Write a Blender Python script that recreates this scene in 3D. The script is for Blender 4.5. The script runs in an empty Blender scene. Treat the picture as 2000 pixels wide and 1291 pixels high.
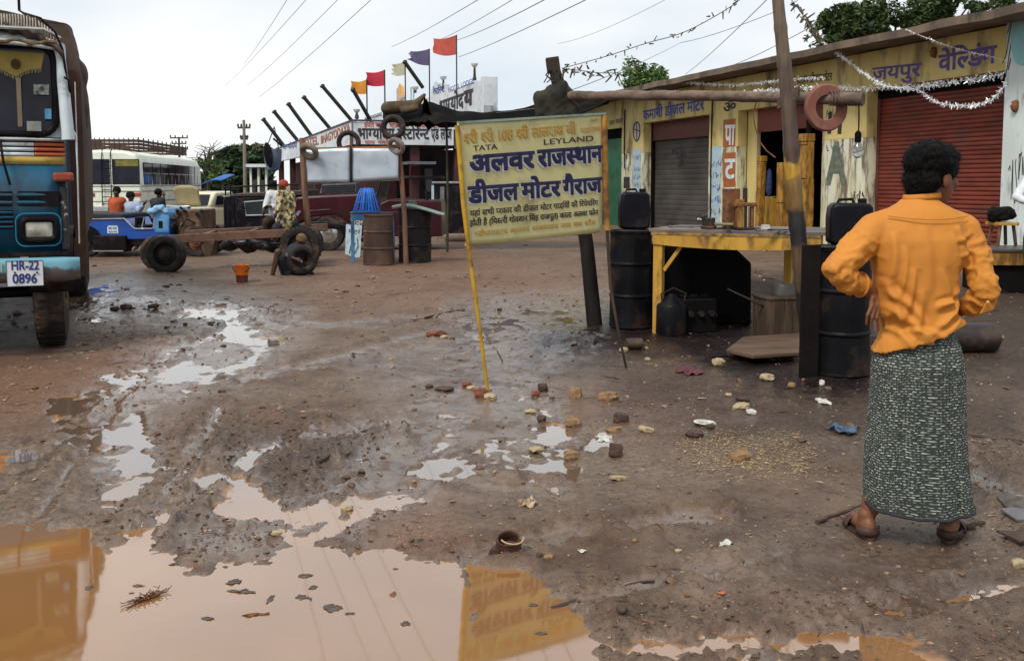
import bpy, bmesh, math, random
import numpy as np
from mathutils import Vector, Matrix, Euler, noise as mn
R = math.radians
V = Vector
sc = bpy.context.scene
COL = sc.collection
random.seed(7)

# ------------------------------------------------------------ camera, world, sun, exposure
F = 1944.0                      # focal length in photograph pixels (35 mm)
PITCH = R(4.8)
CYP = 360 + F * math.tan(PITCH)
CAMZ = 1.5
cd = bpy.data.cameras.new('camera')
cd.lens = 35; cd.sensor_width = 36
cd.shift_y = -(645.5 - CYP) / 2000
cd.clip_start = 0.05; cd.clip_end = 4000
cam = bpy.data.objects.new('camera', cd); COL.objects.link(cam)
cam.location = (0, 0, CAMZ); cam.rotation_euler = (R(90) - PITCH, 0, 0)
sc.camera = cam

SUN_EL, SUN_AZ = R(52), R(215)   # azimuth measured from +Y clockwise
w = bpy.data.worlds.new('World'); sc.world = w; w.use_nodes = True
nt = w.node_tree; N = nt.nodes; L = nt.links
bg = N['Background']; bg.inputs[1].default_value = 0.1
sky = N.new('ShaderNodeTexSky'); sky.sky_type = 'NISHITA'; sky.sun_disc = False
sky.sun_elevation = SUN_EL; sky.sun_rotation = SUN_AZ
tc = N.new('ShaderNodeTexCoord'); mp = N.new('ShaderNodeMapping'); mp.inputs['Scale'].default_value = (1.2, 1.2, 3.2)
L.new(tc.outputs['Generated'], mp.inputs[0])
nz = N.new('ShaderNodeTexNoise'); nz.inputs['Scale'].default_value = 2.2; nz.inputs['Detail'].default_value = 6; nz.inputs['Roughness'].default_value = .5
L.new(mp.outputs[0], nz.inputs['Vector'])
cr = N.new('ShaderNodeValToRGB'); cr.color_ramp.elements[0].position = .36; cr.color_ramp.elements[1].position = .62
cr.color_ramp.elements[0].color = (.72, .79, .86, 1); cr.color_ramp.elements[1].color = (1, 1, .99, 1)
L.new(nz.outputs['Fac'], cr.inputs[0])
sca = N.new('ShaderNodeVectorMath'); sca.operation = 'SCALE'; sca.inputs['Scale'].default_value = 11.0
L.new(cr.outputs[0], sca.inputs[0])
mx = N.new('ShaderNodeMix'); mx.data_type = 'RGBA'; mx.inputs[0].default_value = .93
L.new(sky.outputs[0], mx.inputs[6]); L.new(sca.outputs[0], mx.inputs[7])
L.new(mx.outputs[2], bg.inputs[0])
sd = bpy.data.lights.new('sun', 'SUN'); sd.energy = 3.0; sd.angle = R(14); sd.color = (1, .95, .86)
so = bpy.data.objects.new('sun', sd); COL.objects.link(so)
sdir = V((math.sin(SUN_AZ) * math.cos(SUN_EL), math.cos(SUN_AZ) * math.cos(SUN_EL), math.sin(SUN_EL)))
so.rotation_euler = sdir.to_track_quat('Z', 'Y').to_euler(); so.location = sdir * 50
vs = sc.view_settings; vs.view_transform = 'Standard'; vs.look = 'None'; vs.gamma = 1; vs.use_curve_mapping = False
vs.exposure = 0.0
sc.cycles.max_bounces = 6; sc.cycles.use_denoising = True

# ------------------------------------------------------------ placing helpers: photograph pixel -> ray -> point in the world
def ray(px, py):
 x = (px - 1000) / F; v = (CYP - py) / F
 return V((x, math.cos(PITCH) + v * math.sin(PITCH), -math.sin(PITCH) + v * math.cos(PITCH)))
def P(px, py, Y):
 d = ray(px, py); return V((0, 0, CAMZ)) + d * (Y / d.y)
def G(px, py, z=0.0):
 d = ray(px, py); return V((0, 0, CAMZ)) + d * ((z - CAMZ) / d.z)
def PL(px, py, p0, n):
 d = ray(px, py); o = V((0, 0, CAMZ)); return o + d * ((p0 - o).dot(n) / d.dot(n))

# ------------------------------------------------------------ object helpers
MATX = {}
def mat_of(loc, rz): return Matrix.Translation(V(loc)) @ Matrix.Rotation(rz, 4, 'Z')
def tag(o, label=None, cat=None, group=None, kind=None):
 if label: o['label'] = label
 if cat: o['category'] = cat
 if group: o['group'] = group
 if kind: o['kind'] = kind
 return o
def thing(name, label, cat, loc=(0, 0, 0), rz=0.0, group=None):
 o = bpy.data.objects.new(name, None); COL.objects.link(o)
 o.empty_display_size = .2
 o.location = loc; o.rotation_euler = (0, 0, rz)
 MATX[o.name] = mat_of(loc, rz)
 return tag(o, label, cat, group)
def dup(root, loc, rz=None, label=None, sc_=None):
 r = root.copy(); COL.objects.link(r); r.location = loc
 if rz is not None: r.rotation_euler = (0, 0, rz)
 if label: r['label'] = label
 if sc_: r.scale = (sc_, sc_, sc_)
 for ch in list(root.children):
  c = ch.copy(); COL.objects.link(c); c.parent = r
  for g in ch.children:
   d = g.copy(); COL.objects.link(d); d.parent = c
 return r
def link_mesh(name, me, mat, parent=None, world=False, label=None):
 if mat is not None: me.materials.clear(); me.materials.append(mat)
 o = bpy.data.objects.new(name, me); COL.objects.link(o)
 if parent is not None:
  if world: me.transform(MATX[parent.name].inverted())
  o.parent = parent; MATX[o.name] = MATX[parent.name]
 if label: o['label'] = label
 return o

class MB:
 """collects shapes into one mesh"""
 def __init__(s): s.v = []; s.f = []
 def add(s, vs_, fs):
  b = len(s.v); s.v += [tuple(v) for v in vs_]; s.f += [tuple(i + b for i in f) for f in fs]; return s
 def box(s, c, size, rot=None, taper=1.0):
  hx, hy, hz = size[0] / 2, size[1] / 2, size[2] / 2
  vs_ = [V((x * hx * (taper if z > 0 else 1), y * hy * (taper if z > 0 else 1), z * hz)) for z in (-1, 1) for y in (-1, 1) for x in (-1, 1)]
  if rot is not None:
   m = Euler(rot).to_matrix() if not isinstance(rot, Matrix) else rot
   vs_ = [m @ v for v in vs_]
  c = V(c)
  return s.add([v + c for v in vs_], [(0, 2, 3, 1), (4, 5, 7, 6), (0, 1, 5, 4), (2, 6, 7, 3), (0, 4, 6, 2), (1, 3, 7, 5)])
 def b2(s, lo, hi):
  return s.box([(a + b) / 2 for a, b in zip(lo, hi)], [abs(b - a) for a, b in zip(lo, hi)])
 def bar(s, a, b, wd, ht, up=V((0, 0, 1))):
  a = V(a); b = V(b); d = b - a; l = d.length; x = d.normalized()
  if abs(x.dot(up)) > .98: up = V((0, 1, 0))
  y = up.cross(x).normalized(); z = x.cross(y)
  m = Matrix((x, y, z)).transposed()
  return s.box((a + b) / 2, (l, wd, ht), m)
 def tube(s, pts, r, seg=10, cap=True, closed=False, flat=1.0, ref=None):
  pts = [V(p) for p in pts]; n = len(pts)
  rs = r if isinstance(r, (list, tuple)) else [r] * n
  vs_ = []; prev = None
  for i in range(n):
   if closed: t = (pts[(i + 1) % n] - pts[i - 1])
   else: t = pts[min(i + 1, n - 1)] - pts[max(i - 1, 0)]
   t = t.normalized() if t.length > 1e-9 else V((0, 0, 1))
   if prev is None:
    u = ref if ref is not None else (V((0, 0, 1)) if abs(t.z) < .9 else V((1, 0, 0)))
   else: u = prev
   u = (u - t * u.dot(t))
   if u.length < 1e-6: u = V((1, 0, 0)).cross(t)
   u.normalize(); w_ = t.cross(u); prev = u
   for k in range(seg):
    a = 2 * math.pi * k / seg
    vs_.append(pts[i] + u * (math.cos(a) * rs[i]) + w_ * (math.sin(a) * rs[i] * flat))
  fs = []
  m = n if closed else n - 1
  for i in range(m):
   j = (i + 1) % n
   for k in range(seg):
    k2 = (k + 1) % seg
    fs.append((i * seg + k, i * seg + k2, j * seg + k2, j * seg + k))
  if cap and not closed:
   fs.append(tuple(range(seg - 1, -1, -1))); fs.append(tuple((n - 1) * seg + k for k in range(seg)))
  return s.add(vs_, fs)
 def cap_(s, p0, p1, r0, r1, seg=14, flat=1.0, ref=None):
  """tapered capsule with round ends"""
  p0 = V(p0); p1 = V(p1); d = (p1 - p0); t = d.normalized() if d.length > 1e-6 else V((0, 0, 1))
  pts = []; rs = []
  for a in (-88, -65, -40, -18): pts.append(p0 + t * (math.sin(R(a)) * r0)); rs.append(r0 * math.cos(R(a)))
  for k in range(5): q = k / 4; pts.append(p0.lerp(p1, q)); rs.append(r0 + (r1 - r0) * q)
  for a in (18, 40, 65, 88): pts.append(p1 + t * (math.sin(R(a)) * r1)); rs.append(r1 * math.cos(R(a)))
  return s.tube(pts, rs, seg, flat=flat, ref=ref)
 def ell(s, c, rad, rot=None, n=14):
  vs_ = []; fs = []
  m = Euler(rot).to_matrix() if rot is not None else Matrix.Identity(3)
  for i in range(n + 1):
   ph = math.pi * i / n
   for k in range(2 * n):
    th = math.pi * k / n
    vs_.append(V(c) + m @ V((rad[0] * math.sin(ph) * math.cos(th), rad[1] * math.sin(ph) * math.sin(th), rad[2] * math.cos(ph))))
  for i in range(n):
   for k in range(2 * n):
    k2 = (k + 1) % (2 * n); fs.append((i * 2 * n + k, (i + 1) * 2 * n + k, (i + 1) * 2 * n + k2, i * 2 * n + k2))
  return s.add(vs_, fs)
 def lathe(s, prof, c=(0, 0, 0), axis='z', seg=24, rot=None):
  closed = prof[0] == prof[-1]
  """prof: (radius, height) pairs"""
  vs_ = []; fs = []
  for r_, h in prof:
   for k in range(seg):
    a = 2 * math.pi * k / seg; x, y = math.cos(a) * r_, math.sin(a) * r_
    p = {'z': V((x, y, h)), 'x': V((h, x, y)), 'y': V((x, h, -y))}[axis]
    if rot is not None: p = (Euler(rot).to_matrix() if not isinstance(rot, Matrix) else rot) @ p
    vs_.append(p + V(c))
  for i in range(len(prof) - 1):
   for k in range(seg):
    k2 = (k + 1) % seg; fs.append((i * seg + k, i * seg + k2, (i + 1) * seg + k2, (i + 1) * seg + k))
  if prof[0][0] > 1e-4 and not closed: fs.append(tuple(range(seg - 1, -1, -1)))
  if prof[-1][0] > 1e-4 and not closed: fs.append(tuple((len(prof) - 1) * seg + k for k in range(seg)))
  return s.add(vs_, fs)
 def prism(s, pts, off):
  """closed outline pts extruded by vector off"""
  n = len(pts); off = V(off); a = [V(p) for p in pts]
  return s.add(a + [p + off for p in a], [tuple(range(n)), tuple(range(2 * n - 1, n - 1, -1))] + [(i, i + n, (i + 1) % n + n, (i + 1) % n) for i in range(n)])
 def grid(s, fn, nu, nv, wrap=False):
  vs_ = [fn(i / (nu if wrap else nu - 1), j / (nv - 1)) for j in range(nv) for i in range(nu)]
  fs = []
  for j in range(nv - 1):
   for i in range(nu if wrap else nu - 1):
    i2 = (i + 1) % nu
    fs.append((j * nu + i, j * nu + i2, (j + 1) * nu + i2, (j + 1) * nu + i))
  return s.add(vs_, fs)
 def mesh(s, name='m', clean=False):
  me = bpy.data.meshes.new(name); me.from_pydata(s.v, [], s.f); me.update()
  bm = bmesh.new(); bm.from_mesh(me)
  if clean: bmesh.ops.remove_doubles(bm, verts=bm.verts, dist=1e-5)
  bmesh.ops.recalc_face_normals(bm, faces=bm.faces); bm.to_mesh(me); bm.free()
  return me
 def build(s, name, mat, parent=None, smooth=None, bevel=0, world=False, label=None, origin=None, sub=0, solid=0):
  me = s.mesh(name)
  if origin is not None: me.transform(Matrix.Translation(-V(origin)))
  if smooth is not None:
   me.shade_smooth()
   if smooth < 180: me.set_sharp_from_angle(angle=R(smooth))
  o = link_mesh(name, me, mat, parent, world, label)
  if origin is not None: o.location = origin
  if solid: m = o.modifiers.new('solid', 'SOLIDIFY'); m.thickness = solid; m.offset = 0
  if bevel: m = o.modifiers.new('bevel', 'BEVEL'); m.width = bevel; m.segments = 2; m.limit_method = 'ANGLE'; m.angle_limit = R(40)
  if sub: m = o.modifiers.new('sub', 'SUBSURF'); m.levels = sub; m.render_levels = sub
  return o

def organic(mb, vox, smooth=6, deform=None):
 """one continuous skin over overlapping shapes"""
 me = mb.mesh('tmp'); o = bpy.data.objects.new('tmp', me); COL.objects.link(o)
 r = o.modifiers.new('r', 'REMESH'); r.mode = 'VOXEL'; r.voxel_size = vox; r.use_smooth_shade = True
 if smooth: s_ = o.modifiers.new('s', 'SMOOTH'); s_.iterations = smooth; s_.factor = .5
 dg = bpy.context.evaluated_depsgraph_get()
 out = bpy.data.meshes.new_from_object(o.evaluated_get(dg)); bpy.data.objects.remove(o)
 if deform is not None:
  n = len(out.vertices); co = np.empty(n * 3); out.vertices.foreach_get('co', co); co = co.reshape(-1, 3)
  no = np.empty(n * 3); out.vertices.foreach_get('normal', no); no = no.reshape(-1, 3)
  co = deform(co, no); out.vertices.foreach_set('co', co.reshape(-1)); out.update()
 out.shade_smooth()
 return out

# ------------------------------------------------------------ numpy noise
def _h(ix, iy, iz, s):
 n = (ix * 374761393 + iy * 668265263 + iz * 2147483647 + s * 1274126177) & 0xffffffff
 n = ((n ^ (n >> 13)) * 1274126177) & 0xffffffff
 return ((n ^ (n >> 16)) & 0xffff) / 65535.0
def vn(x, y, z=None, s=0):
 x = np.asarray(x, float); y = np.asarray(y, float); z = np.zeros_like(x) if z is None else np.asarray(z, float)
 xi = np.floor(x).astype(np.int64); yi = np.floor(y).astype(np.int64); zi = np.floor(z).astype(np.int64)
 fx = x - xi; fy = y - yi; fz = z - zi
 fx = fx * fx * (3 - 2 * fx); fy = fy * fy * (3 - 2 * fy); fz = fz * fz * (3 - 2 * fz)
 r = 0
 for dz in (0, 1):
  wz = fz if dz else 1 - fz
  a = _h(xi, yi, zi + dz, s) * (1 - fx) + _h(xi + 1, yi, zi + dz, s) * fx
  b = _h(xi, yi + 1, zi + dz, s) * (1 - fx) + _h(xi + 1, yi + 1, zi + dz, s) * fx
  r = r + wz * (a * (1 - fy) + b * fy)
 return r
def fbm(x, y, oct=4, s=0, z=None, g=.5):
 a = 1; t = 0; r = 0; k = 1
 for o in range(oct):
  r = r + a * (vn(x * k + o * 17.3, y * k + o * 9.1, None if z is None else z * k, s + o) - .5); t += a; a *= g; k *= 2.03
 return r / t * 2

# ------------------------------------------------------------ materials
MATS = {}
def pm(name, c, c2=None, scale=6.0, rough=.6, metal=0.0, bump=0.0, bscale=None, r2=None, streak=None, dirt=None, dscale=3.0, dmin=.52, dmax=.68, spec=.3, detail=5, trans=0, coat=0, sheen=0, alpha=1):
 """procedural paint / cloth / wood / metal: two tones mixed by noise, bump, a dirt colour in patches"""
 if name in MATS: return MATS[name]
 m = bpy.data.materials.new(name); m.use_nodes = True; nt = m.node_tree; N = nt.nodes; L = nt.links
 b = N['Principled BSDF']; b.inputs['Roughness'].default_value = rough; b.inputs['Metallic'].default_value = metal
 b.inputs['Specular IOR Level'].default_value = spec
 if trans: b.inputs['Transmission Weight'].default_value = trans
 if coat: b.inputs['Coat Weight'].default_value = coat; b.inputs['Coat Roughness'].default_value = .12
 if alpha < 1: b.inputs['Alpha'].default_value = alpha
 tc = N.new('ShaderNodeTexCoord'); mp = N.new('ShaderNodeMapping'); L.new(tc.outputs['Object'], mp.inputs[0])
 if streak: mp.inputs['Scale'].default_value = streak
 nz = N.new('ShaderNodeTexNoise'); nz.inputs['Scale'].default_value = scale; nz.inputs['Detail'].default_value = detail; nz.inputs['Roughness'].default_value = .6
 L.new(mp.outputs[0], nz.inputs['Vector'])
 c2 = c2 or tuple(x * .78 for x in c)
 rp = N.new('ShaderNodeValToRGB'); rp.color_ramp.elements[0].position = .38; rp.color_ramp.elements[1].position = .62
 rp.color_ramp.elements[0].color = (*c2, 1); rp.color_ramp.elements[1].color = (*c, 1)
 L.new(nz.outputs['Fac'], rp.inputs[0]); col = rp.outputs[0]
 if dirt:
  n2 = N.new('ShaderNodeTexNoise'); n2.inputs['Scale'].default_value = dscale; n2.inputs['Detail'].default_value = 7; n2.inputs['Roughness'].default_value = .65
  L.new(mp.outputs[0], n2.inputs['Vector'])
  mr = N.new('ShaderNodeMapRange'); mr.inputs[1].default_value = dmin; mr.inputs[2].default_value = dmax
  L.new(n2.outputs['Fac'], mr.inputs[0])
  mx = N.new('ShaderNodeMix'); mx.data_type = 'RGBA'; L.new(mr.outputs[0], mx.inputs[0]); L.new(col, mx.inputs[6]); mx.inputs[7].default_value = (*dirt, 1)
  col = mx.outputs[2]
 L.new(col, b.inputs['Base Color'])
 if r2 is not None:
  mr2 = N.new('ShaderNodeMapRange'); mr2.inputs[1].default_value = .35; mr2.inputs[2].default_value = .65; mr2.inputs[3].default_value = rough; mr2.inputs[4].default_value = r2
  L.new(nz.outputs['Fac'], mr2.inputs[0]); L.new(mr2.outputs[0], b.inputs['Roughness'])
 if bump:
  nb = N.new('ShaderNodeTexNoise'); nb.inputs['Scale'].default_value = bscale or scale * 4; nb.inputs['Detail'].default_value = 4
  L.new(mp.outputs[0], nb.inputs['Vector'])
  bp = N.new('ShaderNodeBump'); bp.inputs['Strength'].default_value = bump; bp.inputs['Distance'].default_value = .01
  L.new(nb.outputs['Fac'], bp.inputs['Height']); L.new(bp.outputs[0], b.inputs['Normal'])
 MATS[name] = m
 return m

# ------------------------------------------------------------ writing (glyph outlines turned into thin meshes)
_TC = {}
def _glyph(txt):
 if txt in _TC: return _TC[txt]
 c = bpy.data.curves.new('t', 'FONT'); c.body = txt; c.resolution_u = 3
 o = bpy.data.objects.new('t', c); COL.objects.link(o)
 me = bpy.data.meshes.new_from_object(o.evaluated_get(bpy.context.evaluated_depsgraph_get()))
 bpy.data.objects.remove(o)
 n = len(me.vertices); co = np.empty(n * 3); me.vertices.foreach_get('co', co); co = co.reshape(-1, 3)[:, :2].copy() if n else np.zeros((0, 2))
 me.transform(Matrix.Identity(4))
 fs = [tuple(p.vertices) for p in me.polygons]; _TC[txt] = (co, fs); bpy.data.meshes.remove(me)
 return _TC[txt]
def layout(txt):
 """-> list of (co, faces); half letters (followed by U+094D) are cut and joined to the next; the short i sign is put before its letter"""
 t = list(txt); i = 0
 while i < len(t):
  if t[i] == '\u093f':
   j = i - 1
   while j > 1 and t[j - 1] == '\u094d': j -= 2
   t.insert(j, t.pop(i))
  i += 1
 pieces = ''.join(t).split('\u094d'); out = []; x = 0; k = 0
 for n_, p in enumerate(pieces):
  co, fs = _glyph(p)
  if not len(co): continue
  co = co.copy()
  x0, x1 = co[:, 0].min(), co[:, 0].max()
  if n_ < len(pieces) - 1:                      # half form: cut the stem off
   lc, _ = _glyph(p[-1]); wl = lc[:, 0].max() - lc[:, 0].min(); cut = x1 - .34 * wl
   bm = bmesh.new(); vv = [bm.verts.new((a, b, 0)) for a, b in co]
   for f in fs:
    try: bm.faces.new([vv[q] for q in f])
    except ValueError: pass
   bmesh.ops.bisect_plane(bm, geom=bm.verts[:] + bm.edges[:] + bm.faces[:], plane_co=(cut, 0, 0), plane_no=(1, 0, 0), clear_outer=True)
   bm.verts.index_update(); co = np.array([v.co[:2] for v in bm.verts]); fs = [tuple(v.index for v in f.verts) for f in bm.faces]; bm.free()
   x1 = cut
  co[:, 0] += x - (x0 if n_ else 0); out.append((co, fs)); x += x1 - (x0 if n_ else 0)
  k += 1
 return out, x
def write(txt, A, B, h, n, mat, parent, name='lettering', off=.004, bold=0.0, top=None):
 """text from world point A to B (ends of the baseline), letter height h, on a surface whose outward normal is n"""
 A = V(A); B = V(B); e1 = (B - A); wd = e1.length; e1 = e1.normalized(); n = V(n).normalized(); e2 = n.cross(e1).normalized()
 if e2.z < 0: e2 = -e2
 pcs, tw = layout(txt); sx = wd / max(tw, .01); sy = h / .69
 mb = MB(); k = 0
 for bx, by in ([(0, 0)] if not bold else [(0, 0), (bold, 0), (0, bold), (bold, bold)]):
  for co, fs in pcs:
   k += 1; o_ = off + k * .0002
   mb.add([A + e1 * ((c[0] + bx) * sx) + e2 * ((c[1] + by) * sy) + n * o_ for c in co], fs)
 return mb.build(name, mat, parent, world=parent is not None)
def scribble(A, B, h, n, mat, parent, seed=0, name='lettering', r=.006, k=9, off=.004):
 """hand-painted illegible strokes: looping pen lines"""
 rd = random.Random(seed); A = V(A); B = V(B); e1 = (B - A); wd = e1.length; e1.normalize(); n = V(n).normalized(); e2 = n.cross(e1).normalized()
 if e2.z < 0: e2 = -e2
 mb = MB()
 for j in range(k):
  x = wd * (j + .2) / k; pts = []
  y = rd.uniform(.1, .8) * h
  for q in range(rd.randint(3, 5)):
   pts.append(A + e1 * (x + rd.uniform(0, .9) * wd / k) + e2 * (rd.uniform(0, 1) * h) + n * (off + .0004 * j))
  for a, b in zip(pts, pts[1:]):
   d = (b - a); 
   if d.length < 1e-3: continue
   s_ = n.cross(d.normalized()) * r
   mb.add([a - s_, b - s_, b + s_, a + s_], [(0, 1, 2, 3)])
 return mb.build(name, mat, parent, world=parent is not None)
# ------------------------------------------------------------ ground: one sheet of mud, ruts and puddle basins
POOLS = [  # outlines of standing water (photograph pixels -> ground plane)
 [(-300,1022),(0,1026),(60,1020),(165,1024),(205,1062),(250,1040),(300,1018),(330,1012),(300,1040),(240,1085),(330,1092),(400,1105),(470,1100),(520,1108),(560,1092),(600,1072),(650,1082),(700,1088),(790,1085),(850,1086),(885,1120),(900,1160),(905,1205),(925,1228),(958,1202),(940,1140),(932,1112),(1020,1122),(1095,1158),(1112,1192),(1150,1215),(1172,1240),(1172,1500),(-300,1500)],
 [(410,962),(440,920),(480,895),(512,910),(500,930),(525,955),(512,992),(470,1002),(420,985)],
 [(365,940),(392,915),(427,920),(402,945)],
 [(205,970),(215,930),(240,895),(262,870),(292,868),(280,900),(288,925),(250,965),(215,977)],
 [(172,880),(180,850),(215,842),(245,818),(262,800),(292,812),(290,850),(262,872),(235,868)],
 [(160,772),(200,740),(270,716),(282,728),(250,750),(180,778)],
 [(308,738),(320,706),(372,700),(374,722),(350,738)],
 [(372,735),(450,715),(470,700),(482,680),(460,655),(520,662),(532,690),(490,712),(440,726),(384,748)],
 [(388,650),(430,640),(452,626),(425,620),(440,600),(462,610),(482,638),(500,643),(548,650),(540,662),(450,662)],
 [(340,612),(360,598),(442,595),(440,606),(382,617)],
 [(150,592),(152,566),(190,562),(220,568),(200,585)], [(150,612),(170,604),(196,606),(180,614)],
 [(330,760),(372,745),(372,760),(340,772)],
 [(800,908),(850,890),(940,878),(982,890),(930,908),(872,925),(812,936)],
 [(848,856),(866,826),(900,824),(892,850),(862,884)],
 [(1040,902),(1080,892),(1104,905),(1078,922),(1050,916)],
 [(1030,784),(1060,770),(1078,800),(1112,830),(1090,852),(1068,830),(1040,802)],
 [(1155,858),(1190,850),(1190,866),(1162,870)], [(1060,872),(1104,884),(1092,896),(1052,882)],
 [(1000,770),(1030,745),(1040,760),(1020,780)],
 [(-100,884),(0,886),(62,890),(55,905),(20,916),(-100,918)],
 [(1172,1260),(1290,1252),(1400,1246),(1560,1244),(1680,1256),(1640,1262),(1500,1260),(1300,1266),(1200,1272)],
 [(1690,1278),(1760,1262),(1860,1268),(1850,1340),(1700,1340)],
 [(110,775),(150,772),(160,800),(120,830),(100,820)], [(140,845),(165,835),(172,870),(146,880)],
 [(560,1010),(640,985),(700,975),(720,985),(640,1010),(580,1030)],
]
WETS = [  # soft areas of wet sheen: outline, strength
 ([(640,1010),(560,960),(640,900),(700,850),(760,800),(800,740),(880,640),(980,640),(1010,700),(1060,760),(1120,840),(1120,900),(1000,960),(860,990),(760,1010)], .75),
 ([(300,1000),(360,960),(600,1000),(700,960),(820,1000),(720,1080),(560,1090),(420,1100),(250,1090)], .8),
 ([(150,560),(250,540),(520,600),(600,660),(540,720),(380,760),(300,860),(160,980),(150,860),(240,700),(380,640),(200,620)], .7),
 ([(900,600),(1190,575),(1200,720),(1100,760),(960,730),(860,680)], .7),
 ([(880,600),(960,588),(1190,580),(1190,592),(960,602)], 1.0), ([(1010,658),(1060,630),(1190,606),(1190,622),(1070,642),(1020,668)], 1.0),
 ([(1150,640),(1500,640),(1750,720),(1700,860),(1450,960),(1150,960),(1120,820)], .45),
 ([(1500,960),(2000,960),(2000,1290),(1250,1290),(1300,1060)], .4),
]
REDS = [([(-100,640),(140,690),(330,660),(300,740),(150,800),(-100,860)], .7), ([(740,1000),(860,990),(900,1060),(840,1080),(760,1070)], .8),
  ([(1200,760),(1420,770),(1420,840),(1240,840),(1100,800)], .5), ([(230,700),(320,680),(330,760),(270,800),(210,880),(200,840)], .8), ([(600,520),(900,480),(1190,560),(900,620),(620,620)], .35)]
OILS = [([(1040,650),(1190,590),(1290,520),(1610,540),(1760,680),(1760,800),(1500,790),(1300,700),(1130,720),(1030,710)], 1.0),
  ([(1200,700),(1700,740),(2010,760),(2010,880),(1700,900),(1400,860),(1200,800)], .55), ([(420,840),(740,850),(690,960),(520,1010),(450,900)], .45),
  ([(1800,560),(2100,540),(2100,760),(1800,760)], .7), ([(1450,1030),(2000,1060),(2000,1240),(1600,1180)], .35), ([(-100,560),(140,600),(140,690),(-100,690)], .9)]
CHURN = [([(300,830),(460,800),(760,840),(740,900),(660,980),(560,1010),(500,1080),(360,1110),(200,1060),(160,960),(300,960)], 1.0), ([(150,560),(560,600),(520,660),(320,760),(160,800)], .5),
   ([(1080,1150),(1500,1130),(2050,1200),(2050,1300),(1100,1300)], .6), ([(1850,850),(2010,830),(2010,1100),(1900,1050)], .6), ([(560,1040),(720,1000),(860,1080),(640,1100)], .7)]

FILM = [([(150,765),(300,690),(420,640),(400,595),(460,588),(505,638),(560,655),(545,705),(400,755),(310,800),(300,920),(230,985),(185,965),(160,860)], 1.0), ([(370,905),(520,880),(545,1000),(400,1005)], .9), ([(540,1070),(700,960),(820,880),(960,850),(1010,900),(860,965),(720,1030)], 1.0),
  ([(985,690),(1060,730),(1140,830),(1130,915),(1020,930),(990,800)], 1.0), ([(150,555),(225,558),(240,620),(150,625)], .9), ([(870,612),(1190,572),(1190,640),(1060,665),(990,725),(930,690)], .85), ([(260,1000),(600,980),(740,1040),(560,1090),(400,1105),(240,1085)], 1.0), ([(300,580),(480,575),(600,610),(560,660),(330,620)], .8), ([(650,700),(860,650),(900,740),(780,800)], .6)]
RUTS = [([(470,740),(640,702),(780,667),(910,638)], 11), ([(330,1010),(470,885),(620,850),(770,828)], 13), ([(240,1105),(300,1020),(370,890),(430,800)], 14), ([(80,1010),(160,880),(240,760),(330,690),(450,640)], 12), ([(550,1010),(680,905),(770,850)], 12), ([(1080,1195),(1300,1132),(1520,1085)], 10),
  ([(1480,1275),(1700,1200),(2020,1130)], 14), ([(1850,860),(1950,960),(2060,1010)], 12), ([(880,1095),(1100,1045),(1420,1000)], 9), ([(90,604),(300,592),(560,622)], 9), ([(700,1000),(860,930),(1100,960)], 9), ([(0,960),(120,870),(220,800)], 12), ([(420,600),(640,640),(860,620)], 9)]
def ldist(px, py, pl):
 d = np.full(px.shape, 1e9)
 for (x0, y0), (x1, y1) in zip(pl, pl[1:]):
  ex, ey = x1 - x0, y1 - y0; t = np.clip(((px - x0) * ex + (py - y0) * ey) / (ex * ex + ey * ey), 0, 1); d = np.minimum(d, np.hypot(px - x0 - t * ex, py - y0 - t * ey))
 return d
def sdist(px, py, poly):
 """signed distance in pixels, negative inside"""
 d = np.full(px.shape, 1e9); inside = np.zeros(px.shape, bool); n = len(poly)
 for i in range(n):
  x0, y0 = poly[i]; x1, y1 = poly[(i + 1) % n]; ex, ey = x1 - x0, y1 - y0
  t = np.clip(((px - x0) * ex + (py - y0) * ey) / (ex * ex + ey * ey + 1e-9), 0, 1)
  d = np.minimum(d, np.hypot(px - x0 - t * ex, (py - y0 - t * ey)))
  if y0 != y1:
   c = ((y0 > py) != (y1 > py)) & (px < (x1 - x0) * (py - y0) / (y1 - y0) + x0); inside ^= c
 return np.where(inside, -d, d)
def topx(x, y):
 z = -CAMZ
 cp, sp = math.cos(PITCH), math.sin(PITCH)
 dep = y * cp - z * sp; up = y * sp + z * cp
 dep = np.maximum(dep, .2)
 return 1000 + F * x / dep, CYP - F * up / dep
DIRU = (-math.sin(R(18.2)), math.cos(R(18.2)))
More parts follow.
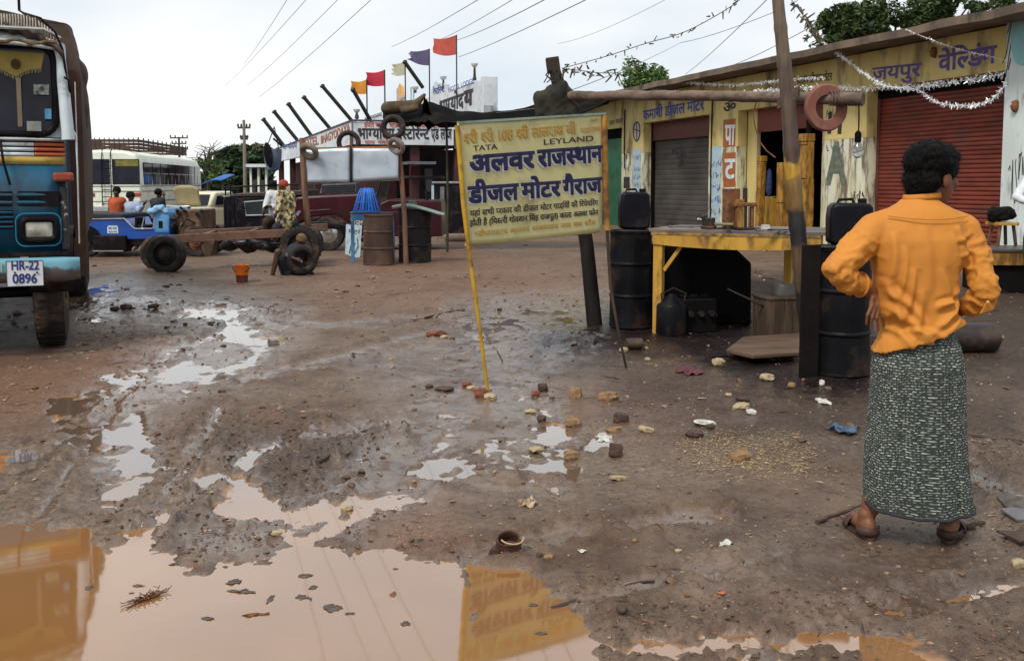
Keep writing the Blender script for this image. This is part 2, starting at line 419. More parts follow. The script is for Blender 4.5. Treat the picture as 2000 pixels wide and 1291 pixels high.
def terrain(x, y):
 """height, pool, wet, red, oil"""
 x = np.asarray(x, float); y = np.asarray(y, float)
 px, py = topx(x, y); sc_ = np.clip((py - 360) / 500, .03, 2)
 vis = (y > 1.5)
 n1 = fbm(x * 2.2, y * 2.2, 5, 3); n2 = fbm(x * 9, y * 9, 4, 11)
 wob = (n1 * 16 + n2 * 16 + fbm(x * 30, y * 30, 2, 5) * 6) * sc_
 pool = np.zeros_like(x); bigp = np.zeros_like(x)
 def soft(polys, wd):
  r = np.zeros_like(x)
  for pl, s_ in polys:
   xs = [p[0] for p in pl]; ys = [p[1] for p in pl]
   m = vis & (px > min(xs) - 90) & (px < max(xs) + 90) & (py > min(ys) - 60) & (py < max(ys) + 60)
   if not m.any(): continue
   d = sdist(px[m], py[m], pl) + wob[m] * 1.5
   r[m] = np.maximum(r[m], s_ * np.clip(.5 - d / (wd * sc_[m] + 4), 0, 1))
  return r
 for i, pl in enumerate(POOLS):
  xs = [p[0] for p in pl]; ys = [p[1] for p in pl]
  m = vis & (px > min(xs) - 60) & (px < max(xs) + 60) & (py > min(ys) - 40) & (py < max(ys) + 40)
  if not m.any(): continue
  big = i == 0
  d = sdist(px[m], py[m], pl) + wob[m] * (.9 if big else 2.0)
  wd = (46 if big else 34) * sc_[m] + 2
  pool[m] = np.maximum(pool[m], np.clip(.5 - d / wd, 0, 1))
  if big: bigp[m] = pool[m]
 wet = soft(WETS, 120); red = soft(REDS, 90); oil = soft(OILS, 90); churn = soft(CHURN, 110)
 far = np.clip((y - 3) / 30, 0, 1)
 u = x * DIRU[0] + y * DIRU[1]; v = x * DIRU[1] - y * DIRU[0]
 h = n1 * .012 + fbm(x * .5, y * .5, 3, 21) * .02 + .004
 rut = fbm(u * 1.2, v * 6, 4, 31); h += rut * (.006 + .012 * churn)
 rid = 1 - np.abs(fbm(u * 5, v * 9, 4, 41)) * 2.2
 h += churn * (np.clip(rid, 0, 1) ** 2 * .045 - .01) + churn * np.abs(n2) * .03
 h += n2 * (.004 + .008 * churn) + fbm(x * 40, y * 40, 2, 51) * .0022
 h = np.maximum(h, -.004 + n2 * .002)
 film = soft(FILM, 90)
 for pl, wd in RUTS:
  xs = [p[0] for p in pl]; yy_ = [p[1] for p in pl]; m = vis & (px > min(xs) - 60) & (px < max(xs) + 60) & (py > min(yy_) - 60) & (py < max(yy_) + 60)
  if not m.any(): continue
  q = (ldist(px[m], py[m], pl) + wob[m] * .7) / (wd * sc_[m] + 1.5); en = .55 + .45 * n1[m]
  h[m] += (-.028 * np.exp(-q * q) + .034 * np.exp(-((q - 1.9) / .75) ** 2) * (1 + 1.2 * n2[m])) * np.clip(en, 0, 1.2)
  wet[m] = np.maximum(wet[m], np.exp(-q * q) * .8)
 wet = np.maximum(wet, film)
 hf = -.0143 + rut * .012 + n2 * .008 + n1 * .010 + fbm(x * 3, y * 3, 3, 61) * .010
 h = h * (1 - film) + (hf + np.maximum(h - .012, 0) * .9) * film
 # ridge along the rim of the pools and the basin itself
 rim = np.exp(-((pool - .12) / .1) ** 2) * .004
 p_ = pool * pool * (3 - 2 * pool)
 near = np.clip(soft([(pl, 1.0) for pl in POOLS], 150) * 1.3, 0, 1) * (1 - .55 * churn)
 h = h * (1 - .75 * near) + rim; h = h * (1 - p_) + (np.where(bigp > .02, -.045, -.0245 + rut * .020 + fbm(u * 3, v * 11, 3, 71) * .016 + n2 * .008) + n2 * .004 + n1 * .006) * p_
 # low mound of sweepings by the drums, and lumps
 mx_, my_ = G(1120, 690).x, G(1120, 690).y
 h += .07 * np.exp(-(((x - mx_) / .55) ** 2 + ((y - my_ - .5) / .7) ** 2)) * (1 + n2 * .6)
 return h, pool, wet, red, oil
def gh(x, y):
 return float(terrain(np.array([x]), np.array([y]))[0][0])
def GP(px, py, dz=0.0):
 """point on the real ground surface under a photograph pixel"""
 p = G(px, py)
 for _ in range(2): p = G(px, py, gh(p.x, p.y))
 return p + V((0, 0, dz))

ys = [-40, -20, -8, -2, 0, 1, 1.8, 2.3]
y = 2.5
while y < 40: ys.append(y); y *= 1.0052 if y < 12 else 1.011
while y < 2500: ys.append(y); y *= 1.25
s1 = np.concatenate([[-60, -25, -10, -4, -2, -1.2, -.85], np.arange(-.66, .66, .0023), [.85, 1.2, 2, 4, 10, 25, 60]])
YY = np.array(ys)
SX, GY = np.meshgrid(s1, YY)
GX = SX * np.maximum(GY, 2.5)
hh, pool, wet, red, oil = terrain(GX.ravel(), GY.ravel())
fade = np.clip(1 - (GY.ravel() - 60) / 60, 0, 1); hh *= fade
nr, nc = SX.shape
co = np.stack([GX.ravel(), GY.ravel(), hh], 1)
idx = np.arange(nr * nc).reshape(nr, nc)
q = np.stack([idx[:-1, :-1], idx[:-1, 1:], idx[1:, 1:], idx[1:, :-1]], -1).reshape(-1, 4)
me = bpy.data.meshes.new('ground'); me.vertices.add(len(co)); me.vertices.foreach_set('co', co.ravel())
me.loops.add(q.size); me.loops.foreach_set('vertex_index', q.ravel().astype(np.int32))
me.polygons.add(len(q)); me.polygons.foreach_set('loop_start', np.arange(0, q.size, 4, dtype=np.int32)); me.polygons.foreach_set('loop_total', np.full(len(q), 4, dtype=np.int32))
me.update(); me.shade_smooth()
for nm, a in (('wet', np.maximum(wet, pool)), ('red', red), ('oil', oil), ('pool', pool)):
 at = me.attributes.new(nm, 'FLOAT', 'POINT'); at.data.foreach_set('value', a.astype(np.float32))

def ground_material():
 m = bpy.data.materials.new('mud'); m.use_nodes = True; nt = m.node_tree; N = nt.nodes; L = nt.links; b = N['Principled BSDF']
 tc = N.new('ShaderNodeTexCoord')
 def noise(scale, det=6, rough=.6, st=None):
  n = N.new('ShaderNodeTexNoise'); n.inputs['Scale'].default_value = scale; n.inputs['Detail'].default_value = det; n.inputs['Roughness'].default_value = rough
  if st:
   mp = N.new('ShaderNodeMapping'); mp.inputs['Scale'].default_value = st; mp.inputs['Rotation'].default_value = (0, 0, R(-18)); L.new(tc.outputs['Object'], mp.inputs[0]); L.new(mp.outputs[0], n.inputs['Vector'])
  else: L.new(tc.outputs['Object'], n.inputs['Vector'])
  return n.outputs['Fac']
 def att(n): a = N.new('ShaderNodeAttribute'); a.attribute_name = n; return a.outputs['Fac']
 def rng(v, a, b_, c=0, d=1):
  r = N.new('ShaderNodeMapRange'); r.inputs[1].default_value = a; r.inputs[2].default_value = b_; r.inputs[3].default_value = c; r.inputs[4].default_value = d; L.new(v, r.inputs[0]); return r.outputs[0]
 def mix(f, a, c):
  x = N.new('ShaderNodeMix'); x.data_type = 'RGBA'
  if isinstance(f, float): x.inputs[0].default_value = f
  else: L.new(f, x.inputs[0])
  for s_, v in ((6, a), (7, c)):
   if isinstance(v, tuple): x.inputs[s_].default_value = (*v, 1)
   else: L.new(v, x.inputs[s_])
  return x.outputs[2]
 def mth(op, a, c, clamp=False):
  x = N.new('ShaderNodeMath'); x.operation = op; x.use_clamp = clamp
  for s_, v in ((0, a), (1, c)):
   if isinstance(v, (int, float)): x.inputs[s_].default_value = v
   else: L.new(v, x.inputs[s_])
  return x.outputs[0]
 big = noise(.55, 8, .65); mid = noise(3.2, 8, .7); fine = noise(26, 6, .75); strk = noise(2.5, 7, .65, (5, .9, 1))
 c = mix(rng(mid, .38, .62), (.078, .040, .023), (.185, .115, .070))
 c = mix(rng(big, .42, .6), c, mix(rng(fine, .4, .6), (.105, .064, .041), (.240, .168, .114)))
 c = mix(rng(strk, .52, .68, 0, .6), c, (.085, .052, .036))
 c = mix(mth('MULTIPLY', att('red'), rng(fine, .35, .6, .35, 1)), c, mix(rng(fine, .42, .62), (.17, .066, .030), (.27, .125, .060)))
 wetn = mth('MULTIPLY', att('wet'), rng(mth('ADD', mid, mth('MULTIPLY', strk, .4)), .50, .70, .3, 1.45), True)
 c = mix(mth('MULTIPLY', wetn, .55), c, mix(rng(mid, .4, .6), (.044, .026, .017), (.085, .054, .036)))
 c = mix(mth('MULTIPLY', att('oil'), rng(mid, .3, .55, .8, 1)), c, mix(rng(fine, .42, .66), (.006, .0045, .006), (.030, .019, .020)))
 # pale specks: grit and chaff trodden into the mud
 vo = N.new('ShaderNodeTexVoronoi'); vo.inputs['Scale'].default_value = 70; L.new(tc.outputs['Object'], vo.inputs['Vector'])
 sp = mth('MULTIPLY', rng(vo.outputs['Distance'], .16, .10), rng(noise(1.6, 5, .7), .54, .66))
 c = mix(mth('MULTIPLY', sp, .75), c, (.36, .27, .17))
 # clay colour where the silt is under water
 c = mix(rng(att('pool'), .45, .8), c, (.30, .14, .05))
 L.new(c, b.inputs['Base Color'])
 ro = mth('SUBTRACT', mth('ADD', rng(fine, .3, .7, .48, .72), 0), mth('MULTIPLY', wetn, rng(fine, .35, .62, .64, .50)))
 L.new(mth('MAXIMUM', mth('SUBTRACT', ro, mth('MULTIPLY', att('oil'), .22)), .06), b.inputs['Roughness'])
 L.new(mth('MULTIPLY', rng(wetn, 0, 1, .4, 1.0), rng(att('oil'), .3, 1, 1, .18)), b.inputs['Specular IOR Level'])
 b1 = N.new('ShaderNodeBump'); b1.inputs['Distance'].default_value = .03
 L.new(rng(wetn, .1, .9, 1.0, .12), b1.inputs['Strength']); L.new(noise(38, 9, .72), b1.inputs['Height'])
 b2 = N.new('ShaderNodeBump'); b2.inputs['Distance'].default_value = .03; L.new(rng(wetn, .1, .9, .8, .16), b2.inputs['Strength']); L.new(noise(9, 6, .6), b2.inputs['Height']); L.new(b1.outputs[0], b2.inputs['Normal'])
 L.new(b2.outputs[0], b.inputs['Normal'])
 return m
go = link_mesh('ground', me, ground_material()); tag(go, 'brown churned mud with ruts and basins', kind='structure')

m = bpy.data.materials.new('muddy_water'); m.use_nodes = True; nt = m.node_tree; b = nt.nodes['Principled BSDF']
tc = nt.nodes.new('ShaderNodeTexCoord'); nz = nt.nodes.new('ShaderNodeTexNoise'); nz.inputs['Scale'].default_value = .9; nz.inputs['Detail'].default_value = 4
nt.links.new(tc.outputs['Object'], nz.inputs['Vector'])
rp = nt.nodes.new('ShaderNodeValToRGB'); rp.color_ramp.elements[0].position = .35; rp.color_ramp.elements[1].position = .65
rp.color_ramp.elements[0].color = (.215, .100, .032, 1); rp.color_ramp.elements[1].color = (.262, .125, .042, 1)
nt.links.new(nz.outputs['Fac'], rp.inputs[0])
sx = nt.nodes.new('ShaderNodeSeparateXYZ'); nt.links.new(tc.outputs['Object'], sx.inputs[0]); mr = nt.nodes.new('ShaderNodeMapRange'); mr.inputs[1].default_value = 4.45; mr.inputs[2].default_value = 5.2; nt.links.new(sx.outputs['Y'], mr.inputs[0])
mx = nt.nodes.new('ShaderNodeMix'); mx.data_type = 'RGBA'; mx.inputs[7].default_value = (.13, .090, .062, 1); nt.links.new(mr.outputs[0], mx.inputs[0]); nt.links.new(rp.outputs[0], mx.inputs[6]); nt.links.new(mx.outputs[2], b.inputs['Base Color'])
b.inputs['Coat Weight'].default_value = .55; b.inputs['Coat Roughness'].default_value = .03; b.inputs['Coat IOR'].default_value = 1.9
b.inputs['Roughness'].default_value = .05; b.inputs['IOR'].default_value = 2.1
n2 = nt.nodes.new('ShaderNodeTexNoise'); n2.inputs['Scale'].default_value = 5; nt.links.new(tc.outputs['Object'], n2.inputs['Vector'])
bp = nt.nodes.new('ShaderNodeBump'); bp.inputs['Strength'].default_value = .05; bp.inputs['Distance'].default_value = .01
nt.links.new(n2.outputs['Fac'], bp.inputs['Height']); nt.links.new(bp.outputs[0], b.inputs['Normal'])
WATER_Z = -.014
wm = MB(); wm.add([(-9, 1.2, WATER_Z), (6, 1.2, WATER_Z), (9, 16, WATER_Z), (-11, 16, WATER_Z)], [(0, 1, 2, 3)])
tag(wm.build('puddle_water', m), kind='structure')
# ------------------------------------------------------------ garage row (long low building with roll shutters)
AN = R(18.2)
DB = V((-math.sin(AN), math.cos(AN), 0)); IN_ = V((math.cos(AN), math.sin(AN), 0)); OUT = -IN_
Q0 = V((9.283, 18.8, 0))
MB_B = Matrix.Translation(Q0) @ Matrix.Rotation(R(90 + 18.2), 4, 'Z')   # local x along DB, local y = OUT... see below
def FT(px, py, inset=0.0):
 """photograph pixel -> (t along the row, z) on the facade plane moved inwards by inset"""
 p = PL(px, py, Q0 + IN_ * inset, IN_); q = p - Q0
 return q.dot(DB), p.z
def FW(t, z, inset=0.0): return Q0 + DB * t + IN_ * inset + V((0, 0, z))
garage = thing('garage_building', 'long low yellow plastered workshop row with roll shutters and painted Hindi lettering', 'building', Q0, 0)
wall_m = pm('wall_cream', (.60, .49, .21), (.52, .41, .15), 1.1, .85, bump=.4, bscale=20, dirt=(.17, .12, .07), dscale=1.5, dmin=.51, dmax=.66, streak=(1, 1, .35))
low_m = pm('wall_whitewash', (.62, .63, .50), (.52, .48, .28), 1.6, .85, bump=.5, bscale=26, dirt=(.17, .13, .085), dscale=3.5, dmin=.47, dmax=.60, streak=(1.5, 1.5, .3))
white_m = pm('wall_pale', (.60, .66, .66), (.50, .56, .54), 1.6, .8, bump=.3, bscale=20, dirt=(.25, .24, .2), dscale=3.5, dmin=.56, dmax=.72, streak=(1.5, 1.5, .4))
slab_m = pm('eave_slab', (.19, .135, .095), (.095, .07, .055), 1.2, .9, bump=.5, bscale=15, dirt=(.05, .042, .036), dscale=2, streak=(1, 1, .6))
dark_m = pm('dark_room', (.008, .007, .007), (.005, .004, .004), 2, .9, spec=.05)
shut_m = pm('shutter_red', (.185, .036, .020), (.12, .022, .014), 2, .55, bump=.2, dirt=(.075, .035, .025), dscale=2.5, dmin=.50, dmax=.75, streak=(.6, .6, 2))
shutbox_m = pm('shutter_box', (.13, .038, .028), (.09, .028, .022), 3, .6, dirt=(.05, .03, .025))
gshut_m = pm('shutter_grey', (.085, .075, .066), (.04, .036, .034), .6, .6, bump=.15, dirt=(.06, .055, .05), dscale=1.5)
green_m = pm('door_green', (.03, .135, .07), (.022, .10, .055), 2, .55, dirt=(.03, .05, .03))
blue_ink = pm('blue_paint', (.035, .055, .26), (.06, .09, .30), 12, .7)
black_ink = pm('black_paint', (.018, .017, .02), (.05, .045, .05), 12, .7)
orange_ink = pm('orange_paint', (.42, .105, .018), (.52, .20, .03), 10, .7)
red_ink = pm('red_paint', (.42, .05, .03), (.52, .12, .07), 10, .7)
purple_ink = pm('violet_paint', (.085, .055, .20), (.13, .09, .24), 9, .7)
sky_ink = pm('pale_blue_paint', (.30, .42, .52), (.42, .50, .52), 6, .7)
brown_ink = pm('brown_paint', (.28, .075, .025), (.36, .12, .035), 8, .7)

T = lambda px, py=300, i=0.0: FT(px, py, i)[0]
# openings, pixel x limits on the facade plane -> t (t grows away from the camera)
bays = [  # name, px far, px near, lintel px at far edge
 ('big', 1690, 1961, (1690, 176)), ('store', 1440, 1605, (1441, 217)), ('grey', 1256, 1384, (1256, 241)), ('green', 1172, 1214, (1214, 250)),
]
TMAX = T(1085) + 6; TMIN = -7.0; DEP = 5.0
ZR = FT(1947, 54)[1]      # underside of the eave at the wall
def wbox(mb, t0, t1, z0, z1, i0=0.0, i1=.30):
 a = [FW(t0, z0, i0), FW(t1, z0, i0), FW(t1, z0, i1), FW(t0, z0, i1)]
 mb.prism(a, (0, 0, z1 - z0)); return mb
op = []
for nm, pf, pn, lt in bays:
 t_f, t_n = T(pf), T(pn); zl = FT(*lt)[1]; op.append((nm, t_n, t_f, zl))
 print('bay', nm, round(t_n, 2), round(t_f, 2), round(zl, 2))
print('ZR', ZR, 'TMAX', TMAX)
# three more hidden bays keep the row going beyond the sign
mbw = MB(); mbl = MB(); ZW = 1.25
piers = []; prev = 0.0
edges = sorted([(t0, t1, zl) for _, t0, t1, zl in op])
cur = 0.0
for t0, t1, zl in edges:
 if t0 > cur + .02:
  mb = MB(); wbox(mb, cur, t0, -.3, 2.55); mb.build('pier', low_m, garage, world=True, bevel=.01); wbox(mbw, cur, t0, 2.55, ZR)
 wbox(mbw, t0, t1, zl, ZR); cur = t1
wbox(mbl, cur, TMAX, -.3, 2.55); wbox(mbw, cur, TMAX, 2.55, ZR)
mbw.build('wall', wall_m, garage, world=True, bevel=.01); mbl.build('lower_wall', low_m, garage, world=True, bevel=.01)
pal = MB(); wbox(pal, TMIN, -.004, -.3, ZR + .05, -.12, .30); pal.build('pale_pier', white_m, garage, world=True, label='pale blue-white pier with peeling paint', bevel=.015)
side = MB(); wbox(side, TMAX - .3, TMAX - .004, -.3, ZR, .304, DEP); wbox(side, TMIN, TMIN + .3, -.3, ZR, .304, DEP); wbox(side, TMIN, TMAX, -.3, ZR, DEP + .004, DEP + .3)
side.build('rear_wall', wall_m, garage, world=True)
# roof slab: overhang, upstand, sagging front edge
rf = MB()
def roof_pt(u, v):
 t = TMIN - .3 + u * (TMAX - TMIN + .6)
 return FW(t, 0, 0)
z_top = FT(1947, 16, -.95)[1]; z_bot = z_top - .16
n = 60; prof = [(-.95, z_bot), (-.95, z_top), (DEP + .5, z_top + .25), (DEP + .5, z_bot + .25), (.0, z_bot + .03)]
vsn = []
for k in range(n + 1):
 t = TMIN - .3 + (TMAX - TMIN + .6) * k / n; j = mn.noise(V((t * .9, 0, 0))) * .04; j2 = mn.noise(V((t * 2.3, 5, 0))) * .05
 vsn += [FW(t, z + j, i + (j2 if i < 0 else 0)) for i, z in prof]
m_ = len(prof)
rf.add(vsn, [(k * m_ + a, k * m_ + (a + 1) % m_, (k + 1) * m_ + (a + 1) % m_, (k + 1) * m_ + a) for k in range(n) for a in range(m_)] + [tuple(range(m_)), tuple(n * m_ + a for a in range(m_))])
rf.build('roof', slab_m, garage, world=True)
sf = MB(); sf.add([FW(TMIN, ZR - .01, -.5), FW(TMAX, ZR - .01, -.5), FW(TMAX, ZR - .01, .28), FW(TMIN, ZR - .01, .28)], [(0, 1, 2, 3)])
# interiors
fl = MB()
for nm, t0, t1, zl in op:
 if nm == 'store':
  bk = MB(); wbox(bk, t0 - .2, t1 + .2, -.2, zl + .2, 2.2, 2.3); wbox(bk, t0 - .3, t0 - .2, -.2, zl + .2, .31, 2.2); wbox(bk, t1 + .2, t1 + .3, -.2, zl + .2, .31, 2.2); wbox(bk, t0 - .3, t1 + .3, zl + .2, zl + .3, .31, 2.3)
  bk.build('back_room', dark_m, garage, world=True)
def shutter(t0, t1, z0, z1, inset, pitch, mat, name='shutter', dep_=.018):
 mb = MB(); n = max(2, int((z1 - z0) / pitch)); sub = 4; vs_ = []
 for k in range(n * sub + 1):
  z = z0 + (z1 - z0) * k / (n * sub); ph = (k % sub) / sub
  d = dep_ * math.sin(math.pi * ph) ** .6 if ph else -.004
  j = mn.noise(V((0, 0, z * 1.3))) * .012
  for q in range(9):
   t = t0 + (t1 - t0) * q / 8; vs_.append(FW(t, z, inset - d + j + mn.noise(V((t * 1.1, 3, z * .8))) * .03 + mn.noise(V((t * 3.1, 8, z * 2.2))) * .012))
 mb.add(vs_, [(k * 9 + q, k * 9 + q + 1, (k + 1) * 9 + q + 1, (k + 1) * 9 + q) for k in range(n * sub) for q in range(8)])
 return mb.build(name, mat, garage, world=True)
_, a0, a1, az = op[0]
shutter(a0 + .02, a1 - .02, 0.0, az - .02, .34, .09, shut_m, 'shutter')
bx = MB(); wbox(bx, a0 + .02, a1 - .02, az - .2, az - .004, .02 + .26, .33); bx.build('hood_or_shade_strip', dark_m, garage, world=True)  # no hood here: near-black strip paints the shade under the lintel
ga = MB(); wbox(ga, a1 - .09, a1 - .004, 0, az - .21, .29, .33); wbox(ga, a0 + .004, a0 + .07, 0, az - .21, .29, .33); ga.build('shutter_rail', shutbox_m, garage, world=True)
# grey bay
_, g0, g1, gz = op[2]
hz = FT(1320, 272, .36)[1]
bx = MB(); wbox(bx, g0 + .02, g1 - .02, hz, gz - .004, .30, .42); bx.build('hood_or_shade_strip', shutbox_m, garage, world=True)
gs = shutter(g0 + .02, g1 - .02, 0, hz - .004, .40, .16, gshut_m, dep_=.004)
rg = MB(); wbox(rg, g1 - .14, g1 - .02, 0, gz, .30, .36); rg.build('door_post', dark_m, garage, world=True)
scribble(FW(g1 - .7, 2.35, .385), FW(g1 - 2.3, 2.3, .385), .35, OUT, black_ink, gs, 4, k=6, r=.012)
write('ॐ', FW(g1 - 1.7, 2.0, .385), FW(g1 - 2.15, 2.0, .385), .4, OUT, black_ink, gs, off=.01)
# switch box on the reveal
# store bay header
_, s0, s1, sz = op[1]
z2 = FT(1560, 252, .34)[1]
bx = MB(); wbox(bx, s0 + .02, s1 - .55, z2, sz - .004, .30, .46); bx.build('hood_or_shade_strip', pm('hood_red', (.20, .045, .03), (.14, .035, .025), 3, .6, dirt=(.07, .03, .025)), garage, world=True)
jb = MB(); wbox(jb, s1 - .5, s1 - .02, 0, sz - .004, .304, .42); jb.build('jamb', wall_m, garage, world=True)
# green bay
_, e0, e1, ez = op[3]
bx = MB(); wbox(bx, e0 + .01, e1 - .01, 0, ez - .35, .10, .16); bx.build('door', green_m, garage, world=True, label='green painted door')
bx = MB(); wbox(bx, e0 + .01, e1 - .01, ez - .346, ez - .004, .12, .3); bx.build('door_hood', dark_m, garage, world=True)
# drain pipes and cables on the piers
for k, (px, y0, y1) in enumerate([(1391, 195, 440), (1221, 215, 330)]):
 t = T(px); zb, zt = FT(px, y1)[1], FT(px, y0)[1]
 c = MB(); c.tube([FW(t, zt, -.03), FW(t + .02, (zt + zb) / 2, -.03), FW(t, zb, -.03)], .018, 8); c.build('cable', dark_m, garage, world=True)
# lettering on walls
def fwrite(txt, ax, ay, bx_, by_, h, mat, inset=0.0, bold=.03, y=None):
 A = PL(ax, ay, Q0 + IN_ * inset, IN_); B = PL(bx_, by_, Q0 + IN_ * inset, IN_)
 dep = (A.y + B.y) / 2
 return write(txt, A, B, h * dep / F, OUT, mat, garage, bold=bold, off=.006)
fwrite('जयपुर', 1703, 158, 1797, 150, 26, purple_ink, bold=.04)
fwrite('वेल्डिंग', 1832, 142, 1944, 124, 34, purple_ink, bold=.05)
fwrite('अलवर डीजल मोटर', 1556, 165, 1625, 158, 15, black_ink)
fwrite('कमानी डीजल मोटर', 1256, 236, 1375, 215, 20, blue_ink, bold=.05)
fwrite('जय माता', 1190, 246, 1216, 240, 9, black_ink)
fwrite('ॐ', 1412, 222, 1436, 218, 20, black_ink, bold=.04)
fwrite('H', 1613, 262, 1640, 262, 38, black_ink, bold=.08)
fwrite('A', 1613, 362, 1648, 362, 76, pm('grey_green_paint', (.09, .11, .09), (.16, .18, .14), 8, .7), bold=.08)
for k, (ch, y0, y1) in enumerate([('पा', 284, 234), ('ट', 350, 300), ('ह', 404, 356)]):
 xa, xb = 1412, 1437
 pb = MB(); A = FT(xa, y0 + 4); B = FT(xb, y1 - 2)
 wbox(pb, min(A[0], B[0]), max(A[0], B[0]), A[1], B[1], -.004, 0.02); pb.build('painted_panel', brown_ink, garage, world=True)
 fwrite(ch, xa + 3, y0, xb - 3, y0, (y0 - y1) * .80, white_m, inset=-.006, bold=.05)
pb = MB(); A = FT(1386, 444); B = FT(1409, 285); wbox(pb, B[0], A[0], A[1], B[1], -.004, .02); pb.build('painted_panel', sky_ink, garage, world=True, label='pale blue panel with scrawled notices')
pb = MB(); A = FT(1236, 375); B = FT(1252, 290); wbox(pb, B[0], A[0], A[1], B[1], -.004, .02); pb.build('painted_panel', sky_ink, garage, world=True, label='pale blue panel with blue notices')
sd_ = 0
for (xa, xb, yb, h, ink) in [(1387, 1408, 330, 16, blue_ink), (1387, 1408, 352, 15, black_ink), (1387, 1408, 375, 16, blue_ink), (1387, 1408, 398, 15, blue_ink), (1387, 1408, 420, 14, black_ink), (1237, 1251, 315, 14, blue_ink),
  (1237, 1251, 335, 13, blue_ink), (1237, 1251, 352, 13, blue_ink), (1237, 1251, 368, 12, blue_ink), (1218, 1232, 312, 16, black_ink), (1218, 1230, 336, 14, black_ink), (1410, 1438, 438, 14, black_ink), (1412, 1438, 425, 12, black_ink),
  (1612, 1640, 232, 22, black_ink), (1660, 1688, 396, 24, black_ink), (1612, 1650, 300, 18, blue_ink)]:
 sd_ += 1; A = PL(xa, yb, Q0, IN_); B = PL(xb, yb, Q0, IN_)
 scribble(A, B, h * A.y / F, OUT, ink, garage, sd_, r=.010, k=5, off=.008 if 1380 < xa < 1411 or 1235 < xa < 1240 else .004)
A = FT(1218, 368); B = FT(1230, 346); pb = MB(); wbox(pb, B[0], A[0], A[1], B[1], -.005, .02); pb.build('painted_panel', black_ink, garage, world=True, label='black square notice')
# round emblem drawn in a ring
c0 = PL(1244, 257, Q0, IN_); rr = .32; em = MB(); em.tube([c0 + OUT * .012 + DB * (math.cos(a) * rr * .8) + V((0, 0, math.sin(a) * rr)) for a in np.linspace(0, 2 * math.pi, 24)[:-1]], .022, 5, closed=True)
em.tube([c0 + OUT * .012 + V((0, 0, -rr)), c0 + OUT * .012 + V((0, 0, rr))], .02, 5); em.tube([c0 + OUT * .012 + DB * -.2, c0 + OUT * .012 + DB * .2 + V((0, 0, .08))], .02, 5)
em.build('emblem', blue_ink, garage, world=True)
# pale oval notice on the end pier
c0 = PL(2000, 68, Q0 + OUT * .12, IN_); ov = MB(); ov.prism([c0 + OUT * .01 + DB * (math.cos(a) * .28) + V((0, 0, math.sin(a) * .55)) for a in np.linspace(0, 2 * math.pi, 28)[:-1]], OUT * .02)
ov.build('oval_notice', pm('turq_paint', (.25, .50, .50), (.22, .42, .43), 3, .7), garage, world=True, label='turquoise oval painted on the pier')
scribble(c0 + DB * .55 + V((0, 0, -.75)), c0 + DB * .25 + V((0, 0, -.8)), 1.5, OUT, black_ink, garage, 77, r=.012, k=4)
scribble(PL(1964, 410, Q0 + OUT * .12, IN_), PL(2000, 410, Q0 + OUT * .12, IN_), 1.1, OUT, black_ink, garage, 78, r=.009, k=5)

# carved posts, cupboard and stock inside the store bay
wood_gold = pm('carved_wood', (.38, .20, .035), (.13, .06, .015), 9, .55, bump=.8, bscale=22, streak=(1, 1, .35))
yel_m = pm('yellow_wood', (.52, .30, .045), (.40, .21, .03), 5, .6, bump=.3, dirt=(.09, .05, .025), dscale=6, dmin=.50, dmax=.66, streak=(1, 1, .3))
for k, (px, y0, y1, wpx, lean) in enumerate([(1482, 446, 305, 14, 7), (1530, 446, 318, 20, 0), (1575, 446, 262, 21, 0)]):
 Yd = PL(px, 400, Q0 + OUT * .25, IN_).y
 base = P(px, y0 + 6, Yd); top = P(px + lean, y1, Yd); wd = wpx * Yd / F; base.z = 0
 nm_ = ['squat carved golden wooden post leaning in the dark shop doorway', 'plain-faced golden wooden post in the middle of the shop doorway', 'tallest carved golden wooden post, beside the brown bamboo upright'][k]
 th = thing('carved_post', nm_, 'post', (base.x, base.y, 0), AN, group='carved posts in the shop doorway')
 mb = MB(); hgt = top.z; q = MATX[th.name].inverted() @ top
 prof = [(0, 1.15), (.06, 1.15), (.08, .9), (.3, .95), (.6, 1.0), (.9, .92), (.93, 1.1), (1, 1.1)] if k != 1 else [(0, 1), (.5, 1), (1, 1)]
 for (h0, f0), (h1, f1) in zip(prof, prof[1:]):
  if h1 - h0 < 1e-3: continue
  a = V((q.x * h0, 0, hgt * h0)); b = V((q.x * h1, 0, hgt * h1)); f = (f0 + f1) / 2
  mb.box((a + b) / 2, (wd * f, wd * f, (b - a).z * .998))
 mb.build('shaft', wood_gold, th, bevel=.02)
 ins = MB(); ins.box((q.x * .5, -wd * .5, hgt * .5), (wd * .55, .02, hgt * .82)); ins.build('carved_face', wood_gold, th)
 if k == 2:
  fi = MB(); fi.lathe([(.02, hgt), (wd * .3, hgt + .01), (wd * .22, hgt + .25), (wd * .3, hgt + .3), (0, hgt + .55)], seg=14); fi.build('dark_finial', dark_m, th, smooth=40)
Yd = PL(1508, 400, Q0 + IN_ * .4, IN_).y; b = P(1508, 446, Yd); wd = 24 * Yd / F
cu = thing('yellow_cupboard', 'plain yellow wooden cupboard standing between the carved posts', 'cupboard', (b.x, b.y, 0), AN)
z1_ = P(1508, 384, Yd).z; mb = MB(); mb.b2((-wd / 2, -.2, 0), (wd / 2, .25, z1_)); mb.build('carcass', yel_m, cu, bevel=.01)
mb = MB(); mb.b2((-wd / 2 + .03, -.222, .1), (wd / 2 - .03, -.203, z1_ - .05)); mb.build('door', pm('yellow_panel', (.50, .27, .03), (.42, .22, .03), 3, .5), cu, bevel=.006)
